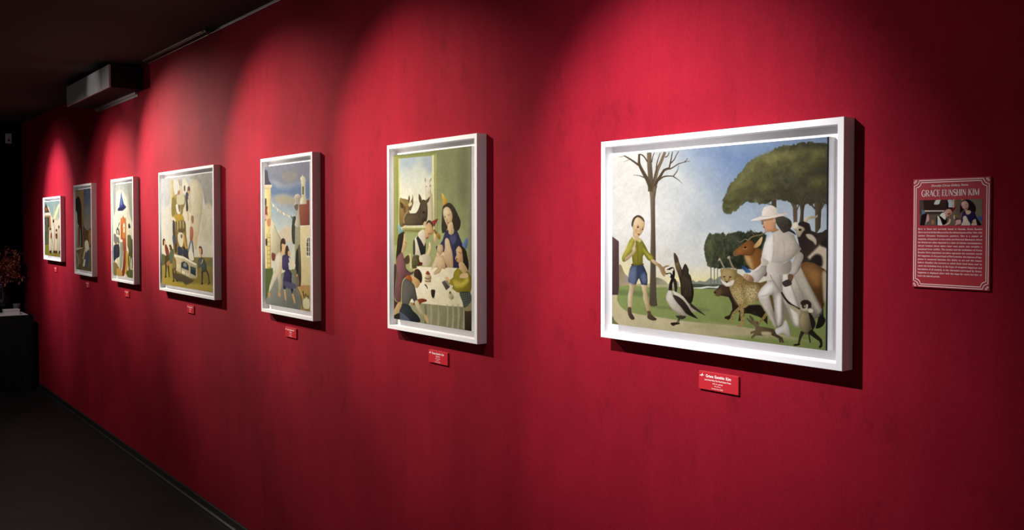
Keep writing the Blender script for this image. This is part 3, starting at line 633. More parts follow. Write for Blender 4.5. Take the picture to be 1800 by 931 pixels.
  ('54422a',0,None,0.5,None,None,0,'1690 394 1693 397 1698 396 1699 392 1695 389'),
  ('54422a',0,None,0.5,None,None,0,'1852 372 1855 375 1859 374 1861 371 1857 368'),
  ('54422a',0,None,0.5,None,None,0,'1697 522 1701 525 1707 524 1709 520 1703 516'),
  ('54422a',0,None,0.5,None,None,0,'1797 363 1800 365 1804 365 1805 361 1801 358'),
  ('54422a',0,None,0.5,None,None,0,'1963 442 1967 444 1972 444 1974 439 1968 436'),
  ('54422a',0,None,0.5,None,None,0,'1986 474 1990 477 1995 476 1997 472 1992 469'),
  ('54422a',0,None,0.5,None,None,0,'1641 526 1645 529 1651 528 1653 524 1647 520'),
  ('54422a',0,None,0.5,None,None,0,'1779 367 1782 369 1786 369 1788 365 1783 362'),
  ('54422a',0,None,0.5,None,None,0,'1809 467 1812 469 1817 468 1818 465 1813 462'),
  ('54422a',0,None,0.5,None,None,0,'1843 389 1846 392 1852 391 1854 386 1848 383'),
  ('54422a',0,None,0.5,None,None,0,'1765 560 1768 562 1773 561 1774 558 1770 555'),
  ('54422a',0,None,0.5,None,None,0,'1766 373 1769 375 1774 374 1775 371 1771 368'),
  ('54422a',0,None,0.5,None,None,0,'1977 480 1980 483 1985 482 1986 478 1981 475'),
  ('54422a',0,None,0.5,None,None,0,'1808 448 1812 451 1817 450 1819 446 1813 443'),
  ('54422a',0,None,0.5,None,None,0,'1688 494 1692 497 1698 496 1699 492 1693 488'),
  ('54422a',0,None,0.5,None,None,0,'1816 401 1819 403 1823 403 1824 399 1820 397'),
  ('54422a',0,None,0.5,None,None,0,'1770 385 1772 387 1777 387 1778 383 1774 381'),
  ('54422a',0,None,0.5,None,None,0,'1741 332 1745 335 1750 334 1752 329 1747 326'),
  ('54422a',0,None,0.5,None,None,0,'1695 431 1699 434 1704 433 1705 429 1700 425'),
  ('54422a',0,None,0.5,None,None,0,'1726 470 1729 473 1734 472 1735 468 1731 466'),
  ('54422a',0,None,0.5,None,None,0,'1749 377 1752 380 1757 379 1758 375 1753 373'),
  ('54422a',0,None,0.5,None,None,0,'1908 503 1911 505 1915 505 1916 501 1912 498'),
  ('54422a',0,None,0.5,None,None,0,'1666 438 1670 441 1675 440 1677 435 1672 432'),
  ('54422a',0,None,0.5,None,None,0,'1627 482 1631 484 1636 483 1637 480 1632 477'),
  ('54422a',0,None,0.5,None,None,0,'1949 455 1953 457 1958 457 1960 452 1955 449'),
  ('54422a',0,None,0.5,None,None,0,'1657 478 1661 480 1667 480 1668 475 1663 472'),
  ('54422a',0,None,0.5,None,None,0,'1972 451 1975 453 1980 452 1981 449 1977 446'),
  ('54422a',0,None,0.5,None,None,0,'1736 567 1739 569 1744 568 1745 565 1741 562'),
  ('54422a',0,None,0.5,None,None,0,'1932 520 1936 523 1940 522 1942 518 1937 515'),
  ('54422a',0,None,0.5,None,None,0,'1769 450 1772 453 1777 452 1779 448 1774 445'),
  ('54422a',0,None,0.5,None,None,0,'1988 543 1992 546 1997 545 1999 541 1994 538'),
  ('54422a',0,None,0.5,None,None,0,'1813 506 1817 509 1821 508 1823 504 1818 501'),
  ('54422a',0,None,0.5,None,None,0,'1683 589 1686 592 1691 591 1693 587 1688 584'),
  ('54422a',0,None,0.5,None,None,0,'1718 348 1721 351 1726 350 1728 346 1723 343'),
  ('54422a',0,None,0.5,None,None,0,'1854 487 1858 490 1862 489 1863 485 1859 483'),
  ('54422a',0,None,0.5,None,None,0,'1928 488 1931 490 1935 489 1937 486 1932 483'),
  ('54422a',0,None,0.5,None,None,0,'1703 402 1707 405 1712 404 1713 400 1708 397'),
  ('54422a',0,None,0.5,None,None,0,'1806 495 1809 497 1814 496 1815 493 1811 490'),
  ('54422a',0,None,0.5,None,None,0,'1741 356 1744 359 1749 358 1751 354 1746 351'),
  ('54422a',0,None,0.5,None,None,0,'1743 542 1746 544 1751 544 1753 540 1748 537'),
  ('54422a',0,None,0.5,None,None,0,'1900 474 1903 477 1907 476 1908 473 1904 470'),
  ('54422a',0,None,0.5,None,None,0,'1662 463 1666 466 1671 465 1672 461 1667 457'),
  ('54422a',0,None,0.5,None,None,0,'1927 476 1931 479 1936 478 1938 474 1933 471'),
  ('54422a',0,None,0.5,None,None,0,'1859 451 1863 454 1867 453 1869 449 1864 446'),
  ('54422a',0,None,0.5,None,None,0,'1787 523 1791 525 1796 524 1797 520 1792 517'),
  ('54422a',0,None,0.5,None,None,0,'1728 389 1732 392 1737 391 1739 387 1733 383'),
  ('54422a',0,None,0.5,None,None,0,'1690 544 1693 546 1698 545 1699 542 1695 539'),
  ('54422a',0,None,0.5,None,None,0,'1758 471 1762 474 1767 473 1768 469 1763 466'),
  ('54422a',0,None,0.5,None,None,0,'1740 449 1743 451 1747 451 1748 447 1744 445'),
  ('54422a',0,None,0.5,None,None,0,'1813 427 1816 430 1822 429 1823 425 1818 422'),
  ('54422a',0,None,0.5,None,None,0,'1666 506 1669 509 1673 508 1675 504 1670 502'),
  ('54422a',0,None,0.5,None,None,0,'1843 497 1846 500 1850 499 1852 495 1847 493'),
  ('54422a',0,None,0.5,None,None,0,'1716 330 1720 333 1725 332 1726 328 1721 325'),
  ('54422a',0,None,0.5,None,None,0,'1753 550 1756 553 1761 552 1762 548 1758 545'),
  ('54422a',0,None,0.5,None,None,0,'1729 303 1732 305 1736 305 1738 301 1733 298'),
  ('54422a',0,None,0.5,None,None,0,'1848 436 1852 439 1858 438 1859 434 1854 430'),
  ('54422a',0,None,0.5,None,None,0,'1959 470 1963 473 1968 472 1970 468 1964 465'),
  ('54422a',0,None,0.5,None,None,0,'2004 446 2007 449 2012 448 2013 444 2009 442'),
  ('54422a',0,None,0.5,None,None,0,'1958 533 1961 536 1965 535 1967 531 1963 529'),
  ('54422a',0,None,0.5,None,None,0,'1977 530 1980 532 1986 531 1988 527 1982 524'),
  ('54422a',0,None,0.5,None,None,0,'1722 446 1726 449 1732 448 1733 444 1728 441'),
  ('54422a',0,None,0.5,None,None,0,'1950 513 1953 515 1957 515 1959 511 1954 508'),
  ('54422a',0,None,0.5,None,None,0,'1778 424 1781 426 1786 426 1787 422 1783 419'),
  ('54422a',0,None,0.5,None,None,0,'1758 399 1761 401 1766 400 1767 397 1763 394'),
  ('54422a',0,None,0.5,None,None,0,'1995 483 1999 486 2004 485 2005 481 2000 477'),
  ('54422a',0,None,0.5,None,None,0,'1882 411 1885 413 1889 412 1890 409 1886 406'),
  ('54422a',0,None,0.5,None,None,0,'1802 480 1806 483 1811 482 1813 478 1807 474'),
  ('54422a',0,None,0.5,None,None,0,'1884 399 1887 401 1892 400 1893 397 1889 394'),
  ('54422a',0,None,0.5,None,None,0,'1848 401 1852 404 1857 403 1859 399 1853 395'),
  ('54422a',0,None,0.5,None,None,0,'1787 495 1790 497 1794 497 1796 493 1791 490'),
  ('54422a',0,None,0.5,None,None,0,'1916 410 1920 413 1925 412 1927 408 1921 405'),
  ('54422a',0,None,0.5,None,None,0,'1743 512 1746 514 1751 513 1752 509 1748 506'),
  ('54422a',0,None,0.5,None,None,0,'1806 523 1810 526 1815 525 1817 521 1812 517'),
  ('54422a',0,None,0.5,None,None,0,'1741 484 1744 487 1749 486 1750 482 1746 479'),
  ('54422a',0,None,0.5,None,None,0,'1632 503 1635 505 1640 505 1641 501 1637 499'),
  ('54422a',0,None,0.5,None,None,0,'1648 452 1651 454 1656 453 1657 450 1653 447'),
  ('54422a',0,None,0.5,None,None,0,'1829 388 1832 391 1838 390 1839 386 1834 383'),
  ('54422a',0,None,0.5,None,None,0,'1799 379 1802 382 1808 381 1809 377 1804 373'),
  ('54422a',0,None,0.5,None,None,0,'1876 428 1880 431 1885 430 1886 426 1881 423'),
  ('54422a',0,None,0.5,None,None,0,'1787 544 1790 546 1795 545 1797 541 1792 538'),
  ('54422a',0,None,0.5,None,None,0,'1605 465 1608 467 1612 466 1614 463 1609 460'),
  ('54422a',0,None,0.5,None,None,0,'1990 503 1993 506 1999 505 2001 501 1995 497'),
  ('54422a',0,None,0.5,None,None,0,'1909 490 1912 493 1918 492 1919 488 1914 484'),
  ('54422a',0,None,0.5,None,None,0,'1671 551 1674 553 1680 552 1681 548 1676 545'),
  ('54422a',0,None,0.5,None,None,0,'1719 429 1722 432 1728 431 1730 427 1724 423'),
  ('54422a',0,None,0.5,None,None,0,'1647 426 1650 428 1655 428 1656 424 1652 421'),
  ('54422a',0,None,0.5,None,None,0,'1659 414 1662 417 1666 416 1667 413 1663 410'),
  ('54422a',0,None,0.5,None,None,0,'1767 335 1770 337 1774 336 1775 333 1771 330'),
  ('54422a',0,None,0.5,None,None,0,'1679 578 1683 581 1688 580 1689 576 1684 573'),
  ('54422a',0,None,0.5,None,None,0,'1707 296 1711 299 1716 298 1717 294 1712 291'),
  ('54422a',0,None,0.5,None,None,0,'1693 509 1697 512 1703 511 1704 507 1699 503'),
  ('54422a',0,None,0.5,None,None,0,'1620 493 1624 496 1630 495 1632 491 1626 487'),
  ('54422a',0,None,0.5,None,None,0,'1634 454 1637 457 1642 456 1643 452 1638 449'),
  ('54422a',0,None,0.5,None,None,0,'1797 513 1800 515 1804 515 1805 511 1801 508'),
  ('54422a',0,None,0.5,None,None,0,'1613 449 1617 452 1623 451 1625 447 1619 443'),
  ('54422a',0,None,0.5,None,None,0,'1870 529 1873 531 1877 530 1879 527 1875 524'),
  ('54422a',0,None,0.5,None,None,0,'1660 584 1664 587 1669 586 1671 581 1666 578'),
  ('54422a',0,None,0.5,None,None,0,'1966 492 1969 495 1974 494 1976 490 1971 487'),
  ('54422a',0,None,0.5,None,None,0,'1822 436 1826 439 1831 438 1833 434 1828 430'),
  ('54422a',0,None,0.5,None,None,0,'1616 471 1620 474 1625 473 1626 469 1621 466'),
  ('54422a',0,None,0.5,None,None,0,'1907 458 1911 461 1916 460 1918 456 1913 453'),
  ('54422a',0,None,0.5,None,None,0,'1985 515 1989 518 1995 517 1996 513 1991 509'),
  ('54422a',0,None,0.5,None,None,0,'1816 364 1819 366 1823 366 1824 363 1820 360'),
  ('54422a',0,None,0.5,None,None,0,'1911 517 1915 520 1919 519 1921 515 1916 512'),
  ('54422a',0,None,0.5,None,None,0,'1738 317 1742 320 1747 319 1749 315 1743 311'),
  ('54422a',0,None,0.5,None,None,0,'1710 576 1713 579 1718 578 1719 574 1715 571'),
  ('54422a',0,None,0.5,None,None,0,'1714 520 1718 523 1724 522 1725 517 1720 514'),
  ('54422a',0,None,0.5,None,None,0,'1937 462 1940 464 1944 463 1946 460 1941 457'),
  ('54422a',0,None,0.5,None,None,0,'1692 562 1695 565 1701 564 1703 560 1697 556'),
  ('54422a',0,None,0.5,None,None,0,'1931 425 1934 428 1940 427 1942 423 1936 419'),
  ('54422a',0,None,0.5,None,None,0,'1828 511 1831 513 1835 512 1837 509 1832 506'),
  ('54422a',0,None,0.5,None,None,0,'1879 477 1882 480 1887 479 1888 475 1884 472'),
  ('54422a',0,None,0.5,None,None,0,'1723 509 1727 512 1732 511 1734 506 1728 502'),
  ('54422a',0,None,0.5,None,None,0,'1758 506 1761 508 1765 507 1767 504 1762 501'),
  ('54422a',0,None,0.5,None,None,0,'1650 243 1653 245 1657 245 1659 241 1654 238'),
  ('54422a',0,None,0.5,None,None,0,'1660 538 1664 541 1669 540 1671 536 1665 532'),
  ('54422a',0,None,0.5,None,None,0,'1708 564 1711 567 1715 566 1716 563 1712 560'),
  ('54422a',0,None,0.5,None,None,0,'1638 470 1642 473 1648 472 1650 468 1644 464'),
  ('54422a',0,None,0.5,None,None,0,'1790 404 1794 406 1798 405 1800 402 1795 399'),
  ('54422a',0,None,0.5,None,None,0,'1672 373 1676 376 1682 375 1684 371 1678 367'),
  ('54422a',0,None,0.5,None,None,0,'2011 470 2014 473 2020 472 2021 468 2016 464'),
  ('54422a',0,None,0.5,None,None,0,'1637 409 1641 412 1647 411 1648 407 1643 403'),
  ('54422a',0,None,0.5,None,None,0,'1718 412 1721 415 1726 414 1727 410 1723 407'),
  ('54422a',0,None,0.5,None,None,0,'1751 427 1755 430 1761 429 1763 424 1757 421'),
  ('54422a',0,None,0.5,None,None,0,'1709 541 1713 544 1719 543 1721 538 1715 535'),
  ('54422a',0,None,0.5,None,None,0,'1757 412 1760 415 1765 414 1767 410 1762 407'),
  ('54422a',0,None,0.5,None,None,0,'1673 456 1676 458 1681 457 1682 454 1678 451'),
  ('54422a',0,None,0.5,None,None,0,'1672 494 1676 497 1682 496 1683 492 1678 488'),
  ('54422a',0,None,0.5,None,None,0,'1680 280 1684 283 1690 282 1692 277 1686 274'),
  ('54422a',0,None,0.5,None,None,0,'1760 534 1763 537 1767 536 1769 532 1764 530'),
  ('54422a',0,None,0.5,None,None,0,'1702 334 1705 336 1710 336 1711 332 1707 329'),
  ('54422a',0,None,0.5,None,None,0,'1781 392 1784 395 1789 394 1790 390 1786 387'),
  ('54422a',0,None,0.5,None,None,0,'1881 381 1884 383 1888 383 1890 379 1886 376'),
  ('54422a',0,None,0.5,None,None,0,'1914 470 1918 473 1923 472 1924 468 1919 465'),
  ('54422a',0,None,0.5,None,None,0,'1908 393 1911 396 1915 395 1916 391 1912 389'),
  ('54422a',0,None,0.5,None,None,0,'1834 523 1837 526 1843 525 1844 521 1839 518'),
  ('54422a',0,None,0.5,None,None,0,'1833 468 1836 470 1840 470 1842 466 1838 464'),
  ('54422a',0,None,0.5,None,None,0,'1828 495 1832 498 1837 497 1839 492 1834 489'),
  ('54422a',0,None,0.5,None,None,0,'1674 409 1677 412 1681 411 1683 407 1678 405'),
  ('54422a',0,None,0.5,None,None,0,'2009 503 2012 506 2018 505 2019 500 2014 497'),
  ('54422a',0,None,0.5,None,None,0,'1912 426 1915 428 1921 428 1922 423 1917 420'),
  ('54422a',0,None,0.5,None,None,0,'1649 392 1653 395 1659 394 1660 390 1655 386'),
  ('54422a',0,None,0.5,None,None,0,'1853 519 1857 522 1862 521 1863 517 1858 513'),
  ('54422a',0,None,0.5,None,None,0,'1783 351 1786 353 1790 352 1792 349 1787 346'),
  ('54422a',0,None,0.5,None,None,0,'1686 447 1689 449 1693 448 1695 445 1691 442'),
  ('54422a',0,None,0.5,None,None,0,'1703 306 1706 309 1712 308 1713 304 1708 301'),
  ('54422a',0,None,0.5,None,None,0,'1717 494 1720 496 1725 495 1726 492 1722 489'),
  ('54422a',0,None,0.5,None,None,0,'1690 378 1694 381 1699 380 1701 376 1696 373'),
  ('54422a',0,None,0.5,None,None,0,'1680 523 1684 526 1688 525 1689 521 1685 519'),
  ('54422a',0,None,0.5,None,None,0,'1921 437 1925 439 1929 438 1931 435 1926 432'),
  ('54422a',0,None,0.5,None,None,0,'1979 498 1982 501 1986 500 1987 496 1983 493'),
  ('54422a',0,None,0.5,None,None,0,'1635 439 1638 441 1642 440 1644 437 1639 434'),
  ('54422a',0,None,0.5,None,None,0,'1825 459 1828 462 1832 461 1834 457 1829 454'),
  ('54422a',0,None,0.5,None,None,0,'1926 453 1930 456 1935 455 1937 451 1931 448'),
  ('54422a',0,None,0.5,None,None,0,'1698 586 1701 589 1706 588 1708 584 1703 581'),
  ('54422a',0,None,0.5,None,None,0,'1892 499 1895 501 1899 501 1901 497 1896 494'),
  ('54422a',0,None,0.5,None,None,0,'1846 462 1850 465 1855 464 1857 459 1851 456'),
  ('54422a',0,None,0.5,None,None,0,'1775 533 1778 535 1782 535 1783 531 1779 529'),
  ('54422a',0,None,0.5,None,None,0,'1871 442 1874 444 1879 443 1881 439 1876 436'),
  ('54422a',0,None,0.5,None,None,0,'1804 411 1807 413 1812 413 1814 409 1809 406'),
  ('54422a',0,None,0.5,None,None,0,'1928 509 1932 512 1937 511 1939 507 1934 504'),
  ('54422a',0,None,0.5,None,None,0,'1861 390 1864 392 1869 391 1871 388 1866 385'),
  ('54422a',0,None,0.5,None,None,0,'1961 423 1965 425 1969 425 1971 421 1966 418'),
  ('54422a',0,None,0.5,None,None,0,'1646 498 1649 500 1653 499 1655 496 1650 493'),
  ('54422a',0,None,0.5,None,None,0,'1701 467 1705 470 1710 469 1711 465 1706 462'),
  ('54422a',0,None,0.5,None,None,0,'1890 484 1894 486 1899 485 1900 481 1895 478'),
  ('54422a',0,None,0.5,None,None,0,'1854 533 1858 536 1863 535 1865 531 1860 527'),
  ('54422a',0,None,0.5,None,None,0,'1947 487 1950 489 1954 488 1955 485 1951 482'),
  ('54422a',0,None,0.5,None,None,0,'1859 499 1862 502 1868 501 1870 496 1864 493'),
  ('54422a',0,None,0.5,None,None,0,'1973 431 1975 433 1980 433 1981 429 1977 427'),
  ('54422a',0,None,0.5,None,None,0,'1690 353 1693 356 1698 355 1699 351 1695 348'),
  ('54422a',0,None,0.5,None,None,0,'1974 541 1977 544 1983 543 1984 538 1979 535'),
  ('54422a',0,None,0.5,None,None,0,'2003 526 2006 528 2010 527 2011 524 2007 521'),
  ('54422a',0,None,0.5,None,None,0,'2010 485 2013 487 2018 486 2020 482 2015 479'),
  ('54422a',0,None,0.5,None,None,0,'1654 571 1657 574 1662 573 1664 569 1659 566'),
  ('54422a',0,None,0.5,None,None,0,'1717 317 1721 320 1726 319 1728 315 1723 312'),
  ('54422a',0,None,0.5,None,None,0,'1665 599 1668 602 1673 601 1675 597 1670 594'),
  ('54422a',0,None,0.5,None,None,0,'1780 483 1783 485 1788 484 1789 481 1785 478'),
  ('54422a',0,None,0.5,None,None,0,'1860 416 1864 418 1869 417 1870 414 1865 410'),
  ('54422a',0,None,0.5,None,None,0,'1730 496 1734 499 1740 498 1741 493 1736 490'),
  ('54422a',0,None,0.5,None,None,0,'1799 393 1802 395 1807 394 1808 391 1803 388'),
  ('54422a',0,None,0.5,None,None,0,'1740 529 1743 531 1747 531 1748 527 1744 525'),
  ('54422a',0,None,0.5,None,None,0,'1971 464 1974 467 1979 466 1980 462 1976 459'),
  ('54422a',0,None,0.5,None,None,0,'1920 532 1923 534 1928 534 1929 530 1925 527'),
  ('54422a',0,None,0.5,None,None,0,'1779 469 1782 471 1787 471 1788 467 1784 465'),
  ('54422a',0,None,0.5,None,None,0,'1651 517 1654 519 1659 519 1660 515 1656 512'),
  ('54422a',0,None,0.5,None,None,0,'1723 363 1726 366 1730 365 1732 362 1727 359'),
  ('54422a',0,None,0.5,None,None,0,'1893 510 1896 512 1900 511 1901 508 1897 506'),
  ('54422a',0,None,0.5,None,None,0,'1985 460 1988 462 1992 461 1993 458 1989 456'),
  ('54422a',0,None,0.5,None,None,0,'1706 377 1709 379 1714 378 1715 375 1710 372'),
  ('54422a',0,None,0.5,None,None,0,'1743 410 1747 412 1752 411 1753 407 1748 404'),
  ('54422a',0,None,0.5,None,None,0,'1742 388 1746 391 1750 390 1752 386 1747 383'),
  ('54422a',0,None,0.5,None,None,0,'1610 482 1613 484 1617 484 1619 480 1614 477'),
  ('54422a',0,None,0.5,None,None,0,'1878 463 1881 466 1886 465 1887 461 1883 459'),
  ('54422a',0,None,0.5,None,None,0,'1825 423 1829 426 1834 425 1836 421 1831 418'),
  ('54422a',0,None,0.5,None,None,0,'1733 427 1737 430 1742 429 1744 425 1738 421'),
  ('54422a',0,None,0.5,None,None,0,'1959 483 1962 485 1966 484 1968 481 1963 478'),
  ('54422a',0,None,0.5,None,None,0,'1889 529 1892 532 1897 531 1899 527 1894 524'),
  ('54422a',0,None,0.5,None,None,0,'1718 558 1721 560 1726 559 1727 555 1722 552'),
  ('54422a',0,None,0.5,None,None,0,'1706 362 1709 365 1713 364 1714 361 1710 358'),
  ('54422a',0,None,0.5,None,None,0,'1794 417 1797 420 1801 419 1803 416 1798 413'),
  ('54422a',0,None,0.5,None,None,0,'1751 342 1755 345 1760 344 1762 340 1756 337'),
  ('54422a',0,None,0.5,None,None,0,'1667 527 1670 529 1674 528 1676 525 1671 522'),
  ('54422a',0,None,0.5,None,None,0,'1871 491 1874 494 1878 493 1879 489 1875 487'),
  ('54422a',0,None,0.5,None,None,0,'1734 551 1738 554 1742 553 1744 549 1739 546'),
  ('54422a',0,None,0.5,None,None,0,'1720 397 1723 400 1727 399 1728 396 1724 393'),
  ('54422a',0,None,0.5,None,None,0,'1792 452 1796 454 1801 453 1802 449 1797 446'),
  ('54422a',0,None,0.5,None,None,0,'1902 525 1905 527 1909 526 1910 523 1906 520'),
  ('54422a',0,None,0.5,None,None,0,'1747 437 1750 439 1754 439 1755 435 1751 433'),
  ('54422a',0,None,0.5,None,None,0,'1704 323 1708 326 1714 325 1716 321 1710 317'),
  ('54422a',0,None,0.5,None,None,0,'1748 561 1752 564 1758 563 1760 559 1754 555'),
  ('54422a',0,None,0.5,None,None,0,'1943 502 1945 504 1949 503 1951 500 1947 497'),
  ('54422a',0,None,0.5,None,None,0,'1662 382 1666 385 1672 385 1674 380 1668 377'),
  ('54422a',0,None,0.5,None,None,0,'1837 487 1841 490 1847 489 1848 484 1843 481'),
  ('54422a',0,None,0.5,None,None,0,'1894 420 1898 423 1904 422 1906 417 1900 414'),
  ('54422a',0,None,0.5,None,None,0,'1697 287 1699 289 1704 289 1705 285 1701 283'),
  ('54422a',0,None,0.5,None,None,0,'2003 514 2006 516 2010 515 2011 512 2007 509'),
  ('54422a',0,None,0.5,None,None,0,'1887 439 1890 442 1894 441 1896 437 1891 434'),
  ('54422a',0,None,0.5,None,None,0,'1757 493 1760 495 1764 495 1765 491 1761 489'),
  ('54422a',0,None,0.5,None,None,0,'1818 534 1821 537 1826 536 1827 532 1823 530'),
  ('54422a',0,None,0.5,None,None,0,'1673 423 1676 425 1681 425 1683 421 1678 418'),
  ('54422a',0,None,0.5,None,None,0,'1670 270 1674 273 1679 272 1681 267 1675 264'),
  ('54422a',0,None,0.5,None,None,0,'1773 550 1776 552 1780 551 1782 548 1777 545'),
  ('54422a',0,None,0.5,None,None,0,'1839 535 1842 538 1846 537 1847 533 1843 531'),
  ('54422a',0,None,0.5,None,None,0,'1763 522 1766 525 1771 524 1773 520 1768 517'),
  ('54422a',0,None,0.5,None,None,0,'1737 461 1740 463 1745 463 1746 459 1741 456'),
  ('54422a',0,None,0.5,None,None,0,'1829 403 1833 406 1839 405 1841 401 1835 397'),
  ('54422a',0,None,0.5,None,None,0,'1759 440 1763 443 1768 442 1770 438 1765 435'),
  ('54422a',0,None,0.5,None,None,0,'1943 438 1946 440 1950 440 1952 436 1947 433'),
  ('54422a',0,None,0.5,None,None,0,'1898 431 1901 433 1906 433 1907 429 1903 426'),
  ('54422a',0,None,0.5,None,None,0,'1697 482 1700 484 1704 483 1706 480 1701 477'),
  ('54422a',0,None,0.5,None,None,0,'1781 378 1784 381 1788 380 1790 376 1785 373'),
  ('54422a',0,None,0.5,None,None,0,'1726 530 1729 532 1733 531 1735 528 1730 525'),
  ('54422a',0,None,0.5,None,None,0,'1896 463 1899 465 1903 464 1904 461 1900 458'),
  ('54422a',0,None,0.5,None,None,0,'1692 415 1695 418 1699 417 1701 414 1696 411'),
  ('54422a',0,None,0.5,None,None,0,'1763 349 1767 352 1773 351 1774 346 1769 343'),
  ('54422a',0,None,0.5,None,None,0,'1744 473 1747 476 1751 475 1753 471 1748 469'),
  ('54422a',0,None,0.5,None,None,0,'1761 362 1765 364 1770 364 1771 359 1766 356'),
  ('54422a',0,None,0.5,None,None,0,'1662 259 1665 262 1670 261 1672 257 1667 254'),
  ('4a3a22',0,None,0.4,None,None,0,'1616 209 1622 213 1628 208 1622 202'),
  ('4a3a22',0,None,0.4,None,None,0,'1629 240 1636 243 1642 239 1635 233'),
  ('4a3a22',0,None,0.4,None,None,0,'1657 257 1663 260 1669 256 1663 250'),
  ('4a3a22',0,None,0.4,None,None,0,'1616 187 1623 191 1628 186 1622 180'),
  ('4a3a22',0,None,0.4,None,None,0,'1726 255 1732 259 1738 254 1731 248'),
  ('4a3a22',0,None,0.4,None,None,0,'1740 227 1746 231 1751 226 1745 220'),
  ('4a3a22',0,None,0.4,None,None,0,'1723 211 1730 215 1735 210 1729 204'),
  ('4a3a22',0,None,0.4,None,None,0,'1738 183 1745 187 1750 182 1744 176'),
  ('4a3a22',0,None,0.4,None,None,0,'1936 193 1942 197 1947 192 1941 187'),
  ('4a3a22',0,None,0.4,None,None,0,'1962 210 1968 213 1973 209 1967 203'),
  ('4a3a22',0,None,0.4,None,None,0,'1971 232 1977 236 1982 231 1976 226'),
  ('4a3a22',0,None,0.4,None,None,0,'1988 241 1994 244 1999 240 1993 234'),
  ('bda877','9a8456',(1538,609,1650,526),0.6,(0.2,5),None,1,'1476 636 1495 648 1518 653 1584 657 1631 650 1663 648 1670 615 1659 578 1650 533 1614 498 1558 487 1520 504 1486 539 1490 584'),
  ('a38d5c','7d683e',None,0.5,None,None,1,'1514 632 1510 620 1501 613 1489 612 1479 619 1476 630 1479 641 1489 649 1500 649 1510 643'),
  ('8d7848','6b5834',None,0.5,None,None,1,'1672 630 1669 618 1660 610 1648 609 1639 616 1635 628 1639 640 1648 648 1659 649 1669 642'),
  ('e6dfcd',0,None,2,None,None,1,'1486 550 1519 534 1543 527 1558 491 1520 500 1493 528'),
  ('e2d9c4',0,None,2,None,None,1,'1576 526 1622 550 1643 544 1623 506 1576 492'),
  ('ebe5d6',0,None,1.5,None,None,1,'1534 523 1585 526 1581 496 1548 491'),
  ('3a2a22',0,None,0.5,None,None,1,'1540 535 1568 536 1555 519'),
  ('3c2c1c',0,None,0.5,None,None,1,'1539 578 1536 574 1528 572 1519 571 1512 573 1509 576 1511 580 1519 582 1528 583 1536 581'),
  ('3c2c1c',0,None,0.5,None,None,1,'1609 578 1606 575 1599 572 1590 572 1582 573 1579 577 1582 580 1589 583 1599 583 1606 582'),
  ('6b5534',0,None,0.6,None,None,0,'1526 567 1530 557 1534 545 1533 535 1531 527 1536 527 1538 535 1539 546 1535 558 1531 568'),
  ('6b5534',0,None,0.6,None,None,0,'1584 569 1580 560 1575 548 1576 537 1577 529 1582 530 1581 538 1580 548 1585 559 1589 568'),
  ('a09078',0,None,0.5,None,None,0,'1481 716 1488 703 1498 687 1508 672 1517 661 1528 667 1520 678 1509 692 1500 708 1493 721'),
  ('a08a70',0,None,0.5,None,None,0,'1585 719 1593 707 1604 690 1619 670 1632 654 1648 662 1634 678 1619 697 1608 713 1600 725'),
  ('a39680',0,None,0.5,None,None,0,'1456 751 1466 735 1480 713 1500 683 1516 657 1531 664 1513 689 1493 719 1478 741 1468 755'),
  ('b0a48c',0,None,0.6,None,None,1,'1450 737 1470 753 1479 735 1454 724'),
  ('9a8a72',0,None,0.5,None,None,0,'1571 771 1577 751 1586 724 1603 691 1617 664 1636 672 1620 697 1602 729 1592 755 1585 774'),
  ('b0a48c',0,None,0.6,None,None,1,'1558 762 1586 776 1590 754 1566 747'),
  ('ddd5c6','8f8676',(2207,566,2486,398),0.7,(0.18,8),None,0,'2225 739 2346 726 2406 619 2485 498 2563 362 2582 347 2545 303 2559 288 2488 248 2410 208 2322 166 2291 188 2261 228 2230 311 2178 393 2144 649'),
  ('c2baa9','8f8676',None,6,None,None,1,'2346 692 2446 538 2563 354 2535 319 2408 468 2317 623'),
  ('e6dfd2','c9c0b0',None,5,None,None,1,'2185 686 2247 569 2319 386 2351 202 2301 198 2250 330 2187 454'),
  ('e9e2d6','aca393',(2040,644,2176,565),0.7,(0.1,5),None,0,'2018 705 2081 733 2184 737 2175 633 2177 462 2094 448 2052 471 2009 556'),
  ('e8e2d8','9c9284',(1946,438,2178,324),0.7,(0.2,6),None,0,'2030 566 2083 577 2167 470 2178 376 2189 256 2180 170 2108 146 2101 249 2085 369 2073 446 2031 426 2064 359 2091 283 2113 146 2087 161 2044 227 1980 317 1925 384 1905 426 1946 491'),
  ('f0ebe2',0,None,6,None,None,1,'1935 455 2020 530 2062 506 2021 434 1946 420'),
  ('efe9de',0,None,6,None,None,1,'2105 388 2157 443 2169 255 2128 182'),
  ('f0ece4','bdb5a8',(2118,147,2252,91),0.6,(0.15,4),None,1,'2106 137 2170 169 2195 214 2220 225 2236 192 2251 151 2262 84 2237 81 2181 105 2129 87 2110 103'),
  ('9a9184',0,None,1.5,None,None,0,'2042 617 2067 574 2101 525 2139 490 2170 468 2174 472 2144 494 2106 528 2073 577 2049 620'),
  ('9a9184',0,None,1.5,None,None,0,'2135 700 2143 637 2153 563 2160 512 2166 478 2171 479 2166 513 2158 564 2149 638 2142 701'),
  ('9a9184',0,None,2,None,None,0,'2191 719 2223 639 2265 534 2310 428 2347 345 2353 347 2317 430 2271 537 2230 641 2199 721'),
  ('a89f90',0,None,2,None,None,0,'2183 452 2211 399 2245 328 2270 250 2287 187 2295 190 2279 252 2254 331 2220 402 2192 456'),
  ('dcd4c6','968d7e',(2266,689,2347,667),0.7,(0.15,5),None,1,'2276 740 2366 735 2347 675 2297 622 2252 641 2266 697'),
  ('7a5e49',0,None,0.6,None,None,1,'2232 611 2252 641 2292 622 2278 579 2258 556 2237 568'),
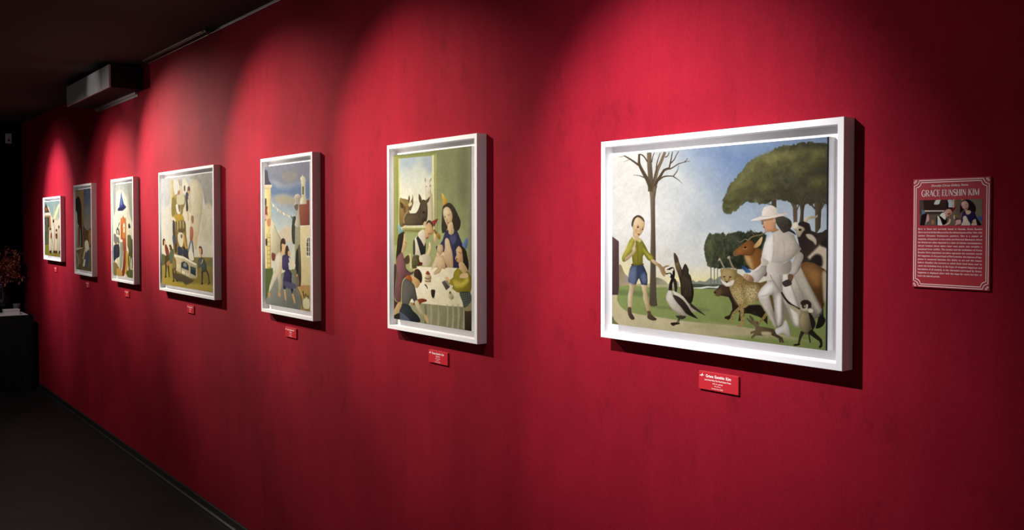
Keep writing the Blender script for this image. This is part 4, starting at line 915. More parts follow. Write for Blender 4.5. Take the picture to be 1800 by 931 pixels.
  ('4c443f',0,None,0.6,None,None,1,'2176 560 2232 585 2268 570 2268 540 2207 519 2181 535'),
  ('6d5a3c',0,None,1.2,None,None,1,'2091 283 2085 360 2068 429 2042 431 2059 358'),
  ('8e8577','a89f90',None,3,None,None,1,'2177 453 2193 377 2230 294 2251 227 2220 225 2194 274 2180 187 2173 324'),
  ('cfc6b7',0,None,4,None,None,1,'1936 376 1990 362 2086 213 2102 154 2033 243'),
  ('b9b0a1',0,None,2,None,None,0,'1946 418 1971 420 2001 426 2026 439 2043 451 2040 455 2023 443 1999 431 1970 425 1946 423'),
  ('a09686',0,None,3,None,None,0,'2452 313 2417 393 2372 492 2326 577 2291 640 2283 637 2319 574 2364 489 2409 390 2444 310'),
  ('e6e0d4','9f9686',(2023,913,2330,801),0.7,(0.12,7),None,0,'2059 982 2114 1010 2159 1022 2240 1000 2293 978 2320 919 2355 875 2368 854 2312 800 2260 761 2171 724 2071 724 2016 730 1945 765 1963 835 1986 912 2023 951'),
  ('f0ebe1',0,None,6,None,None,1,'1964 804 1995 913 2060 960 2078 914 2062 746 2016 737'),
  ('cbc3b3',0,None,12,None,None,1,'2114 960 2204 969 2294 889 2224 797 2153 765 2098 808'),
  ('b8af9f',0,None,2,None,None,0,'2074 975 2078 922 2080 854 2072 785 2063 732 2070 731 2079 785 2087 854 2086 922 2082 975'),
  ('b8af9f',0,None,2.5,None,None,0,'2174 931 2185 884 2193 826 2184 775 2172 736 2178 735 2191 774 2201 827 2193 885 2182 932'),
  ('a89f90',0,None,1.2,None,None,0,'2262 759 2290 784 2323 814 2348 840 2366 860 2362 862 2344 843 2319 817 2286 787 2258 763'),
  ('d6cec1','aca393',(2278,739,2382,743),0.7,(0.15,5),None,1,'2312 800 2356 831 2390 803 2382 758 2348 705 2314 643 2243 640 2278 724'),
  ('e4ddd0','bab1a1',(1904,687,2007,668),0.7,None,None,1,'1945 765 2016 745 2025 715 1979 674 1904 624 1818 620 1875 662 1941 711'),
  ('ded7c9','999081',(2044,692,2252,694),0.7,None,None,1,'2034 730 2171 720 2260 754 2243 640 2017 629'),
  ('e6dfd4','a0968a',(1854,620,1973,577),0.7,(0.12,5),None,0,'2001 699 1950 697 1913 659 1853 632 1846 607 1877 548 1914 544 1958 588 2002 627'),
  ('c2a184','8e6f54',(1763,603,1839,552),0.6,None,None,1,'1747 602 1770 616 1808 611 1846 595 1869 553 1824 545 1778 561 1755 578'),
  ('d3b598',0,None,0.6,None,None,0,'1773 611 1771 602 1767 593 1758 584 1749 576 1754 573 1763 580 1774 590 1779 601 1782 609'),
  ('caa98b',0,None,0.6,None,None,0,'1800 605 1800 594 1798 582 1787 573 1777 566 1780 562 1792 568 1804 579 1808 593 1809 605'),
  ('5a5448','3e3a33',(2113,1112,2257,1022),0.8,None,(0.6,5,1),1,'2085 1120 2149 1142 2203 1135 2257 1105 2270 1060 2257 1030 2293 1008 2311 978 2240 1007 2186 995 2159 1014 2132 1044 2104 1082'),
  ('ddb995','b98c68',(1975,1081,2096,1021),0.6,(0.14,4),None,0,'1951 1112 2076 1127 2095 1112 2105 1036 2141 1021 2068 994 2050 1005 1994 1001 1981 1004 1983 1028 1961 1047 1970 1054 1952 1073'),
  ('d69c78',0,None,5,None,None,1,'1994 1081 2049 1074 2050 1036 2003 1028'),
  ('d0aa86','a9805e',None,0.5,None,None,1,'2100 1104 2098 1094 2090 1087 2081 1087 2074 1094 2071 1104 2074 1115 2081 1122 2090 1122 2097 1115'),
  ('8a7a6a',0,None,1,None,None,1,'1951 1112 1960 1112 1970 1081 1961 1066 1947 1073'),
  ('a1604c',0,None,0.5,None,None,1,'1961 1052 1981 1047 1981 1035 1968 1041'),
  ('9c7a5e',0,None,2,None,None,1,'1946 1123 2081 1131 2081 1120 1956 1097'),
  ('efe6da','d2c4b4',(1964,1212,2122,1157),0.6,None,None,0,'1823 1108 1880 1127 1951 1144 1950 1181 1969 1220 2010 1238 2066 1238 2103 1218 2121 1169 2176 1166 2245 1169 2220 1157 2149 1141 2039 1123 1928 1108 1833 1102'),
  ('f3ece2','ddd2c4',(1852,1112,2220,1165),0.8,None,None,0,'1832 1108 1946 1137 2121 1161 2238 1168 2158 1144 2039 1125 1928 1110'),
  ('cbbcaa',0,None,1,None,None,0,'1951 1139 1990 1139 2040 1142 2087 1153 2124 1164 2123 1166 2086 1156 2039 1146 1990 1143 1951 1143'),
  ('6b5f4c',0,None,0.6,None,None,1,'1786 214 1817 199 1844 176 1854 155 1818 174 1791 200'),
  ('57503f',0,None,0.6,None,None,1,'1819 240 1853 220 1871 186 1876 157 1844 176 1822 217'),
  ('7f6f55','5c4f3c',(1895,143,2088,74),0.6,(0.1,4),None,0,'1829 239 1851 192 1916 189 1933 169 1922 146 1992 143 2087 135 2113 94 2181 67 2197 25 2176 21 2160 56 2169 22 2150 19 2140 54 2056 80 1961 61 1896 59 1847 23 1836 36 1874 79 1831 66 1830 84 1885 107 1890 134 1857 157 1829 199'),
  ('c4b592',0,None,2,None,None,1,'1955 96 2045 105 2056 80 1971 67'),
  ('2a241c',0,None,0.5,None,None,1,'1911 173 1910 170 1907 168 1904 168 1901 169 1900 172 1901 175 1904 176 1907 177 1910 175'),
  ('3a342c',0,None,0.5,None,None,0,'2158 465 2175 439 2200 406 2228 380 2263 357 2310 335 2349 319 2361 340 2322 354 2276 374 2244 395 2217 418 2192 448 2175 474'),
  ('b8ae8c',0,None,1,None,None,1,'2259 365 2350 329 2360 288 2320 301 2249 347'),
  ('b9ab82','6f6650',(2371,238,2474,214),0.6,(0.18,5),None,1,'2370 305 2448 312 2478 264 2474 180 2450 128 2411 120 2371 162 2351 228'),
  ('2f2b26',0,None,0.8,None,None,1,'2448 312 2487 282 2517 218 2488 165 2469 213'),
  ('453d30',0,None,0.5,None,None,0,'2372 146 2364 126 2353 97 2345 58 2340 25 2356 24 2367 56 2381 92 2397 116 2410 132'),
  ('2c2722',0,None,0.5,None,None,1,'2295 17 2353 32 2363 22 2313 7'),
  ('332d27',0,None,0.5,None,None,0,'2439 134 2462 120 2494 101 2528 85 2553 73 2561 56 2564 40 2583 42 2586 62 2579 91 2552 113 2523 133 2498 155 2480 173'),
  ('2c2722',0,None,0.5,None,None,1,'2552 30 2576 50 2585 34 2559 13'),
  ('3a342c',0,None,0.5,None,None,0,'2442 143 2445 121 2449 93 2454 68 2460 48 2471 52 2467 71 2462 96 2459 124 2458 146'),
  ('cfc6a8','8e8468',None,0.6,(0.15,4),None,1,'2470 372 2460 343 2432 323 2396 320 2368 335 2357 363 2367 393 2396 413 2431 415 2459 400'),
  ('3b332b',0,None,0.8,None,None,1,'2364 389 2389 412 2438 416 2472 389 2467 351 2438 344 2438 378 2399 375 2379 365'),
  ('4a4037',0,None,0.5,None,None,1,'2422 364 2418 351 2406 342 2392 341 2380 348 2375 361 2380 374 2391 383 2406 384 2418 377'),
  ('cfc8b4',0,None,0.5,None,None,1,'2416 361 2414 357 2411 354 2407 353 2403 356 2402 360 2403 365 2407 368 2411 368 2414 365'),
  ('1d1815',0,None,0.5,None,None,1,'2394 375 2393 372 2391 370 2388 369 2385 371 2384 374 2385 377 2387 379 2390 379 2393 377'),
  ('e0d8c2',0,None,1,None,None,1,'2448 345 2487 340 2487 315 2448 312'),
  ('2c3440',0,None,0.7,None,None,0,'2617 -20 2653 -20 2653 1828 2617 1828'),
 ],
 2: [
  ('a3ab78','868c68',(880,600,1880,2080),0.6,None,(0.25,90,0.8),0,'-40 -40 2054 -40 2054 2454 -40 2454'),
  ('a7ae82',0,None,40,None,None,1,'1200 1320 1680 1320 1760 800 1320 800'),
  ('7b7f60',0,None,22,None,None,1,'1760 2480 1920 2480 1920 1680 1720 1800'),
  ('8b8a70',0,None,1.2,None,None,0,'1950 2407 2006 2413 1993 -113 1934 -119'),
  ('6d5c44',0,None,0.6,None,None,0,'2006 2423 2076 2418 2060 -106 1996 -113'),
  ('b4c0bf','e4e3cc',(605,2345,599,1776),0.6,None,(0.2,60,1.4),0,'156 2369 1088 2360 1079 1313 165 1306'),
  ('a9b8c0',0,None,14,None,None,1,'219 2376 605 2366 564 2244 300 2235'),
  ('a8b4ba',0,None,14,None,None,1,'802 2355 1069 2351 1067 2099 858 2199'),
  ('9fa566','8f955c',(7,2270,155,2263),0.6,None,None,0,'9 2403 1163 2391 1163 2346 156 2356 142 1092 -7 1089'),
  ('7d8350',0,None,0.6,None,None,0,'20 2392 339 2389 705 2386 978 2383 1164 2381 1162 2391 976 2393 704 2396 337 2400 18 2403'),
  ('c6c684',0,None,0.6,None,None,0,'139 2361 177 2361 181 1252 139 1252'),
  ('d8d7a8',0,None,0.6,None,None,0,'1062 2355 1111 2354 1116 1263 1060 1262'),
  ('a0a26e','8a8f60',(1108,2118,1207,2114),0.6,None,None,0,'1111 2354 1191 2384 1199 1214 1116 1263'),
  ('c2c08c',0,None,0.5,None,None,0,'1149 2346 1150 2115 1152 1815 1154 1506 1156 1264 1169 1264 1167 1506 1165 1815 1163 2115 1162 2346'),
  ('e2dfcc','c3bda2',(875,1924,1064,1817),0.8,(0.12,5),None,1,'861 1924 885 1995 953 2018 1009 1991 1047 1919 1036 1838 1083 1757 1079 1313 851 1414 893 1801'),
  ('9b937c',0,None,0.8,None,None,1,'867 2046 895 2035 895 1984 876 1995'),
  ('9b937c',0,None,0.8,None,None,1,'1048 2040 1010 2021 1002 1981 1032 2000'),
  ('7a7262',0,None,0.6,None,None,1,'925 1924 922 1920 914 1917 905 1917 897 1920 894 1925 897 1930 905 1933 914 1932 922 1929'),
  ('958c76',0,None,1,None,None,1,'1032 1929 1028 1920 1018 1914 1007 1915 997 1921 994 1930 997 1940 1007 1945 1019 1945 1028 1939'),
  ('7a7060',0,None,0.8,None,None,0,'960 1827 989 1827 989 1832 960 1833'),
  ('b5a98c',0,None,2,None,None,0,'997 1868 1010 1811 1026 1717 1037 1556 1044 1414 1078 1414 1072 1556 1064 1717 1050 1813 1038 1870'),
  ('d9d7b0','c6c392',(445,1382,444,1339),0.6,None,None,0,'180 1383 862 1365 888 1342 237 1341'),
  ('9b9b64',0,None,0.6,None,None,0,'237 1341 879 1342 861 1314 256 1314'),
  ('7d8050','a2a66c',(444,1310,443,1272),0.8,None,None,0,'256 1314 861 1314 843 1281 236 1274'),
  ('a08a5a','7c6842',(203,1722,427,1450),0.8,(0.15,8),None,1,'175 1752 261 1772 411 1748 466 1699 447 1593 465 1517 313 1382 171 1391'),
  ('5a4a30',0,None,1,None,None,1,'194 1722 288 1682 278 1629 212 1644'),
  ('6d5a3a',0,None,1.5,None,None,1,'288 1663 354 1642 334 1565 287 1585'),
  ('6b5a44',0,None,0.8,None,None,1,'411 1738 440 1814 467 1775 458 1728'),
  ('8a7754','5f5038',(448,1737,540,1621),0.8,None,None,1,'448 1689 523 1765 542 1826 556 1774 559 1697 521 1641 484 1593 410 1623'),
  ('cfc4a0',0,None,1,None,None,1,'420 1690 504 1717 522 1679 447 1651'),
  ('6b5d48','4c4234',(446,1546,915,1431),0.8,(0.15,8),(0.3,14,1),1,'285 1420 296 1488 372 1546 502 1555 630 1559 703 1620 758 1704 821 1745 900 1720 935 1664 943 1580 933 1478 880 1421 809 1384 276 1382'),
  ('5d503c',0,None,0.6,None,None,1,'715 1827 777 1769 794 1713 740 1695 705 1761'),
  ('5d503c',0,None,0.6,None,None,1,'1006 1784 936 1748 874 1721 909 1683 971 1719'),
  ('5c503e',0,None,4,None,None,1,'758 1694 848 1731 918 1683 926 1608 846 1581 775 1619'),
  ('2d2720',0,None,0.8,None,None,1,'860 1562 849 1553 833 1549 818 1552 811 1560 814 1571 826 1581 842 1585 856 1582 863 1573'),
  ('3f372c',0,None,3,None,None,1,'792 1468 881 1487 916 1450 827 1412'),
  ('a3905f',0,None,1.5,None,None,0,'321 1413 306 1436 300 1468 326 1505 363 1543 403 1571 435 1590 421 1597 387 1578 343 1549 301 1511 272 1470 275 1434 288 1408'),
  ('d3b75c','b08c3a',(1317,1759,1425,1712),0.6,None,None,1,'1301 1814 1335 1813 1433 1712 1341 1641 1326 1732'),
  ('4d4334','3a3228',(1341,1631,1698,1361),1,None,(0.5,12,0.6),1,'1325 1623 1392 1667 1474 1689 1556 1665 1636 1601 1715 1503 1763 1432 1738 1343 1666 1307 1570 1360 1539 1539 1424 1631 1341 1577 1390 1431 1447 1359 1405 1305 1322 1276 1297 1358 1307 1486'),
  ('e3d2b0','c0a67e',(1357,1559,1554,1432),0.6,(0.14,6),None,1,'1341 1595 1391 1626 1457 1630 1523 1593 1563 1530 1562 1459 1521 1405 1472 1373 1423 1395 1373 1459 1341 1522'),
  ('dcc7a2','b9a078',(1472,1359,1586,1306),0.8,None,None,1,'1455 1386 1554 1432 1594 1342 1602 1288 1536 1252 1471 1278'),
  ('6d573e',0,None,0.8,None,None,0,'1360 1502 1372 1491 1393 1483 1401 1498 1404 1513 1394 1513 1391 1499 1388 1489 1382 1495 1371 1506'),
  ('6d573e',0,None,0.8,None,None,0,'1443 1529 1459 1518 1483 1510 1497 1524 1502 1539 1493 1540 1486 1526 1479 1516 1468 1522 1454 1533'),
  ('b08f68',0,None,1,None,None,0,'1425 1476 1432 1457 1437 1441 1437 1445 1427 1451 1419 1448 1430 1441 1448 1440 1444 1459 1438 1477'),
  ('a06850',0,None,0.8,None,None,1,'1436 1418 1480 1427 1472 1404'),
  ('4a4a68','35354e',(1372,1268,1760,1006),0.8,(0.15,8),None,0,'1389 1304 1463 1323 1479 1269 1536 1247 1601 1279 1610 1342 1682 1307 1745 1219 1808 1131 1823 1008 1852 744 1757 695 1384 677 1251 900 1151 1090 1253 1120 1321 1176'),
  ('58587a',0,None,6,None,None,1,'1504 1233 1634 1253 1649 1182 1568 1126'),
  ('dfcaa8','b89c78',(1371,1122,1566,911),0.7,(0.12,6),None,1,'1379 1177 1421 1212 1479 1188 1519 1107 1567 1001 1582 866 1565 749 1467 772 1402 860 1336 967 1378 1068'),
  ('9c4a42','7c3834',(1072,1440,1141,1385),0.6,None,None,1,'1055 1440 1209 1472 1158 1413 1106 1366 1055 1403'),
  ('4a4036',0,None,0.8,None,None,1,'915 1422 968 1454 1029 1445 1072 1403 1089 1339 1054 1357 1003 1412 915 1384'),
  ('dcc096','b28e62',(897,1356,1053,1246),0.6,(0.14,6),None,1,'861 1318 915 1394 985 1422 1054 1375 1106 1302 1088 1265 1019 1245 948 1207 887 1183 843 1234'),
  ('c9b48c',0,None,1,None,None,1,'895 1396 875 1377 849 1367 829 1371 821 1387 829 1409 850 1429 875 1438 896 1434 903 1418'),
  ('6f4e36',0,None,0.8,None,None,0,'953 1251 977 1261 1003 1270 1020 1267 1033 1262 1039 1266 1025 1272 1000 1276 969 1267 945 1257'),
  ('8f5a42',0,None,0.8,None,None,1,'887 1206 966 1221 931 1193'),
  ('e2dcc8','c4bda6',(718,1260,878,1169),0.7,None,None,1,'682 1260 808 1323 861 1300 861 1225 887 1178 859 1084 753 1148'),
  ('e0dac6','c2baa2',(608,1164,769,978),0.7,None,None,1,'590 1164 645 1222 699 1194 911 982 981 928 768 884 588 943'),
  ('3a3a3c','2a2a2d',(663,1184,876,981),0.7,None,None,0,'636 1203 682 1232 771 1167 850 1088 886 1150 894 1075 876 952 769 940 716 1052'),
  ('4c4a38',0,None,1,None,None,1,'553 1144 599 1164 606 974 551 972'),
  ('d8c09a',0,None,0.8,None,None,1,'965 1077 1000 1143 1026 1106 1017 1050 981 984 928 945 911 982'),
  ('efe6c8',0,None,0.8,None,None,0,'993 1096 997 1152 983 1152 972 1096'),
  ('dcc7a4','b89c76',(1105,1219,1164,1173),0.7,None,None,1,'1105 1256 1157 1265 1156 1192 1164 1118 1121 1136 1101 1209'),
  ('b99a4c','8f7638',(1157,1284,1241,1211),0.8,None,None,1,'1088 1320 1157 1302 1275 1239 1241 1184 1173 1229'),
  ('6d6038',0,None,1,None,None,1,'1097 1320 1140 1316 1191 1275 1157 1265'),
  ('8fb4bc','6f97a4',(141,1352,236,1284),0.6,None,None,1,'132 1410 256 1294 159 1249 137 1313'),
  ('43362c','332a23',(100,1155,272,1061),0.9,None,(0.4,10,0.6),1,'159 1254 293 1290 321 1256 283 1159 234 1041 194 932 154 804 68 860 90 1057 120 1205'),
  ('d8c09a','b3966c',(264,1158,367,1102),0.6,(0.12,5),None,1,'303 1275 340 1218 367 1141 371 1092 338 1034 252 964 214 982 253 1100 283 1197'),
  ('6b523a',0,None,0.7,None,None,0,'325 1137 368 1120 374 1123 334 1143'),
  ('93696a','6d4d50',(75,811,360,676),0.8,(0.15,7),None,1,'116 932 235 989 286 924 336 833 361 755 488 708 563 731 538 684 360 637 256 579 216 457 200 269 122 251 30 312 58 475 74 677 62 837'),
  ('4b4034',0,None,1,None,None,1,'8 768 75 757 44 447 21 284 121 237 14 149 2 202'),
  ('7a5456',0,None,2,None,None,0,'89 678 83 587 75 476 67 382 62 314 77 315 85 383 94 476 103 587 111 678'),
  ('d3b690',0,None,0.7,None,None,1,'551 763 663 774 688 749 588 719'),
  ('c6bd92',0,None,1.2,None,None,1,'427 942 478 982 502 866 514 788 463 759 451 864'),
  ('5a4a34',0,None,1,None,None,1,'285 885 427 955 451 851 349 821'),
  ('6e6a4a','4a4632',(540,919,713,808),1,None,(0.6,8,1),1,'553 945 714 950 713 808 538 763 514 866'),
  ('d8d0b8','b3ab92',(739,938,979,831),0.8,None,None,1,'714 937 933 982 1027 909 955 818 786 824'),
  ('5c3326',0,None,0.8,None,None,1,'701 860 799 857 786 818 701 814'),
  ('e9e3cb','d8d0b2',(883,776,1571,289),0.7,None,(0.15,40,2),0,'639 799 1050 802 1351 808 1879 817 1942 664 2189 311 1854 310 1347 285 974 284 458 274 485 446 660 508 712 692'),
  ('9b9a7c','7f7e64',(633,247,2001,46),0.8,None,(0.35,18,0.35),0,'470 275 974 281 1392 289 2189 311 2207 -113 1112 -98 454 -108'),
  ('6f6f58',0,None,4,None,None,0,'861 263 867 197 870 110 857 10 841 -71 889 -69 901 12 911 113 905 201 895 266'),
  ('a9a88a',0,None,4,None,None,0,'1005 273 1011 208 1014 122 1001 23 985 -58 1033 -56 1044 25 1054 125 1048 212 1038 276'),
  ('a9a88a',0,None,4,None,None,0,'1193 286 1199 222 1202 137 1189 39 1174 -41 1220 -39 1231 41 1241 140 1235 226 1225 290'),
  ('a9a88a',0,None,4,None,None,0,'1422 303 1428 240 1431 155 1418 59 1403 -20 1448 -18 1459 61 1469 158 1463 243 1453 306'),
  ('a9a88a',0,None,4,None,None,0,'1556 312 1562 250 1565 166 1552 70 1538 -7 1582 -6 1593 72 1602 169 1596 253 1587 316'),
  ('a9a88a',0,None,4,None,None,0,'1688 322 1694 260 1697 177 1684 82 1671 5 1714 6 1725 84 1734 179 1728 263 1719 325'),
  ('a9a88a',0,None,4,None,None,0,'1818 331 1824 269 1827 187 1815 93 1801 17 1844 18 1854 95 1863 190 1857 273 1848 334'),
  ('a9a88a',0,None,4,None,None,0,'1988 343 1994 282 1996 201 1985 108 1971 32 2013 34 2023 110 2032 204 2026 286 2017 346'),
  ('4f4232','3a3028',(1859,214,2006,34),0.7,None,None,0,'1849 261 2018 286 2027 -12 1858 -3'),
  ('8f8a66',0,None,1,None,None,1,'1838 309 2019 394 2029 281 1859 256'),
  ('dcc3a0',0,None,1,None,None,1,'1175 1002 1267 1042 1359 1007 1347 969 1197 952'),
  ('e4d2b0','bb9f78',(1127,925,1357,771),0.7,(0.14,6),None,0,'1139 950 1209 978 1335 969 1380 908 1402 804 1368 784 1311 794 1265 742 1172 707 1102 697 1091 728 1196 789 1173 813 1079 784 1032 751 1044 808 1104 886'),
  ('dfc8a4','b89a74',(1202,1082,1328,1012),0.6,(0.12,5),None,1,'1185 1054 1202 1105 1270 1125 1329 1103 1337 1049 1311 1003 1252 973 1201 1000'),
  ('6d523c',0,None,0.7,None,None,0,'1216 1016 1241 1008 1246 1012 1221 1021'),
  ('6d523c',0,None,0.7,None,None,0,'1284 1022 1310 1019 1313 1023 1288 1027'),
  ('98604a',0,None,0.7,None,None,0,'1261 985 1286 986 1286 990 1261 990'),
  ('7590ae','566f90',(1824,1167,1909,1107),0.6,None,None,1,'1800 1131 1918 1226 1930 1169 1901 1072 1839 1097'),
  ('3d3229','2c241e',(1760,1095,1916,879),0.9,None,(0.4,10,0.6),1,'1729 1112 1808 1105 1886 1054 1916 983 1947 880 1931 791 1821 813 1807 963'),
  ('dcbf98','b28d66',(1664,1048,1806,919),0.6,(0.12,5),None,1,'1648 1048 1713 1107 1784 1069 1807 990 1822 911 1790 865 1727 881 1679 897 1631 940 1664 994'),
  ('5a4230',0,None,0.8,None,None,0,'1708 1029 1731 1017 1760 1007 1779 1019 1788 1032 1779 1034 1770 1022 1760 1014 1738 1022 1717 1034'),
  ('5a4230',0,None,0.8,None,None,0,'1645 1036 1670 1028 1674 1032 1651 1041'),
  ('8f4f40',0,None,0.8,None,None,1,'1647 940 1687 942 1671 914'),
  ('d0b48c','a98c64',(1735,847,1905,758),0.8,None,None,1,'1713 871 1800 898 1885 841 1927 771 1820 694 1756 776'),
  ('a89b3a','7c722a',(1580,731,1946,532),0.8,(0.18,7),None,0,'1691 821 1777 776 1820 742 1927 783 2000 714 2020 584 1988 499 1818 489 1667 491 1557 534 1579 572 1479 591 1491 641 1580 682 1603 757'),
  ('bdb052',0,None,6,None,None,1,'1602 647 1776 631 1905 698 1947 652 1819 573 1623 562'),
  ('cfb38c',0,None,1,None,None,1,'1777 740 1905 758 1937 711 1841 683 1733 690'),
  ('d3b68f',0,None,0.8,None,None,1,'1379 673 1446 688 1502 642 1479 597 1412 625'),
  ('444a46','34393a',(1775,474,1987,367),0.8,None,None,1,'1732 483 1840 508 1988 499 2008 393 1849 298 1796 378'),
  ('7f8676',0,None,0.6,None,None,0,'1749 490 1768 445 1792 390 1822 343 1846 309 1852 310 1829 345 1800 391 1775 446 1758 491'),
  ('7f8676',0,None,0.6,None,None,0,'1743 458 1989 497 1988 501 1742 461'),
  ('7f8676',0,None,0.6,None,None,0,'1797 493 1811 448 1831 392 1854 345 1872 311 1878 312 1860 347 1838 394 1819 449 1805 494'),
  ('7f8676',0,None,0.6,None,None,0,'1756 430 1989 471 1987 474 1755 433'),
  ('7f8676',0,None,0.6,None,None,0,'1844 496 1855 451 1870 395 1885 348 1897 313 1903 314 1892 349 1877 396 1863 452 1853 497'),
  ('7f8676',0,None,0.6,None,None,0,'1769 401 1989 445 1987 448 1767 405'),
  ('7f8676',0,None,0.6,None,None,0,'1891 499 1898 453 1908 398 1916 350 1923 315 1929 316 1923 351 1915 399 1906 454 1899 500'),
  ('7f8676',0,None,0.6,None,None,0,'1782 373 1988 418 1987 422 1780 377'),
  ('7f8676',0,None,0.6,None,None,0,'1938 502 1942 456 1946 400 1947 352 1948 317 1954 317 1954 353 1953 401 1950 457 1946 502'),
  ('7f8676',0,None,0.6,None,None,0,'1795 345 1988 392 1987 395 1793 348'),
  ('7f8676',0,None,0.6,None,None,0,'1984 505 1985 459 1984 403 1979 355 1973 319 1980 319 1985 355 1991 404 1992 460 1992 505'),
  ('7f8676',0,None,0.6,None,None,0,'1807 317 1988 366 1986 369 1805 320'),
  ('6d675a','4a453c',(1310,607,1490,530),0.6,None,None,0,'1298 606 1378 635 1501 549 1411 501'),
  ('8d877a',0,None,0.6,None,None,0,'1378 629 1446 639 1513 556 1490 549'),
  ('c9c2a4','8f8868',(1489,468,1578,388),0.6,None,None,1,'1467 455 1512 494 1567 461 1600 408 1533 379 1478 406'),
  ('6d5c3c',0,None,0.8,None,None,1,'1530 477 1525 465 1514 457 1500 456 1489 463 1485 474 1489 486 1501 494 1514 495 1526 488'),
  ('4a382c','2e241d',(1029,466,1123,408),0.6,None,None,1,'1025 478 1077 494 1133 484 1123 421 1104 375 1064 373 1034 415'),
  ('b5aa88',0,None,1,None,None,0,'1070 374 1119 367 1126 374 1081 386'),
  ('ddd2b2','9a8a68',(864,648,1031,618),0.7,None,None,1,'864 673 948 696 1031 681 1026 618 1007 585 911 580 868 610'),
  ('8a7350',0,None,0.8,None,None,0,'860 640 896 630 947 624 999 635 1035 648 1018 663 985 651 948 642 910 647 877 656'),
  ('7d6a4a',0,None,0.8,None,None,0,'863 597 898 589 947 584 996 594 1031 606 1021 617 987 606 947 597 907 602 874 609'),
  ('8f4a34',0,None,1,None,None,1,'888 700 937 747 1003 712 984 692'),
  ('e0d8be','c2b898',None,1,None,None,1,'1054 568 1033 552 980 540 913 536 859 543 839 557 860 573 914 585 980 589 1034 582'),
  ('9c5230','7a3c24',(665,327,812,260),0.8,None,None,1,'540 253 665 327 788 348 897 343 909 318 787 290 664 236'),
  ('4a3c30',0,None,0.8,None,None,0,'851 544 874 536 899 524 913 509 923 495 946 501 938 515 923 534 896 549 874 559'),
  ('d9d2b8',0,None,2,None,None,1,'1413 798 1514 808 1558 755 1492 740'),
  ('4a3c30','342a22',(613,727,760,591),0.8,None,None,1,'588 739 688 762 773 708 796 619 747 565 637 598 575 660'),
  ('d3b384','ab8a5e',(512,631,710,524),0.7,None,None,1,'487 643 562 653 711 602 735 551 660 489 611 506 537 580'),
  ('b06a38','8c4e28',(360,623,498,539),1,None,None,1,'347 636 462 661 524 592 461 536 333 503'),
  ('75726c','565450',(255,486,634,377),0.8,(0.18,8),None,1,'256 539 347 610 486 577 586 517 635 403 659 320 584 283 509 330 406 231 252 233 228 378'),
  ('cfc6a6','a69c7c',(608,271,852,109),0.7,(0.1,5),None,1,'584 283 671 314 744 229 841 146 948 65 912 24 804 105 682 160'),
  ('c2a47c',0,None,0.8,None,None,1,'840 133 913 113 972 29 900 23'),
  ('42464a','303438',(252,193,656,41),0.8,(0.12,8),None,1,'213 230 432 233 532 161 681 95 717 7 223 -9 159 79'),
  ('5c6474',0,None,1.5,None,None,1,'146 105 276 89 455 11 249 -33 145 -2'),
  ('cdb188','a58a62',(42,205,199,109),0.8,None,None,1,'122 244 213 257 213 190 40 43 0 67 14 135'),
  ('3a322c',0,None,1,None,None,1,'0 47 159 93 158 -1 -1 6'),
 ],
 3: [
  ('8f96a8','cfd3c4',(1000,2240,1040,1000),0.6,None,(0.3,70,1.6),0,'-40 -40 2016 -40 2016 2641 -40 2641'),
  ('7e8496','8f929a',None,8,None,(0.5,60,1.5),1,'-11 2599 1985 2609 1997 2250 1540 2281 1022 2237 438 2336 -13 2319'),
  ('94928f',0,None,10,None,None,1,'833 2432 1324 2459 1469 2360 1247 2276 909 2319'),
  ('6f86a4','7d93a8',None,12,None,None,1,'276 2277 635 2185 1134 2155 1611 2203 1997 2250 1993 1938 1392 2010 829 2069 315 2049'),
  ('a8a592','c2bfae',None,10,None,None,1,'435 2014 751 2047 1020 2033 1354 1949 1280 1874 750 1897'),
  ('9fb0bb','c9cfc6',(826,1817,860,1346),10,None,None,1,'273 1953 632 1851 1315 1750 1348 1443 1012 1285 627 1280 311 1597'),
  ('cfc4ae',0,None,6,None,None,1,'627 1343 1014 1472 1348 1397 1345 1214 626 1201'),
  ('4d4c5c','5c5b68',None,0.8,None,None,0,'-11 2549 134 2526 195 2344 316 2259 -13 2253'),
  ('e3dab6','c4b98e',(70,2259,69,2177),0.7,None,None,0,'-13 2261 337 2250 336 2210 255 2172 -14 2179'),
  ('e6d9a2','c9b878',(27,2088,295,2082),0.7,None,None,0,'-14 2179 283 2171 288 -166 -31 -192'),
  ('4e4d50',0,None,0.8,None,None,1,'6 1998 76 1989 75 1874 5 1867'),
  ('8a4a44','5c3634',None,1,None,None,1,'46 1858 129 1841 108 1776 128 1695 65 1597 3 1597 4 1826'),
  ('d9b6a2',0,None,0.8,None,None,1,'24 1695 107 1678 86 1613 15 1613'),
  ('c78a6c',0,None,3,None,None,1,'106 1597 270 1613 269 1500 126 1483'),
  ('d9d2bc',0,None,0.7,None,None,0,'299 1934 366 1899 468 1851 600 1801 744 1752 884 1711 1013 1680 1113 1662 1203 1655 1308 1657 1388 1662 1386 1668 1306 1663 1204 1661 1117 1668 1020 1685 892 1716 753 1757 610 1805 479 1855 379 1903 312 1938'),
  ('e9e4d0',0,None,0.7,None,None,0,'342 1898 446 1865 409 1823'),
  ('c7b993',0,None,0.7,None,None,0,'442 1853 545 1820 509 1779'),
  ('e4dcc2',0,None,0.7,None,None,0,'541 1815 643 1782 608 1741'),
  ('d3c6a4',0,None,0.7,None,None,0,'639 1783 741 1750 705 1709'),
  ('bfb08a',0,None,0.7,None,None,0,'737 1761 837 1729 802 1688'),
  ('ece6d4',0,None,0.7,None,None,0,'822 1738 921 1706 886 1666'),
  ('cdbd92',0,None,0.7,None,None,0,'929 1709 1027 1678 993 1637'),
  ('e2d9bd',0,None,0.7,None,None,0,'1043 1685 1140 1654 1106 1614'),
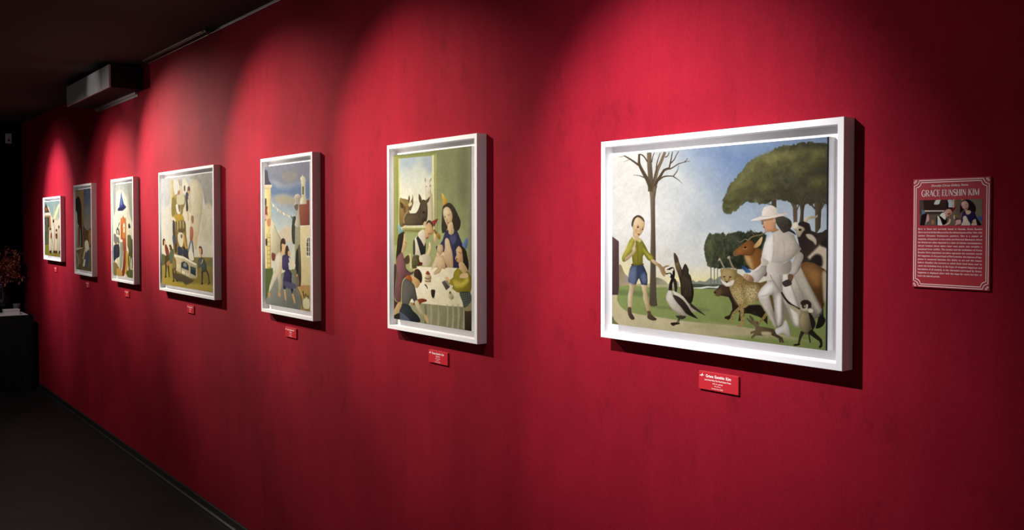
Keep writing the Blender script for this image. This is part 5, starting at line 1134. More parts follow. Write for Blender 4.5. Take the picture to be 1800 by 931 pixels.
  ('6f6c68',0,None,0.7,None,None,0,'1174 1674 1270 1643 1236 1603'),
  ('d8cfb2',0,None,0.7,None,None,0,'1285 1676 1380 1645 1346 1606'),
  ('d6d0b4','a7a286',(350,1436,782,1188),1,None,None,1,'278 1565 391 1541 549 1390 782 1219 1008 975 273 953'),
  ('8d8a70',0,None,1,None,None,0,'421 1499 488 1429 579 1341 686 1261 773 1201 790 1206 703 1265 597 1344 507 1432 440 1502'),
  ('4a5448','31382f',None,1,None,(0.9,10,0.8),1,'1258 1612 1369 1658 1423 1566 1400 1215 1272 1166 1218 1350'),
  ('d9d2c0','8c8272',(1355,2011,1606,1808),1,None,None,1,'1336 1996 1428 2047 1537 2045 1626 1997 1607 1945 1499 1901 1534 1839 1461 1764 1334 1796 1316 1842 1354 1903'),
  ('8f7f6a',0,None,0.7,None,None,0,'1353 1995 1345 1903 1363 1903 1371 1995'),
  ('8f7f6a',0,None,0.7,None,None,0,'1411 1994 1403 1903 1421 1902 1430 1994'),
  ('8f7f6a',0,None,0.7,None,None,0,'1470 1993 1461 1902 1479 1901 1488 1992'),
  ('8f7f6a',0,None,0.7,None,None,0,'1527 1992 1519 1901 1537 1900 1545 1991'),
  ('6c6862',0,None,1,None,None,1,'1335 1842 1499 1870 1479 1764 1389 1772'),
  ('ece5cc','b7ae92',(1610,2127,1839,2121),0.7,None,None,0,'1630 2278 1594 2317 1630 2346 1677 2352 1691 2390 1719 2351 1790 2333 1817 2287 1805 2182 1813 2001 1854 1940 1846 1858 1589 1869 1589 1937 1644 1989 1639 2187'),
  ('6f6c66','4e4c4c',None,0.7,None,None,0,'1667 2178 1752 2176 1743 2033 1673 2034'),
  ('c4bb9e',0,None,0.6,None,None,0,'1618 2196 1816 2190 1816 2202 1618 2209'),
  ('c4bb9e',0,None,0.6,None,None,0,'1615 2001 1820 1996 1820 2005 1615 2010'),
  ('cdc8b2','a19d8a',(1387,1596,1585,1596),0.7,None,None,0,'1535 1855 1584 1490 1385 1459 1349 1505'),
  ('9c5f48','7f4836',(1570,1809,1952,1507),0.7,None,None,0,'1535 1862 1853 1865 1854 1925 1993 1938 1986 1492 1584 1490'),
  ('e3d8ae','cdbf8e',(1529,1445,1935,264),0.7,None,None,0,'1385 1459 1584 1487 1986 1495 1961 -320 1326 -382'),
  ('aaa489','8d886f',(1383,1291,1372,378),0.8,None,None,0,'1367 1459 1584 1483 1571 -358 1308 -384'),
  ('f0e8cc',0,None,0.6,None,None,0,'1584 1474 1987 1486 1986 1499 1583 1488'),
  ('ece4c4',0,None,0.8,None,None,0,'1802 1180 1839 1273 1912 1313 1990 1291 1995 939 1835 941'),
  ('5d5d5e','6f6d68',None,0.7,None,None,0,'1838 1181 1868 1258 1918 1290 1989 1268 1985 969 1850 973'),
  ('e2d9b8',0,None,0.6,None,None,0,'1845 1199 1988 1199 1989 1208 1846 1209'),
  ('e2d9b8',0,None,0.6,None,None,0,'1844 1114 1987 1115 1988 1124 1845 1124'),
  ('e2d9b8',0,None,0.6,None,None,0,'1843 1030 1985 1031 1987 1040 1844 1039'),
  ('e2d9b8',0,None,0.6,None,None,0,'1911 1282 1910 967 1932 968 1933 1282'),
  ('6b6656','4a463c',(1393,951,1575,567),1,None,None,1,'1432 1046 1582 1113 1591 412 1312 459 1353 744'),
  ('34322f',0,None,1.2,None,None,1,'1394 998 1488 1063 1503 719 1408 652'),
  ('5f6e40','4c5936',None,1.2,None,None,0,'-19 670 362 694 398 78 -24 14'),
  ('7c8062',0,None,2,None,None,1,'809 624 1353 713 1351 602 808 576'),
  ('8c9088','757a70',(647,519,1039,29),1.2,None,None,1,'276 334 648 568 1351 602 1424 402 1678 16 842 -3 -24 -2 105 157'),
  ('c4a76a','9a8350',(1609,382,1858,45),1,None,None,0,'1349 413 1573 411 1988 436 1999 -19 1568 7 1643 167'),
  ('b99463',0,None,2,None,None,1,'1573 426 2006 452 2005 376 1609 351'),
  ('d3cfa8','a89c5c',None,2,None,None,1,'1680 170 1861 244 1949 189 1930 51 1714 49'),
  ('6c665a',0,None,1,None,None,0,'1400 380 1491 313 1586 223 1625 116 1641 28 1678 32 1665 121 1628 231 1535 324 1447 393'),
  ('a1803c',0,None,0.6,None,None,0,'87 1329 99 675 120 676 108 1330'),
  ('a1803c',0,None,0.6,None,None,0,'231 1331 243 681 264 682 252 1331'),
  ('8d6c30',0,None,0.6,None,None,0,'96 1258 258 1257 259 1266 98 1266'),
  ('8d6c30',0,None,0.6,None,None,0,'96 1177 257 1177 258 1185 97 1186'),
  ('8d6c30',0,None,0.6,None,None,0,'95 1097 256 1097 257 1105 96 1105'),
  ('8d6c30',0,None,0.6,None,None,0,'95 1016 256 1017 257 1025 96 1024'),
  ('8d6c30',0,None,0.6,None,None,0,'94 935 255 937 256 945 95 944'),
  ('8d6c30',0,None,0.6,None,None,0,'93 855 254 857 255 865 95 863'),
  ('8d6c30',0,None,0.6,None,None,0,'93 774 254 777 255 785 94 783'),
  ('8d6c30',0,None,0.6,None,None,0,'92 694 253 697 254 706 93 702'),
  ('4a3e3e',0,None,1,None,None,1,'20 1227 97 1237 105 1128 27 1109'),
  ('7c4a44',0,None,2,None,None,1,'314 975 488 955 446 838 322 850'),
  ('e8e2cc','b5ad94',(446,838,808,560),0.8,(0.15,8),None,0,'509 939 652 1009 812 965 831 803 769 655 749 573 787 429 705 262 605 272 606 419 566 531 401 407 254 267 148 227 192 346 361 587 486 691 467 839'),
  ('d8b58c','b08a60',None,0.8,None,None,1,'713 1010 754 1158 894 1169 941 1114 912 1016 832 949'),
  ('4a3a2c',0,None,0.9,None,None,1,'714 1125 735 1207 815 1257 914 1242 953 1162 894 1145 794 1159 742 1093'),
  ('c19c70',0,None,0.8,None,None,1,'127 225 241 233 224 165 190 121 127 159'),
  ('c19c70',0,None,0.8,None,None,1,'584 263 705 262 717 182 624 184'),
  ('4a3a2c',0,None,1,None,None,1,'754 1158 714 1092 741 995 781 1061'),
  ('4a3528','33241b',None,0.9,None,None,1,'952 1098 1031 1132 1089 1069 1126 974 1048 924 931 968'),
  ('cfae86',0,None,1,None,None,1,'1049 1020 1146 1031 1157 943 1068 932'),
  ('5a4f78','403959',(812,916,1124,719),0.8,(0.15,8),None,1,'812 932 951 961 1087 941 1183 880 1163 832 1067 812 1085 701 948 679 810 689 791 818'),
  ('d9d2b8','b3ab90',None,1,None,None,1,'1087 909 1241 866 1372 792 1315 711 1163 768'),
  ('4b4668','363350',(889,660,1217,453),0.8,(0.15,8),None,0,'948 695 1104 702 1219 628 1198 516 1272 330 1214 263 1139 385 1004 473 944 326 826 334 828 496 868 611'),
  ('5a5a70',0,None,3,None,None,1,'827 464 1274 456 1424 386 1042 348'),
  ('c9a378',0,None,0.7,None,None,0,'850 318 862 277 878 223 896 170 911 129 973 137 964 178 953 232 943 285 936 327'),
  ('c9a378',0,None,0.7,None,None,0,'1201 258 1231 218 1266 168 1291 126 1308 94 1367 103 1355 136 1336 180 1306 231 1282 272'),
  ('cfae84',0,None,0.7,None,None,0,'720 690 642 604 695 598 779 683'),
  ('7b705c',0,None,1.2,None,None,1,'1389 588 1471 608 1537 502 1499 407 1405 417'),
  ('b9966e',0,None,1,None,None,1,'1479 609 1470 595 1448 586 1420 585 1397 592 1389 604 1398 618 1420 627 1448 628 1470 621'),
  ('3f3d38',0,None,0.8,None,None,0,'1656 337 1688 278 1717 282 1707 343'),
  ('3f3d38',0,None,0.8,None,None,0,'1765 298 1797 239 1825 243 1815 304'),
  ('3f3d38',0,None,0.8,None,None,0,'1855 273 1886 214 1914 218 1904 279'),
  ('3f3d38',0,None,0.8,None,None,0,'1692 277 1724 219 1753 222 1743 284'),
 ],
 4: [
  ('c7c9c8','dcd6be',(1600,2560,1800,800),0.6,None,(0.45,110,1.4),0,'-40 -40 3668 -40 3668 2631 -40 2631'),
  ('8f928f','b0ad9c',None,8,None,(0.7,60,1),1,'2166 2537 3599 2590 3636 1863 3208 1870 3019 2229 2725 2433'),
  ('b3b8bd','c9cbc6',None,8,None,(0.7,60,1),1,'-16 2587 691 2595 677 1982 87 1922 -28 2139'),
  ('c6bfa4','e0d9c0',None,10,None,(0.6,70,1),1,'2964 1809 3589 1864 3627 1102 2805 1174'),
  ('a8984e','8d7f40',(876,658,1962,-43),1,None,(0.5,40,3),0,'-64 725 295 697 1159 683 2496 733 3669 761 3659 -37 -84 -56'),
  ('6b6a4a',0,None,3,None,None,1,'-64 725 296 706 351 538 50 457 -70 489'),
  ('7b7a56',0,None,3,None,None,1,'3190 587 3432 691 3669 713 3667 570 3383 593'),
  ('b19d4e','a08c44',None,8,None,None,1,'43 167 1147 108 2228 122 3473 163 3660 11 -83 -38'),
  ('d6caa0','b8a878',(741,2296,1025,2288),1,None,None,1,'775 2522 946 2524 999 2358 1079 2182 851 2066 705 1982 730 2296'),
  ('d9dad2',0,None,4,None,None,1,'974 2514 1363 2466 1469 2274 1191 2179 1024 2218'),
  ('e2dfca',0,None,4,None,None,1,'1691 2538 1955 2444 2058 2324 1791 2164 1631 2270'),
  ('ddd5bc','c2b796',(2210,2086,3016,2035),1.2,(0.1,14),None,1,'2164 2404 2372 2471 2626 2469 2824 2364 3019 2229 3016 2003 2937 1680 2809 1420 2706 1223 2502 1089 2246 1153 2200 1486 2151 1687 2208 1953 2134 2205'),
  ('e1dbc2','c9bf9c',None,2,None,None,1,'1517 1966 2001 2058 2206 1820 2148 1487 2090 1200 1772 1198 1726 1590'),
  ('b0a060','8d7e48',(907,2048,1729,1759),1,None,(0.4,14,0.6),1,'822 2067 966 2133 1302 2194 1629 2151 1843 2129 1840 1960 1677 1828 1566 1693 841 1647'),
  ('cfcbaa','b7b28e',None,1.5,None,None,1,'1246 2178 1737 2148 1760 1962 1571 1931 1242 1954'),
  ('8f8244','6f6436',None,1.5,None,None,1,'851 2084 1133 2060 1156 1835 983 1664 842 1665'),
  ('e6e0cc',0,None,1.2,None,None,1,'1130 1922 1297 1936 1460 1831 1458 1728 1237 1730'),
  ('6d5c46',0,None,1,None,None,1,'1297 1936 1406 1900 1458 1762 1376 1780'),
  ('b79f46','d0bd70',None,1,None,None,1,'755 1613 984 1681 1566 1693 1725 1556 1177 1532 895 1525'),
  ('d9d2b4',0,None,1,None,None,1,'697 1622 898 1647 1095 1593 1093 1524 839 1560'),
  ('c49a34',0,None,1.5,None,None,1,'1236 1696 1566 1693 1509 1591 1289 1575'),
  ('a8935a','7a683e',(1008,1490,1877,1082),1,None,(0.4,16,0.6),1,'895 1525 1121 1541 1779 1555 1879 1198 1924 778 992 757 916 1191'),
  ('dccf9c',0,None,0.7,None,None,0,'1230 1549 1226 1316 1253 1316 1258 1549'),
  ('5a4a2c',0,None,0.7,None,None,0,'1336 1549 1336 1317 1364 1317 1363 1549'),
  ('dccf9c',0,None,0.7,None,None,0,'1440 1548 1446 1317 1474 1317 1468 1548'),
  ('5a4a2c',0,None,0.7,None,None,0,'1544 1548 1556 1317 1583 1317 1571 1548'),
  ('dccf9c',0,None,0.7,None,None,0,'1647 1547 1664 1318 1691 1318 1674 1547'),
  ('5a4a2c',0,None,0.7,None,None,0,'1749 1547 1772 1318 1798 1318 1776 1547'),
  ('3e4258',0,None,1,None,None,1,'884 1542 1009 1533 1059 1246 1001 1192 888 1210'),
  ('7c6c3c',0,None,1,None,None,0,'992 1523 1019 1443 1044 1315 1034 1111 1018 932 1108 933 1124 1112 1133 1316 1109 1445 1082 1526'),
  ('5c4320',0,None,0.8,None,None,0,'1152 1523 1165 1412 1174 1247 1157 1013 1137 813 1187 813 1207 1013 1224 1247 1215 1413 1202 1524'),
  ('d8c6a4','a89070',None,1,None,None,1,'1336 2518 1419 2549 1471 2394 1579 2339 1602 2169 1466 2138 1414 2276'),
  ('7d6a54',0,None,0.8,None,None,0,'1372 2516 1430 2377 1468 2378 1410 2516'),
  ('8a765c',0,None,0.8,None,None,0,'1509 2528 1517 2358 1555 2357 1547 2527'),
  ('5a4a3a',0,None,1,None,None,1,'1741 2351 1821 2365 1835 2247 1749 2249'),
  ('a88468',0,None,1,None,None,1,'1275 2229 1414 2276 1440 2190 1301 2159'),
  ('6b4a30','4a3322',None,1,None,None,1,'2005 2309 2111 2339 2188 2270 2134 2171 2003 2192'),
  ('d0a878',0,None,1,None,None,1,'2004 2225 2161 2237 2133 2155 2029 2158'),
  ('3c404c','4a3a30',(1949,2092,1944,1824),1,None,None,1,'1871 2178 1977 2209 2081 2123 2000 2024 2050 1856 1995 1756 1890 1774 1867 1993'),
  ('cdb892',0,None,1,None,None,0,'2018 2122 2051 2051 2086 1954 2098 1844 2100 1754 2204 1754 2194 1844 2174 1955 2131 2053 2091 2124'),
  ('d0bd96',0,None,1.5,None,None,0,'1892 1768 1942 1716 1988 1654 1989 1599 1981 1556 2054 1552 2084 1596 2103 1656 2076 1724 2046 1778'),
  ('9a7a50','6f5638',None,1,None,None,1,'2228 1636 2332 1669 2419 1618 2381 1503 2278 1503'),
  ('ded6ba','b0a585',None,1,None,None,1,'1254 1222 1449 1292 1665 1241 1690 1122 1606 968 1442 948 1279 1084'),
  ('7c7664',0,None,1,None,None,1,'1475 1232 1611 1224 1582 1155 1490 1155'),
  ('6f5c34',0,None,2,None,None,1,'1285 1360 1722 1378 1774 1293 1339 1291'),
  ('5d4a34','3c3028',None,1,None,None,1,'891 1324 1033 1342 1139 1047 1162 822 1022 819 970 1045'),
  ('565a64',0,None,1.5,None,None,1,'860 1202 1113 1169 1110 1012 912 992'),
  ('3f4458','2e3140',None,1,None,None,1,'1248 928 1442 948 1604 882 1575 762 1272 746'),
  ('3a3228',0,None,1,None,None,1,'1578 959 1713 944 1927 939 1926 871 1712 884'),
  ('3d4050','2c2d38',None,1,None,None,1,'1631 866 1873 896 2083 824 2107 673 1869 683 1656 746'),
  ('c79a44',0,None,1.5,None,None,1,'1720 1293 1901 972 1954 939 1820 903 1689 1088'),
  ('bf8060','9a6448',(2171,1328,2350,1196),1,None,None,1,'2146 1395 2353 1395 2376 1229 2297 1095 2141 1093'),
  ('7f8790',0,None,1,None,None,0,'2127 1098 2099 1056 2057 996 2003 921 1959 859 2051 853 2105 915 2168 989 2220 1048 2258 1089'),
  ('6f7884',0,None,1,None,None,0,'2219 1091 2252 1030 2291 927 2324 751 2350 595 2432 599 2419 754 2399 931 2373 1036 2353 1099'),
  ('d2bd92','b49c70',None,2,None,None,1,'2402 1262 2607 1329 2653 1066 2575 900 2449 964'),
  ('3a342c',0,None,1,None,None,1,'1655 712 1817 750 2237 626 1975 635'),
  ('e5dfc6',0,None,2,None,None,1,'2031 839 2292 861 2392 663 2081 672'),
  ('d4c9a6','b3a784',(1047,698,2540,336),0.8,None,None,0,'907 764 1709 714 2620 570 2641 306 2539 252 2073 250 984 398 960 608'),
  ('ece6cc',0,None,0.8,None,None,0,'878 764 1709 722 2595 578 2493 550 1654 678 934 712'),
  ('3c4652','4a5862',None,0.8,None,None,0,'1489 571 1680 619 1921 583 2025 519 2034 409 1487 459'),
  ('93928a',0,None,2,None,None,1,'1652 558 1814 580 1892 497 1678 491'),
  ('35505a','23323c',(2182,507,2489,334),0.8,None,None,0,'2157 523 2517 484 2514 310 2154 354'),
  ('4f6a48',0,None,1.5,None,None,0,'2142 466 2506 435 2527 451 2180 495'),
  ('e9e2ca',0,None,1,None,None,0,'1513 399 1810 376 1809 307 1511 330'),
  ('ddd4b8',0,None,1,None,None,0,'1863 369 2049 350 2047 266 1862 293'),
  ('e0d4a8',0,None,1.5,None,None,0,'1016 557 1378 533 1376 429 1014 469'),
  ('5c5640','837744',None,4,None,None,1,'840 305 1538 297 2125 235 2384 196 2071 115 1804 77 1589 127 1091 140'),
  ('4a4436',0,None,0.8,None,None,0,'1770 374 1778 301 1785 204 1786 100 1784 16 1801 17 1804 101 1807 205 1802 302 1797 375'),
  ('6a6048',0,None,0.8,None,None,0,'1956 364 1983 246 2004 248 1983 365'),
  ('6a6048',0,None,0.8,None,None,0,'1470 449 1496 226 1523 228 1503 451'),
  ('3d3328',0,None,1,None,None,1,'78 1070 157 1125 246 1108 275 1054 183 964 93 962'),
  ('cba478',0,None,1,None,None,1,'186 1071 292 1055 273 983 195 964'),
  ('8c4a30','6a3a28',None,1,(0.12,12),None,1,'242 947 362 984 535 863 590 722 413 682 298 787'),
  ('56502c',0,None,1,None,None,1,'295 697 590 722 617 634 439 540 262 553'),
  ('3a342a',0,None,0.8,None,None,0,'250 552 270 485 282 393 266 279 248 186 319 187 355 281 389 396 394 490 393 558'),
  ('4a3a2a',0,None,0.8,None,None,0,'405 555 436 489 474 397 512 282 542 187 612 191 596 287 573 404 550 497 533 563'),
  ('2a251e',0,None,1,None,None,1,'211 174 343 215 342 171'),
  ('a87c58',0,None,1.5,None,None,1,'351 538 703 619 643 511 408 468'),
  ('3c3024',0,None,1,None,None,1,'595 952 683 985 796 920 822 815 708 830'),
  ('c9a276',0,None,1,None,None,1,'595 934 681 918 651 847 593 864'),
  ('66745c','4c5846',None,1,(0.12,12),None,1,'650 812 881 886 963 748 931 572 701 530 588 651'),
  ('8d7a4e','6a5a38',None,1.5,None,None,1,'877 693 1102 629 1126 421 842 394'),
  ('5c4830',0,None,0.8,None,None,0,'802 409 822 348 845 269 868 191 887 131 956 135 953 196 947 275 942 354 939 416'),
  ('6a4e34',0,None,0.8,None,None,0,'952 428 1013 361 1075 277 1101 200 1114 141 1181 144 1183 205 1170 285 1120 372 1074 441'),
  ('2e2820',0,None,1,None,None,1,'806 93 950 143 978 109'),
  ('2e2820',0,None,1,None,None,1,'1091 123 1215 154 1214 119'),
  ('7a4630','5a3424',None,1,None,None,1,'2742 952 2802 986 2926 972 2999 875 2948 793 2850 839'),
  ('d0ab80',0,None,1,None,None,1,'2751 920 2876 938 2900 841 2800 822'),
  ('c49c70',0,None,1,None,None,1,'2850 823 2948 793 2948 744 2849 758'),
  ('66716a','46504c',(2748,689,3188,458),1,(0.15,12),None,1,'2672 687 2798 715 2948 744 3191 636 3237 476 3090 422 2943 433 2870 545 2745 492 2645 555'),
  ('c9a67e',0,None,1,None,None,0,'2962 697 2946 666 2919 633 2874 613 2831 599 2862 588 2912 601 2972 626 3008 663 3030 694'),
  ('4a4030',0,None,0.8,None,None,0,'2879 430 2893 365 2904 284 2895 210 2884 153 2944 153 2971 211 2998 287 3005 370 3007 436'),
  ('4a4030',0,None,0.8,None,None,0,'3160 457 3234 411 3314 346 3352 261 3373 190 3430 193 3423 267 3398 356 3329 427 3266 477'),
  ('2a241c',0,None,1,None,None,1,'2839 142 2979 189 2988 148'),
  ('2a241c',0,None,1,None,None,1,'3305 163 3426 217 3425 176'),
  ('8a6b40',0,None,1,None,None,0,'2634 521 2636 323 2697 325 2705 523'),
 ],
 5: [
  ('a3aba8','e3dfc8',(1000,2600,960,1600),0.6,None,(0.35,70,1),0,'-40 -40 2049 -40 2049 2626 -40 2626'),
  ('9aa3a4',0,None,6,None,None,1,'48 2601 287 2575 272 1908 65 1745'),
  ('94a09a','a7a48c',None,8,None,(0.5,50,0.7),1,'1527 2588 2054 2581 2051 1555 1751 1717 1641 2198'),
  ('e9e5d2',0,None,18,None,None,1,'415 2303 881 2386 1390 2206 1444 1883 994 1730 471 1804'),
  ('4c5c94','36407a',(676,2063,1259,2048),1,None,None,0,'913 2376 975 2235 1162 2018 1395 1940 1318 1901 1029 1835 505 1845 506 1894 673 1948 777 2159'),
  ('343a60','4a5484',None,1,None,None,0,'506 1894 869 1944 1395 1940 1030 1875 996 1835 538 1839'),
  ('6a7ab0',0,None,6,None,None,1,'900 2360 955 2219 1001 2022 838 1994 810 2158'),
  ('c07a3e','a8552c',(860,1569,1331,1244),1,None,None,0,'796 1619 992 1649 1071 1712 1152 1646 1373 1595 1362 767 787 759'),
  ('cf7f58',0,None,4,None,None,1,'860 1585 1056 1632 1246 1581 1243 1468 922 1455'),
  ('efe5cc','d8bd90',None,1,None,None,1,'1016 1357 1083 1470 1192 1485 1272 1372 1267 1194 1031 1194'),
  ('b58a44',0,None,2,None,None,1,'1245 1565 1360 1579 1339 846 1263 845'),
  ('a3aa98','7f8a7c',(712,867,1035,870),1,None,None,1,'716 1013 1040 1030 1066 822 958 389 825 193 631 220 642 672'),
  ('ece6d2',0,None,1,None,None,1,'683 1021 1040 1030 1006 974 747 972'),
  ('b8604a','8f4434',(1003,870,1312,555),1,(0.15,14),None,1,'977 1094 1232 1095 1321 873 1343 556 1241 269 1109 43 853 51 989 326 1063 710'),
  ('c2a050','a08a40',None,1.5,None,None,1,'1316 714 1503 685 1526 402 1393 116 1205 94 1274 333'),
  ('c98a52',0,None,2,None,None,1,'1016 1352 1271 1351 1232 1095 1009 1095'),
  ('ecd9b8',0,None,1.5,None,None,1,'1080 1352 1227 1351 1211 1239 1077 1239'),
  ('7d7c74','55544e',None,1.5,None,None,1,'53 1175 222 1191 388 1109 586 1093 648 931 383 896 182 911 49 993'),
  ('5a4e5c','3c3642',(113,828,639,575),1,(0.12,14),None,1,'44 778 316 896 614 882 639 575 374 505 105 434 26 531'),
  ('34404c',0,None,3,None,None,1,'11 811 282 863 207 501 36 400'),
  ('c4bd98',0,None,1,None,None,0,'362 502 402 447 437 376 430 296 414 231 520 232 548 297 569 380 546 455 519 511'),
  ('2a2620',0,None,1,None,None,1,'381 245 553 266 532 209 400 205'),
  ('d0b08a',0,None,1,None,None,1,'543 922 525 907 478 897 421 896 374 906 357 921 375 936 422 946 479 947 525 937'),
  ('4a4a50',0,None,1,None,None,1,'552 1330 537 1305 497 1290 447 1290 408 1306 393 1331 409 1356 449 1371 498 1371 538 1355'),
  ('54545c',0,None,1.5,None,None,1,'527 1355 694 1485 662 1518 582 1453'),
  ('6a6450',0,None,1,None,None,0,'286 1322 363 1173 482 1177 366 1324'),
  ('4c4a44',0,None,1,None,None,0,'546 1322 562 1158 680 1159 638 1322'),
  ('7e7c58','595638',(1547,1112,1993,692),1,(0.12,14),None,1,'1485 1128 1611 1175 1796 1191 1884 1081 2033 1004 2035 693 1837 534 1767 252 1582 216 1530 559 1598 749 1477 874'),
  ('33312f',0,None,1,None,None,1,'1588 1445 1694 1483 1802 1380 1739 1349 1616 1349'),
  ('d9d3b8','b8b08c',None,1.5,None,None,1,'1647 1349 1831 1332 1888 1191 1672 1175'),
  ('a7b078',0,None,1.5,None,None,0,'1618 591 1643 508 1665 405 1657 316 1645 249 1742 251 1764 318 1781 408 1769 512 1753 596'),
  ('6c5030',0,None,1.5,None,None,0,'1853 673 1881 587 1904 473 1893 352 1876 256 1961 257 1987 354 2007 476 1993 590 1974 678'),
  ('8a7a4c','6d6240',None,3,None,None,1,'2 366 436 311 364 50 28 6'),
  ('4f5a38','7c7a50',None,3,None,(0.8,20,1),1,'1395 179 2038 229 2032 29 1453 24'),
  ('bb9c5c',0,None,3,None,None,1,'367 212 825 193 885 20 363 18'),
 ],
 6: [
  ('6b5f4c','8a8890',(600,1200,1920,2400),0.6,None,(0.3,60,0.8),0,'-40 -40 2127 -40 2127 2624 -40 2624'),
  ('4c5060','6e675e',(1619,2450,1591,1336),2,None,(0.4,60,1),1,'1130 2559 2193 2568 2158 1338 1440 1369 1113 1797'),
  ('8a7454','6a5842',(51,2414,1129,1139),1,None,(0.3,40,0.6),0,'-12 2551 1130 2559 1149 681 -43 663'),
  ('2e2922','3c342a',(46,2142,819,1137),1,None,None,1,'-19 2143 130 2310 371 2374 655 2268 807 2032 856 1401 888 710 -43 696'),
  ('a8a08c','6d6656',(39,1703,656,805),1.5,None,None,1,'-24 1838 201 1803 275 1501 589 1367 693 1070 654 707 -43 696'),
  ('5a3a34',0,None,2,None,None,1,'352 1367 589 1367 499 804 373 802'),
  ('b3a688',0,None,1,None,None,0,'-43 690 965 728 963 646 -44 613'),
  ('6d604a','5a503c',None,1,None,(0.4,40,1),0,'-44 613 2173 825 2149 -3 -55 -2'),
  ('5c4c38','4a4030',None,2,None,(0.7,30,1),1,'1058 1401 1589 1271 2114 1338 2171 761 1124 942'),
  ('b3aa98','7c7464',None,1.2,None,None,1,'1246 911 1581 963 1757 819 1797 627 1495 557 1271 683'),
  ('4a5260','3a4048',None,1.2,None,None,1,'1389 555 1798 659 1714 304 1408 72 1228 164'),
  ('a3947a',0,None,1.2,None,None,0,'1166 686 881 353 1032 350 1375 680'),
  ('b8ae98',0,None,1.2,None,None,0,'1081 358 892 127 1165 125 1292 356'),
  ('8c8068',0,None,2,None,None,0,'99 530 188 412 253 271 167 156 61 72 214 67 322 153 410 274 346 419 256 538'),
  ('7e735a',0,None,2,None,None,0,'510 540 424 176 550 178 635 541'),
  ('7c5c3c',0,None,2,None,None,1,'1738 1207 2068 1273 2147 952 1802 820'),
 ],
 7: [
  ('8da3a0','d9cfae',(1400,1920,1520,1000),0.6,None,(0.3,70,1.3),0,'-40 -40 2775 -40 2775 2018 -40 2018'),
  ('e6d4b8','dccaa6',None,8,None,None,1,'653 1805 1224 1435 2196 1276 2668 1351 2744 919 658 752'),
  ('e3dcae',0,None,3,None,None,1,'2390 1823 2619 1782 2057 1431 1645 1278 1505 1330'),
  ('5a5048','46403a',None,1.5,None,None,0,'1 1706 248 1927 968 1567 968 1515 1 1574'),
  ('a5643c',0,None,2,None,None,1,'147 1758 509 1728 437 1650 147 1652'),
  ('ddd6c0','b4ac94',None,1.2,None,None,0,'1 1574 968 1580 969 1476 1 1468'),
  ('a8906a','7c6a4e',None,1.5,None,None,0,'1 1468 1054 1475 1157 965 947 516 1 371'),
  ('3c3c40','52483e',None,1.2,None,None,0,'15 1415 235 1419 236 1042 15 1029'),
  ('3c3c40','52483e',None,1.2,None,None,0,'351 1413 568 1417 570 1043 352 1029'),
  ('3c3c40','52483e',None,1.2,None,None,0,'640 1412 855 1416 857 1043 642 1030'),
  ('b5764c',0,None,2,None,None,0,'940 1462 1014 1069 1156 1070 1082 1462'),
  ('76785c','55573f',None,3,None,(0.6,30,0.6),1,'1 1069 656 1096 732 380 1 317'),
  ('a3964c','8c7a3c',None,2,None,(0.5,40,2),0,'1 371 2751 560 2831 -31 1 19'),
  ('e6dcc0','bfae8c',(914,727,1350,625),1.5,(0.15,20),None,1,'816 832 1058 991 1300 835 1365 151 761 194'),
  ('f0e8d4','bfae8c',(1437,940,1865,838),1.5,(0.15,20),None,1,'1340 1044 1576 1200 1815 1045 1884 159 1291 202'),
  ('e9dfc6','bfae8c',(1964,682,2361,582),1.5,(0.15,20),None,1,'1874 786 2092 942 2314 788 2377 168 1829 211'),
  ('e0d2b4','bfae8c',(2398,789,2716,688),1.5,(0.15,20),None,1,'2325 891 2499 1046 2677 893 2734 174 2295 218'),
  ('4a3a2c',0,None,1.5,None,None,1,'1729 1257 1703 1224 1633 1203 1547 1203 1477 1224 1450 1258 1476 1291 1546 1312 1632 1311 1702 1290'),
  ('8f8a6c',0,None,1.5,None,None,1,'1394 1304 1617 1343 1783 1303'),
  ('5c4030',0,None,1.5,None,None,1,'1200 978 1173 951 1102 933 1014 933 943 950 915 978 942 1006 1013 1023 1101 1023 1172 1006'),
  ('5c4030',0,None,1.5,None,None,1,'2229 937 2203 910 2135 893 2050 892 1981 909 1955 936 1980 964 2049 981 2134 981 2202 964'),
  ('7a5a40',0,None,1.5,None,None,1,'2634 1059 2608 1026 2541 1005 2458 1005 2390 1025 2363 1058 2388 1092 2456 1112 2539 1112 2607 1092'),
  ('8a4030',0,None,2,None,None,1,'1088 807 1300 835 1231 650 1060 649'),
  ('7c3c2c',0,None,2,None,None,1,'1929 799 2204 813 2206 658 2001 631'),
  ('b5a274',0,None,3,None,None,0,'1244 755 1462 204 1574 208 1357 757'),
  ('4a3a24',0,None,2,None,None,1,'878 182 1164 200 1136 94 878 102'),
  ('4a3a24',0,None,2,None,None,1,'1518 193 1798 210 1772 105 1519 114'),
  ('4a3a24',0,None,2,None,None,1,'1868 198 2145 216 2119 111 1869 120'),
  ('4a3a24',0,None,2,None,None,1,'2488 208 2758 226 2734 122 2489 131'),
  ('8f8c3c',0,None,3,None,None,1,'45 263 515 324 806 114 223 50'),
 ],
 'strip': [
  ('6b5d54','7c7564',(80,80,440,80),0.6,None,None,0,'-40 -40 528 -40 528 236 -40 236'),
  ('6d5d52',0,None,1,None,None,0,'286 205 327 204 329 0 288 0'),
  ('41302c','4d3830',None,0.4,None,None,0,'24 201 279 202 280 115 36 114'),
  ('5a5048',0,None,0.4,None,None,0,'-10 205 29 201 39 117 23 89 -8 89'),
  ('c9cfc0',0,None,0.4,None,None,1,'137 197 177 198 161 167 145 160 118 164'),
  ('4b3730',0,None,0.6,None,None,1,'177 201 222 200 220 137 190 144 164 166'),
  ('2c2836',0,None,0.6,None,None,1,'219 191 232 187 232 137 213 144'),
  ('bfc8cc',0,None,0.5,None,None,0,'224 195 254 196 267 177 261 137 232 137 232 168'),
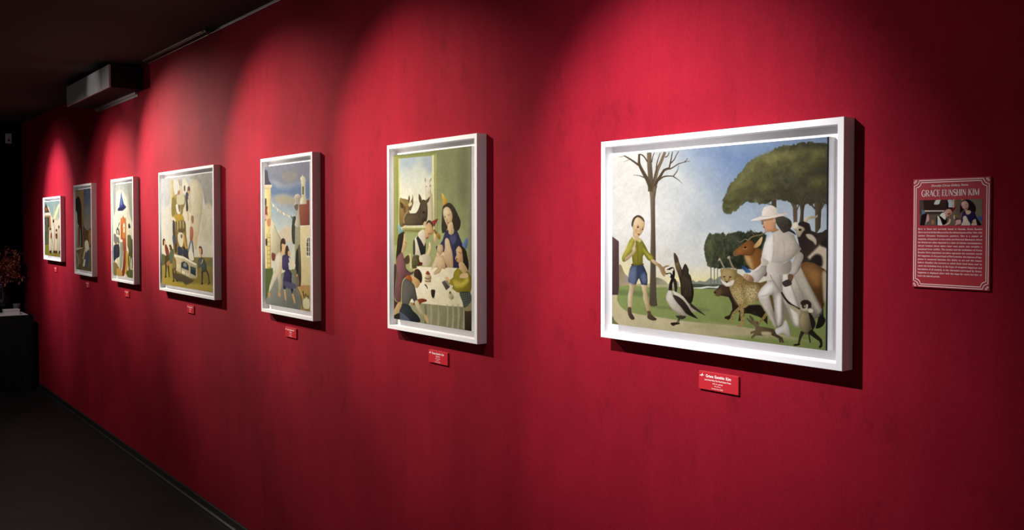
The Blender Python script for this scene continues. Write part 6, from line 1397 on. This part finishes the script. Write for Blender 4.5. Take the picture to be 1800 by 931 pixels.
  ('c9b594',0,None,0.4,None,None,0,'262 199 276 199 277 133 264 134'),
  ('8a6a52',0,None,0.4,None,None,0,'276 199 289 199 286 136 279 137'),
  ('d8c8be',0,None,0.3,None,None,0,'39 116 204 114 197 106 46 106'),
  ('4c423c',0,None,0.4,None,None,0,'42 106 191 105 172 84 50 85'),
  ('6c7c98','8494ac',None,0.4,None,None,1,'22 121 53 92 26 85'),
  ('2a2124',0,None,0.5,None,None,1,'19 79 56 93 63 72 50 31 41 -1 10 -1 13 44'),
  ('c99a94','a87c7c',None,0.4,None,None,1,'63 82 73 84 80 56 77 34 61 25 51 5 57 44'),
  ('d9b09c','b88672',(204,109,249,78),0.4,(0.12,1.5),None,1,'204 62 191 87 217 122 232 131 255 121 263 96 249 78 224 65 211 56'),
  ('3a2420',0,None,0.4,None,None,1,'217 122 226 133 248 134 264 118 266 99 255 115 239 125'),
  ('7c2434',0,None,0.4,None,None,1,'261 127 290 139 280 118 268 109'),
  ('7c4436',0,None,0.5,None,None,1,'223 87 239 93 249 90 233 81'),
  ('d9dccc',0,None,0.4,None,None,1,'165 75 188 97 204 87 211 47 192 50'),
  ('d6dad0','b8bfb8',None,0.4,None,None,1,'143 63 156 69 172 44 189 0 147 3'),
  ('2c3036',0,None,0.4,None,None,1,'136 56 146 66 147 3 139 6'),
  ('20181a',0,None,0.4,None,None,1,'159 69 172 69 208 40 214 56 221 44 215 6 189 3 172 44'),
  ('d8b0a0',0,None,0.4,None,None,1,'231 25 240 50 250 43 244 15 212 0 173 -2 199 3'),
  ('9c7458',0,None,0.5,None,None,1,'102 37 110 44 124 22 107 6 99 12'),
  ('d0b4a4',0,None,0.4,None,None,1,'271 68 279 78 283 50 275 50'),
  ('8c6c34',0,None,0.5,None,None,1,'281 84 312 71 306 62 287 74'),
  ('2e1e20','3a2628',None,0.6,None,None,1,'327 164 336 182 358 192 382 193 410 178 432 153 441 122 432 92 411 86 380 114 349 114 325 93 321 127'),
  ('dcb8aa','b88c80',(333,160,383,135),0.4,(0.12,1.5),None,1,'330 167 342 180 364 183 383 166 386 141 377 120 362 114 343 129 332 148'),
  ('6a4a42',0,None,0.5,None,None,0,'338 145 349 142 349 145 339 148'),
  ('6a4a42',0,None,0.5,None,None,0,'361 155 372 156 372 158 361 158'),
  ('7c3438',0,None,0.4,None,None,1,'362 128 374 128 368 122'),
  ('a87a70',0,None,0.6,None,None,0,'357 153 360 146 362 139 360 137 357 136 357 134 361 135 364 138 362 147 360 154'),
  ('d0b49c',0,None,0.4,None,None,1,'362 111 399 110 402 92 384 82 368 86'),
  ('3f3058','2c2442',(350,86,442,19),0.5,None,None,1,'340 93 360 108 368 85 384 80 403 92 408 107 432 92 454 46 478 1 406 1 335 3'),
  ('d6c4b4','b89c8c',None,0.5,None,None,1,'344 59 353 71 368 68 384 37 400 1 335 0 344 31'),
  ('d0a498','b08074',None,0.4,None,None,1,'291 31 297 45 319 46 330 31 326 13 304 6 279 -1 288 9'),
  ('2a2224',0,None,0.4,None,None,1,'284 40 297 50 328 45 306 43'),
  ('54648e','7080a0',None,0.4,None,None,1,'451 55 484 72 484 31 463 40'),
  ('d4b0a0','a88478',None,0.4,None,None,1,'412 16 421 40 439 46 453 31 448 1 409 1'),
  ('241c1e',0,None,0.5,None,None,1,'442 46 460 40 481 4 454 1'),
  ('4a3430',0,None,0.5,None,None,0,'419 17 428 24 426 26 417 21'),
  ('c49a3c',0,None,0.4,None,None,1,'330 198 348 199 336 187'),
 ],
}


# ------------------------------------------------------------------ framed paintings
DEP = 0.0384          # frame depth off the wall
LIP = 0.0150          # width of the front lip
GAP = 0.0385          # outer edge to canvas
SET = 0.0055          # canvas set back behind the lip
TRAY = 0.0280         # backing set back behind the lip
def frame_mesh(w, h):
    bm = bmesh.new()
    def ring(x0, x1, z0, z1, y):
        return [bm.verts.new(c) for c in ((x0, y, z0), (x1, y, z0), (x1, y, z1), (x0, y, z1))]
    of, ob = ring(0, w, 0, h, -DEP), ring(0, w, 0, h, -.0004)
    nf, nb = ring(LIP, w - LIP, LIP, h - LIP, -DEP), ring(LIP, w - LIP, LIP, h - LIP, -.0004)
    for k in range(4):
        l = (k + 1) % 4
        bm.faces.new((of[k], of[l], nf[l], nf[k]))
        bm.faces.new((ob[k], ob[l], of[l], of[k]))
        bm.faces.new((nf[k], nf[l], nb[l], nb[k]))
        bm.faces.new((nb[k], nb[l], ob[l], ob[k]))
    es = [e for e in bm.edges if all(abs(v.co.y + DEP) < 1e-6 for v in e.verts) and not (e.verts[0] in of and e.verts[1] in nf) and not (e.verts[1] in of and e.verts[0] in nf)]
    bmesh.ops.bevel(bm, geom=es, offset=.0009, segments=2, profile=.5, affect='EDGES')
    return bm

FR = {  # left, right, top, bottom on the wall (m)
    1: (-1.8279, -1.0926, 1.8234, 1.2943), 2: (-2.9929, -2.4123, 1.8939, 1.2133), 3: (-4.2073, -3.6362, 1.9120, 1.1848),
    4: (-5.8366, -4.8525, 1.9202, 1.1955), 5: (-6.9852, -6.4059, 1.9223, 1.1987), 6: (-8.1646, -7.5659, 1.9209, 1.1978),
    7: (-9.4436, -8.6828, 1.8494, 1.2778)}
GRID = {1: (640, 440), 2: (340, 410), 3: (250, 340), 4: (270, 270), 5: (140, 230), 6: (120, 200), 7: (150, 140)}
GAIN = {1: .45, 2: .70, 3: .66, 4: .68, 5: .62, 6: 1.0, 7: .46}
LABELS = {
    1: 'largest near white-framed painting of a boy, a goose and a figure in white among animals',
    2: 'white-framed painting of a party table with paper hats, second picture from the right',
    3: 'tall white-framed painting of a couple dancing beside a church tower',
    4: 'white-framed painting of a tall crowded tower carried by walkers on yellow ground',
    5: 'narrow white-framed painting of a blue cone floating over an orange doorway',
    6: 'dim white-framed painting with a dark arch, the gloomiest picture in the row',
    7: 'small far white-framed painting of robed figures by a gabled house, farthest picture'}
for n, (xl, xr, zt, zb) in FR.items():
    w, h = xr - xl, zt - zb
    t = thing('framed_painting', (xl, 0, zb), LABELS[n], 'painting', 'framed paintings along the red wall')
    obj('frame', frame_mesh(w, h), M['white'], t)
    obj('backing_board', box(LIP - .001, w - LIP + .001, -(DEP - TRAY), -(DEP - TRAY) + .004, LIP - .001, h - LIP + .001), M['mount'], t)
    cw, ch = w - 2 * GAP, h - 2 * GAP
    nx, nz = GRID[n]
    pix = paint(cw * 1000, ch * 1000, nx, nz, PICTURES.get(n, []))
    c = canvas_mesh('canvas', GAP, w - GAP, -(DEP - SET), -(DEP - TRAY) - .0002, GAP, h - GAP, nx, nz, pix,
                    [pigment_material('oil_paint', GAIN[n]), M['gesso']])
    c.parent = t

# ------------------------------------------------------------------ lettering helpers
def text_mesh(body, size, bold=0.0, shear=0.0, space=1.0, word=1.0):
    cu = bpy.data.curves.new('lettering', 'FONT')
    cu.body = body
    cu.size = size
    cu.offset = bold
    cu.shear = shear
    cu.space_character = space
    cu.space_word = word
    cu.resolution_u = 3
    o = bpy.data.objects.new('lettering', cu)
    COL.objects.link(o)
    bpy.context.view_layer.update()
    me = bpy.data.meshes.new_from_object(o.evaluated_get(bpy.context.evaluated_depsgraph_get()))
    bpy.data.objects.remove(o)
    bpy.data.curves.remove(cu)
    return me

def add_text(bm, body, x0, x1, zc, cap, y, bold=0.0, shear=0.0, justify=False, word=1.0):
    """put one line of lettering on the plane y, between x0 and x1, cap height `cap`, centred on height zc"""
    size = cap / 0.70
    if justify:
        a = [v.co.x for v in text_mesh(body, size, bold, shear).vertices]
        b = [v.co.x for v in text_mesh(body, size, bold, shear, word=2.0).vertices]
        wa, wb = max(a) - min(a), max(b) - min(b)
        if wb > wa:
            word = max(.55, 1 + (x1 - x0 - wa) / (wb - wa))
    me = text_mesh(body, size, bold, shear, word=word)
    co = [v.co.copy() for v in me.vertices]
    mn, mx = min(c.x for c in co), max(c.x for c in co)
    k = (x1 - x0) / (mx - mn)
    vs = [bm.verts.new((x0 + (c.x - mn) * k, y, zc - cap / 2 + c.y)) for c in co]
    for p in me.polygons:
        try:
            bm.faces.new([vs[i] for i in p.vertices])
        except ValueError:
            pass
    bpy.data.meshes.remove(me)

def ribbon(bm, pts, widths, y, closed=False):
    """flat ribbon along a path in (x, z)"""
    n = len(pts)
    L, R = [], []
    for i, p in enumerate(pts):
        a = pts[i - 1] if (i or closed) else pts[i]
        b = pts[(i + 1) % n] if (i < n - 1 or closed) else pts[i]
        dx, dz = b[0] - a[0], b[1] - a[1]
        l = math.hypot(dx, dz) or 1
        w = (widths[i] if isinstance(widths, (list, tuple)) else widths) / 2
        nx, nz = -dz / l * w, dx / l * w
        L.append(bm.verts.new((p[0] + nx, y, p[1] + nz)))
        R.append(bm.verts.new((p[0] - nx, y, p[1] - nz)))
    for i in range(n if closed else n - 1):
        j = (i + 1) % n
        bm.faces.new((L[i], L[j], R[j], R[i]))

def arc(cx, cz, rx, rz, a0, a1, n=14):
    return [(cx + rx * math.cos(math.radians(a0 + (a1 - a0) * i / n)), cz + rz * math.sin(math.radians(a0 + (a1 - a0) * i / n))) for i in range(n + 1)]

TK, TN = .125, .05     # thick and thin strokes of the title face
def swell(n, a, b):
    return [a + (b - a) * math.sin(PI * i / (n - 1)) for i in range(n)]
def glyph(ch):
    """condensed high-contrast capitals: list of (path, width), advance"""
    def stem(x, w=TK):
        return [([(x, 0), (x, 1)], w), ([(x - w * .9, .015), (x + w * .9, .015)], .03), ([(x - w * .9, .985), (x + w * .9, .985)], .03)]
    if ch == 'I':
        return stem(.13), .27
    if ch == 'H':
        return stem(.12) + stem(.50) + [([(.12, .52), (.50, .52)], TN)], .63
    if ch == 'N':
        return stem(.09, TN) + stem(.55, TN) + [([(.09, 1), (.55, 0)], TK)], .66
    if ch == 'M':
        return stem(.09, TN) + stem(.70) + [([(.09, 1), (.40, .05)], TK), ([(.40, .05), (.69, 1)], TN)], .82
    if ch == 'E':
        return stem(.12) + [([(.12, .975), (.44, .975)], TN), ([(.12, .025), (.46, .025)], TN), ([(.12, .52), (.36, .52)], TN), ([(.43, 1), (.43, .80)], TN), ([(.45, 0), (.45, .22)], TN), ([(.36, .62), (.36, .42)], .035)], .52
    if ch == 'U':
        return [([(.12, 1), (.12, .28)] + arc(.33, .28, .21, .28, 180, 270, 6), [TK] * 5 + [TK * .9, .09, .06, TN]), (arc(.33, .28, .21, .28, 270, 360, 6) + [(.54, 1)], TN), ([(.02, .985), (.23, .985)], .03), ([(.45, .985), (.63, .985)], .03)], .65
    if ch == 'C':
        p = arc(.36, .5, .30, .5, 55, 305, 20)
        return [(p, swell(len(p), .045, TK)), ([(.53, 1), (.53, .76)], .035), ([(.53, 0), (.53, .2)], .03)], .60
    if ch == 'G':
        p = arc(.36, .5, .30, .5, 55, 300, 20)
        return [(p, swell(len(p), .045, TK)), ([(.53, 1), (.53, .76)], .035), ([(.52, .02), (.52, .42)], TK * .9), ([(.40, .42), (.64, .42)], .035)], .66
    if ch == 'S':
        p = arc(.27, .745, .19, .24, 30, 250, 12)[:-1] + arc(.27, .26, .21, .26, 75, -150, 12)
        return [(p, swell(len(p), .045, TK)), ([(.45, .98), (.45, .78)], .035), ([(.07, .02), (.07, .24)], .035)], .52
    if ch == 'R':
        return stem(.12) + [([(.12, .975)] + arc(.28, .74, .22, .235, 90, -90, 10) + [(.12, .505)], [TN, TN] + swell(9, .06, TK) + [TN, TN]), ([(.30, .50), (.58, .01)], TK), ([(.50, .015), (.68, .015)], .03)], .64
    if ch == 'A':
        return [([(.06, 0), (.33, 1)], TN), ([(.32, 1), (.58, 0)], TK), ([(.15, .33), (.48, .33)], TN), ([(-.02, .015), (.15, .015)], .03), ([(.48, .015), (.69, .015)], .03)], .66
    if ch == 'K':
        return stem(.12) + [([(.14, .42), (.52, .98)], TN), ([(.26, .58), (.56, .02)], TK), ([(.42, .985), (.62, .985)], .03), ([(.46, .015), (.66, .015)], .03)], .66
    return [], .28

def add_title(bm, word, x0, x1, z0, cap, y):
    adv = sum(glyph(c)[1] for c in word)
    k = (x1 - x0) / adv
    x = x0
    for c in word:
        g, a = glyph(c)
        for path, w in g:
            pts = [(x + p[0] * k, z0 + p[1] * cap) for p in path]
            ws = [t * (k + cap) / 2 for t in w] if isinstance(w, list) else w * (k + cap) / 2
            if isinstance(ws, list) and len(ws) != len(pts):
                ws = (ws + [ws[-1]] * len(pts))[:len(pts)]
            ribbon(bm, pts, ws, y)
        x += a * k

# ------------------------------------------------------------------ information panel on the right
PX0, PX1, PZ0, PZ1 = -.9603, -.8097, 1.4764, 1.6889
PW, PH = PX1 - PX0, PZ1 - PZ0
PT = .0045
pan = thing('information_panel', (PX0, 0, PZ0), 'red printed information panel with a pale double border, right of the paintings', 'sign')
obj('board', box(0, PW, -PT, -.0003, 0, PH, .0006), M['board'], pan)
YP = -PT - .00035
def panel_border(inset, notch):
    x0, x1, z0, z1 = inset, PW - inset, inset, PH - inset
    return arc(x0, z0, notch, notch, 90, 0, 8) + arc(x1, z0, notch, notch, 180, 90, 8) + arc(x1, z1, notch, notch, 270, 180, 8) + arc(x0, z1, notch, notch, 360, 270, 8)
for inset, notch in ((.0030, .0098), (.0068, .0098)):
    bm = bmesh.new()
    ribbon(bm, panel_border(inset, notch), .00165, YP, True)
    obj('border_line', bm, M['print'], pan)
for sx, sz in ((0, 0), (1, 0), (1, 1), (0, 1)):
    bm = bmesh.new()
    cx, cz = (.0048 if not sx else PW - .0048), (.0048 if not sz else PH - .0048)
    dx, dz = (1 if not sx else -1), (1 if not sz else -1)
    for ux, uz, ph in ((.0016, -.0006, 200), (-.0006, .0016, 70)):
        pts = []
        for i in range(22):
            a = math.radians(ph + i * 24)
            r = .0024 * (1 - i / 26)
            pts.append((cx + dx * (ux + r * math.cos(a)), cz + dz * (uz + r * math.sin(a))))
        ribbon(bm, pts, .0009, YP)
    obj('corner_ornament', bm, M['print'], pan)
bm = bmesh.new()
add_text(bm, 'Dorothy Circus Gallery, Rome', .037, .1095, PH - .0137, .0040, YP, .00012, .35)
obj('script_lettering', bm, M['print'], pan)
bm = bmesh.new()
add_title(bm, 'GRACE EUNSHIN KIM', .0178, .1302, PH - .0343, .0126, YP)
obj('title_lettering', bm, M['printw'], pan)
BODY = ["Born in Seoul and currently based in Canada, Grace Eunshin",
        "Kim's work is highly influenced by the divine images of the 14th-15th",
        "century European Renaissance paintings. Kim is a master of",
        "suspense, transposing us into static yet historical dimension where",
        "her figures are often depicted in a state of solemn contemplation,",
        "almost hesitant about taking their next action and revealing a",
        "perpetual inner conflict. The tension and the inclination of Grace",
        "Eunshin Kim's populated narrative represent the constant search",
        "for happiness. In the portrayal of Kim's stories, the balance of hap-",
        "piness is consumed between the desire to act and the instant",
        "before. Recalling the moment in which Eve's hand leans over to",
        "reach the forbidden fruit, in the hope of complete happiness and",
        "knowledge of all similarly, in the characters portrayed by Grace,",
        "happiness is displayed along with the hope for more but fear of",
        "losing the desired pursuit."]
bm = bmesh.new()
for i, l in enumerate(BODY):
    last = i == len(BODY) - 1
    add_text(bm, l, .0116, .0562 if last else .1362, PH - .0975 - i * .00658, .0033, YP, .00010, 0, not last)
obj('body_lettering', bm, M['print'], pan)
sp = paint(122, 49, 200, 90, PICTURES['strip'])
o = canvas_mesh('picture_strip', .0136, .1358, YP - .0001, -PT + .0001, PH - .0905, PH - .0412, 200, 90, sp, [pigment_material('printed_picture', 1.0), M['board']])
o.parent = pan

# ------------------------------------------------------------------ caption cards
CW, CH, CT = .122, .0445, .0055
def card_board():
    bm = box(0, CW, -CT, -.0003, 0, CH, .0007, 1)
    for f in bm.faces:
        if f.calc_center_median().y < -CT + .00005:
            f.material_index = 0
    return bm
def bird(bm, x, z, s, y):
    body = [(0, 2.2), (2.4, 3.4), (4.6, 3.6), (7.2, 6.0), (9.2, 8.6), (10.4, 9.2), (10.0, 7.6), (9.2, 6.2), (10.2, 5.2), (12.6, 4.4), (13.4, 2.8), (12.6, 1.4), (12.2, 2.8), (10.6, 3.4), (9.0, 3.2), (8.6, 1.2), (7.6, 0), (7.4, 1.6), (6.6, 2.6), (6.0, .6), (5.0, .2), (5.0, 2.0), (3.2, 2.4), (1.2, 1.6)]
    f = bm.faces.new([bm.verts.new((x + p[0] * s, y, z + p[1] * s)) for p in body])
    bmesh.ops.triangulate(bm, faces=[f])
CARDS = [(1, -1.448, 1.2185), (2, -2.697, 1.1350), (3, -3.944, 1.1050), (4, -5.352, 1.1085), (5, -6.712, 1.1175), (6, -7.865, 1.1195), (7, -9.085, 1.1950)]
CLAB = {1: 'small red caption card below the large painting of the boy and goose',
        2: 'small red caption card below the party table painting',
        3: 'small red caption card below the painting of the dancing couple',
        4: 'small red caption card below the painting of the carried tower',
        5: 'small red caption card below the painting with the blue cone',
        6: 'small dim red caption card below the gloomy painting with the dark arch',
        7: 'small red caption card below the farthest painting, nearest the dark corner'}
YC = -CT - .0003
def make_card(n, x, z):
    t = thing('caption_sign', (x - CW / 2, 0, z - CH / 2), CLAB[n], 'label card', 'caption cards under the paintings')
    obj('card_board', card_board(), [M['card'], M['cardedge']], t)
    bm = bmesh.new()
    bird(bm, .0030, CH - .0135, .00098, YC)
    obj('bird_emblem', bm, M['printw'], t)
    bm = bmesh.new()
    add_text(bm, 'Grace Eunshin Kim', .0225, .1000, CH - .0098, .0068, YC, .00024, word=1.35)
    obj('name_lettering', bm, M['printw'], t)
    bm = bmesh.new()
    if n == 1:
        add_text(bm, 'Let Us See What The World Seems There', .0190, .1000, CH - .0195, .0036, YC, .00016)
    else:
        add_text(bm, 'Happiness', .048, .074, CH - .0195, .0036, YC, .00016)
    add_text(bm, 'Oil on canvas', .0440, .0755, CH - .0268, .0028, YC, .00010)
    add_text(bm, '70 x 50 cm', .0495, .0685, CH - .0328, .0026, YC, .00010)
    add_text(bm, 'Dorothy Circus Gallery', .0405, .0770, CH - .0388, .0030, YC, .00006, .35)
    obj('title_lettering', bm, M['print'], t)
    return t
first = make_card(*CARDS[0])
second = make_card(*CARDS[1])
for n, x, z in CARDS[2:]:
    r = second.copy()
    COL.objects.link(r)
    r.location = (x - CW / 2, 0, z - CH / 2)
    r['label'] = CLAB[n]
    for ch in list(second.children):
        c = ch.copy()
        COL.objects.link(c)
        c.parent = r

# ------------------------------------------------------------------ ceiling edge: casing, rail and track
cas = thing('ceiling_casing', (-7.52, 0, 2.487), 'boxy grey-fronted casing fixed high on the wall under the ceiling', 'duct box')
BL, BD, BH = 1.24, .214, .146
obj('body', box(0, BL, -BD + .012, -.0005, 0, BH, .003), M['boxdark'], cas)
obj('front_panel', box(0, BL, -BD, -BD + .012, 0, BH, .002), M['box'], cas)
bm = bmesh.new()
add_box(bm, .0, BL - .13, -.020, -.001, -.016, 0, .001)
add_box(bm, .0, BL - .13, -.004, -.001, -.030, -.016, .001)
obj('flange', bm, M['alu'], cas)
rail = thing('picture_rail', (-6.2, 0, H - .012), 'thin aluminium picture hanging rail along the top of the red wall', 'rail')
def rail_piece(x0, x1):
    bm = bmesh.new()
    add_box(bm, x0, x1, -.009, -.0008, -.004, .004, .0008)
    add_box(bm, x0, x1, -.009, -.0075, .004, .009, .0004)
    return bm
obj('rail_length', rail_piece(0, 1.225), M['alu'], rail)
obj('rail_length', rail_piece(1.285, 9.3), M['alu'], rail)
obj('rail_joint', box(1.225, 1.285, -.007, -.0008, -.0025, .0055, .0006), M['alu'], rail)
trk = thing('ceiling_track', (-6.12, -.034, H), 'black track with a brass strip on the ceiling beside the picture rail', 'track')
bm = bmesh.new()
add_box(bm, 0, 1.2, -.013, .013, -.016, 0, .002)
obj('track_profile', bm, M['black_metal'], trk)
obj('brass_strip', box(.01, 1.13, -.0165, -.0132, -.007, -.002, .0005), M['brass'], trk)
bm = bmesh.new()
add_tube(bm, [(1.16, -.012, -.004), (1.20, -.018, -.014), (1.215, -.016, -.030), (1.205, .004, -.034)], .0035, 8)
obj('end_hook', bm, M['alu'], trk)

# ------------------------------------------------------------------ the dark far corner
sw = thing('wall_sensor', (FAR, -.126, 2.491), 'small grey plastic box fixed high on the dark far wall', 'sensor')
obj('housing', box(.0005, .032, -.029, .029, -.052, .052, .006), M['plastic'], sw)
bm = bmesh.new()
add_lathe(bm, [(.011, 0), (.0115, .003), (.009, .005), (.001, .006)], 0, 0, 20)
bmesh.ops.rotate(bm, verts=bm.verts, cent=(0, 0, 0), matrix=__import__('mathutils').Matrix.Rotation(PI / 2, 3, 'Y'))
bmesh.ops.translate(bm, verts=bm.verts, vec=(.0315, 0, -.02))
obj('lens', bm, M['vase'], sw)

TX0, TX1, TY0, TY1, TZ = -10.68, -9.91, -1.75, -.050, .720
tab = thing('display_table', (TX0, TY0, 0), 'table under a floor-length black cloth in the dark far corner', 'table')
tw, td = TX1 - TX0, TY1 - TY0
obj('tabletop', box(.01, tw - .01, .01, td - .01, TZ - .03, TZ - .004, .002), M['twig'], tab)
for lx in (.06, tw - .06):
    for ly in (.06, td - .06):
        obj('leg', box(lx - .02, lx + .02, ly - .02, ly + .02, 0, TZ - .03, .002), M['twig'], tab)
def cloth():
    bm = bmesh.new()
    n = 150
    # perimeter walk
    per = []
    P = 2 * (tw + td)
    for i in range(n):
        s = i / n * P
        if s < tw: p, nrm = (s, 0), (0, -1)
        elif s < tw + td: p, nrm = (tw, s - tw), (1, 0)
        elif s < 2 * tw + td: p, nrm = (tw - (s - tw - td), td), (0, 1)
        else: p, nrm = (0, td - (s - 2 * tw - td)), (-1, 0)
        per.append((p, nrm, s))
    rows = []
    for k in range(9):
        f = k / 8
        row = []
        for p, nrm, s in per:
            off = f * (.006 + .012 * math.sin(s * 21) + .008 * math.sin(s * 47 + 1.3)) if nrm != (-1, 0) else 0
            off = max(off, 0) + .002 * f
            row.append(bm.verts.new((p[0] + nrm[0] * off, p[1] + nrm[1] * off, TZ - f * (TZ - .006))))
        rows.append(row)
    for a, b in zip(rows, rows[1:]):
        for i in range(n):
            bm.faces.new((a[i], a[(i + 1) % n], b[(i + 1) % n], b[i]))
    bm.faces.new(rows[0])
    return bm
obj('tablecloth', cloth(), M['cloth'], tab, smooth=False)

ps = thing('paper_sheet', (-10.30, -.36, TZ + .0006), 'flat white paper sheets lying on the black table edge', 'paper')
bm = bmesh.new()
add_box(bm, 0, .355, 0, .27, 0, .004, .0006)
obj('sheet', bm, M['paper'], ps)
bx = thing('small_box', (-10.12, -.285, TZ + .005), 'small pale box lying on the white paper sheets', 'box')
obj('box_base', box(0, .10, 0, .135, 0, .034, .003), M['paper'], bx)
obj('lid', box(-.002, .102, -.002, .137, .034, .050, .003), M['paper'], bx)
tl = thing('candle_glass', (-10.35, -.125, TZ + .0006), 'small dark glass candle holder behind the pale box', 'candle holder')
bm = bmesh.new()
add_lathe(bm, [(.026, 0), (.030, .004), (.034, .06), (.036, .085), (.033, .085), (.030, .06), (.026, .012), (.001, .010)])
obj('glass', bm, M['glass'], tl, smooth=True)
bm = bmesh.new()
add_lathe(bm, [(.024, .012), (.025, .034), (.022, .037), (.001, .036)])
obj('candle', bm, M['paper'], tl, smooth=True)

vs_ = thing('dried_arrangement', (-10.49, -.235, TZ + .0006), 'vase of rust coloured dried branches standing on the black table', 'plant')
bm = bmesh.new()
add_lathe(bm, [(.045, 0), (.062, .01), (.075, .08), (.070, .16), (.045, .22), (.036, .26), (.044, .285), (.040, .285), (.032, .26), (.035, .22), (.02, .20)])
obj('vase', bm, M['vase'], vs_, smooth=True)
twigs, leaves = bmesh.new(), bmesh.new()
random.seed(11)
for k in range(26):
    a = random.uniform(0, 2 * PI)
    sp_ = random.uniform(.06, .30)
    top = Vector((sp_ * math.cos(a) * .8, max(-.30, min(.15, sp_ * math.sin(a))), random.uniform(.30, .66)))
    base = Vector((.02 * math.cos(a), .02 * math.sin(a), .20))
    mid = (base + top) / 2 + Vector((0, 0, .08))
    pts = [base, (base + mid) / 2 + Vector((0, 0, .02)), mid, (mid + top) / 2 + Vector((.01, 0, .02)), top]
    add_tube(twigs, pts, [.0035, .003, .0026, .002, .0012], 5)
    for q in range(34):
        t = random.uniform(.35, 1.02)
        i = min(3, int(t * 4))
        p = pts[i].lerp(pts[i + 1], min(1, t * 4 - i)) + Vector((random.gauss(0, .022), random.gauss(0, .022), random.gauss(0, .018)))
        d = Vector((random.gauss(0, 1), random.gauss(0, 1), random.gauss(-.2, .7))).normalized()
        s = d.orthogonal().normalized()
        u = d.cross(s) * .003
        l = random.uniform(.026, .05)
        if p.y > .17 or p.x < -.19:
            continue
        c = [leaves.verts.new(p), leaves.verts.new(p + d * l * .4 + s * l * .26 + u), leaves.verts.new(p + d * l), leaves.verts.new(p + d * l * .4 - s * l * .26 + u)]
        leaves.faces.new((c[0], c[1], c[2]))
        leaves.faces.new((c[0], c[2], c[3]))
obj('branch', twigs, M['twig'], vs_)
tag(obj('foliage', leaves, M['leaf'], vs_), kind='stuff')


# ------------------------------------------------------------------ lights: gallery spots on the ceiling, out of frame overhead, plus an added fill
def spot(name, loc, aim, watts, size, blend, col, rad=.012):
    ld = bpy.data.lights.new(name, 'SPOT')
    ld.energy = watts
    ld.spot_size = math.radians(size)
    ld.spot_blend = blend
    ld.color = col
    ld.shadow_soft_size = rad
    o = bpy.data.objects.new(name, ld)
    COL.objects.link(o)
    o.location = loc
    o.rotation_euler = (Vector(aim) - Vector(loc)).to_track_quat('-Z', 'Y').to_euler()
    return o
COOL = (1.0, .96, .97)
WARM = (1.0, .90, .80)
def lamp(x, y, z, ax, az, watts, col, size=60, blend=.8, spill=.03, saz=.5):
    spot('lamp_or_fill_spot', (x, y, z), (ax, 0, az), watts * .84, size, blend, col)
    spot('spot_spill', (x, y, z), (ax, 0, az - saz), watts * spill, 116, 1.0, col)   # the lamp's own wide halo around its beam
lamp(-1.80, -1.17, 2.47, -1.60, 1.58, 225, COOL, 58, 1.0, .10)
lamp(-3.60, -1.20, 2.52, -2.84, 1.66, 218, WARM, 58, 1.0, .06)
lamp(-5.00, -1.20, 2.52, -4.04, 1.70, 270, WARM, 59, 1.0, .06)
lamp(-6.85, -1.00, 2.50, -5.60, 1.74, 400, WARM, 60, 1.0, .07, .7)
lamp(-7.50, -1.02, 2.42, -6.86, 1.74, 225, WARM, 55, 1.0, .30, .75)
lamp(-9.05, -1.10, 2.50, -8.98, 1.66, 240, COOL, 64, .9, .20, .65)
# added fill spot, no lamp known there, to brighten the casing under the ceiling
spot('lamp_or_fill_spot', (-7.1, -3.0, 2.40), (-6.70, -.21, 2.53), 75, 9, 1.0, COOL)
AMBIENT = .20
EXPOSURE = 0.0


wd = bpy.data.worlds.new('gallery_gloom')
SC.world = wd
wd.use_nodes = True
wd.node_tree.nodes['Background'].inputs['Color'].default_value = (1.0, .93, .90, 1)
wd.node_tree.nodes['Background'].inputs['Strength'].default_value = AMBIENT

# ------------------------------------------------------------------ camera
cam = bpy.data.cameras.new('camera')
cam.sensor_fit = 'HORIZONTAL'
cam.sensor_width = 36.0
cam.lens = 1607.64 * 36.0 / 1800.0
cam.shift_y = (431.71 - 465.5) / 1800.0
cam.clip_start = .05
co = bpy.data.objects.new('camera', cam)
COL.objects.link(co)
co.location = (0, -1.73563, 1.6)
co.rotation_euler = (PI / 2 - .02314, .0002, .91933)
SC.camera = co
SC.cycles.diffuse_bounces = 8
vs = SC.view_settings
vs.view_transform = 'Standard'
vs.look = 'None'
vs.exposure = EXPOSURE
vs.gamma = 1.0
vs.use_curve_mapping = False
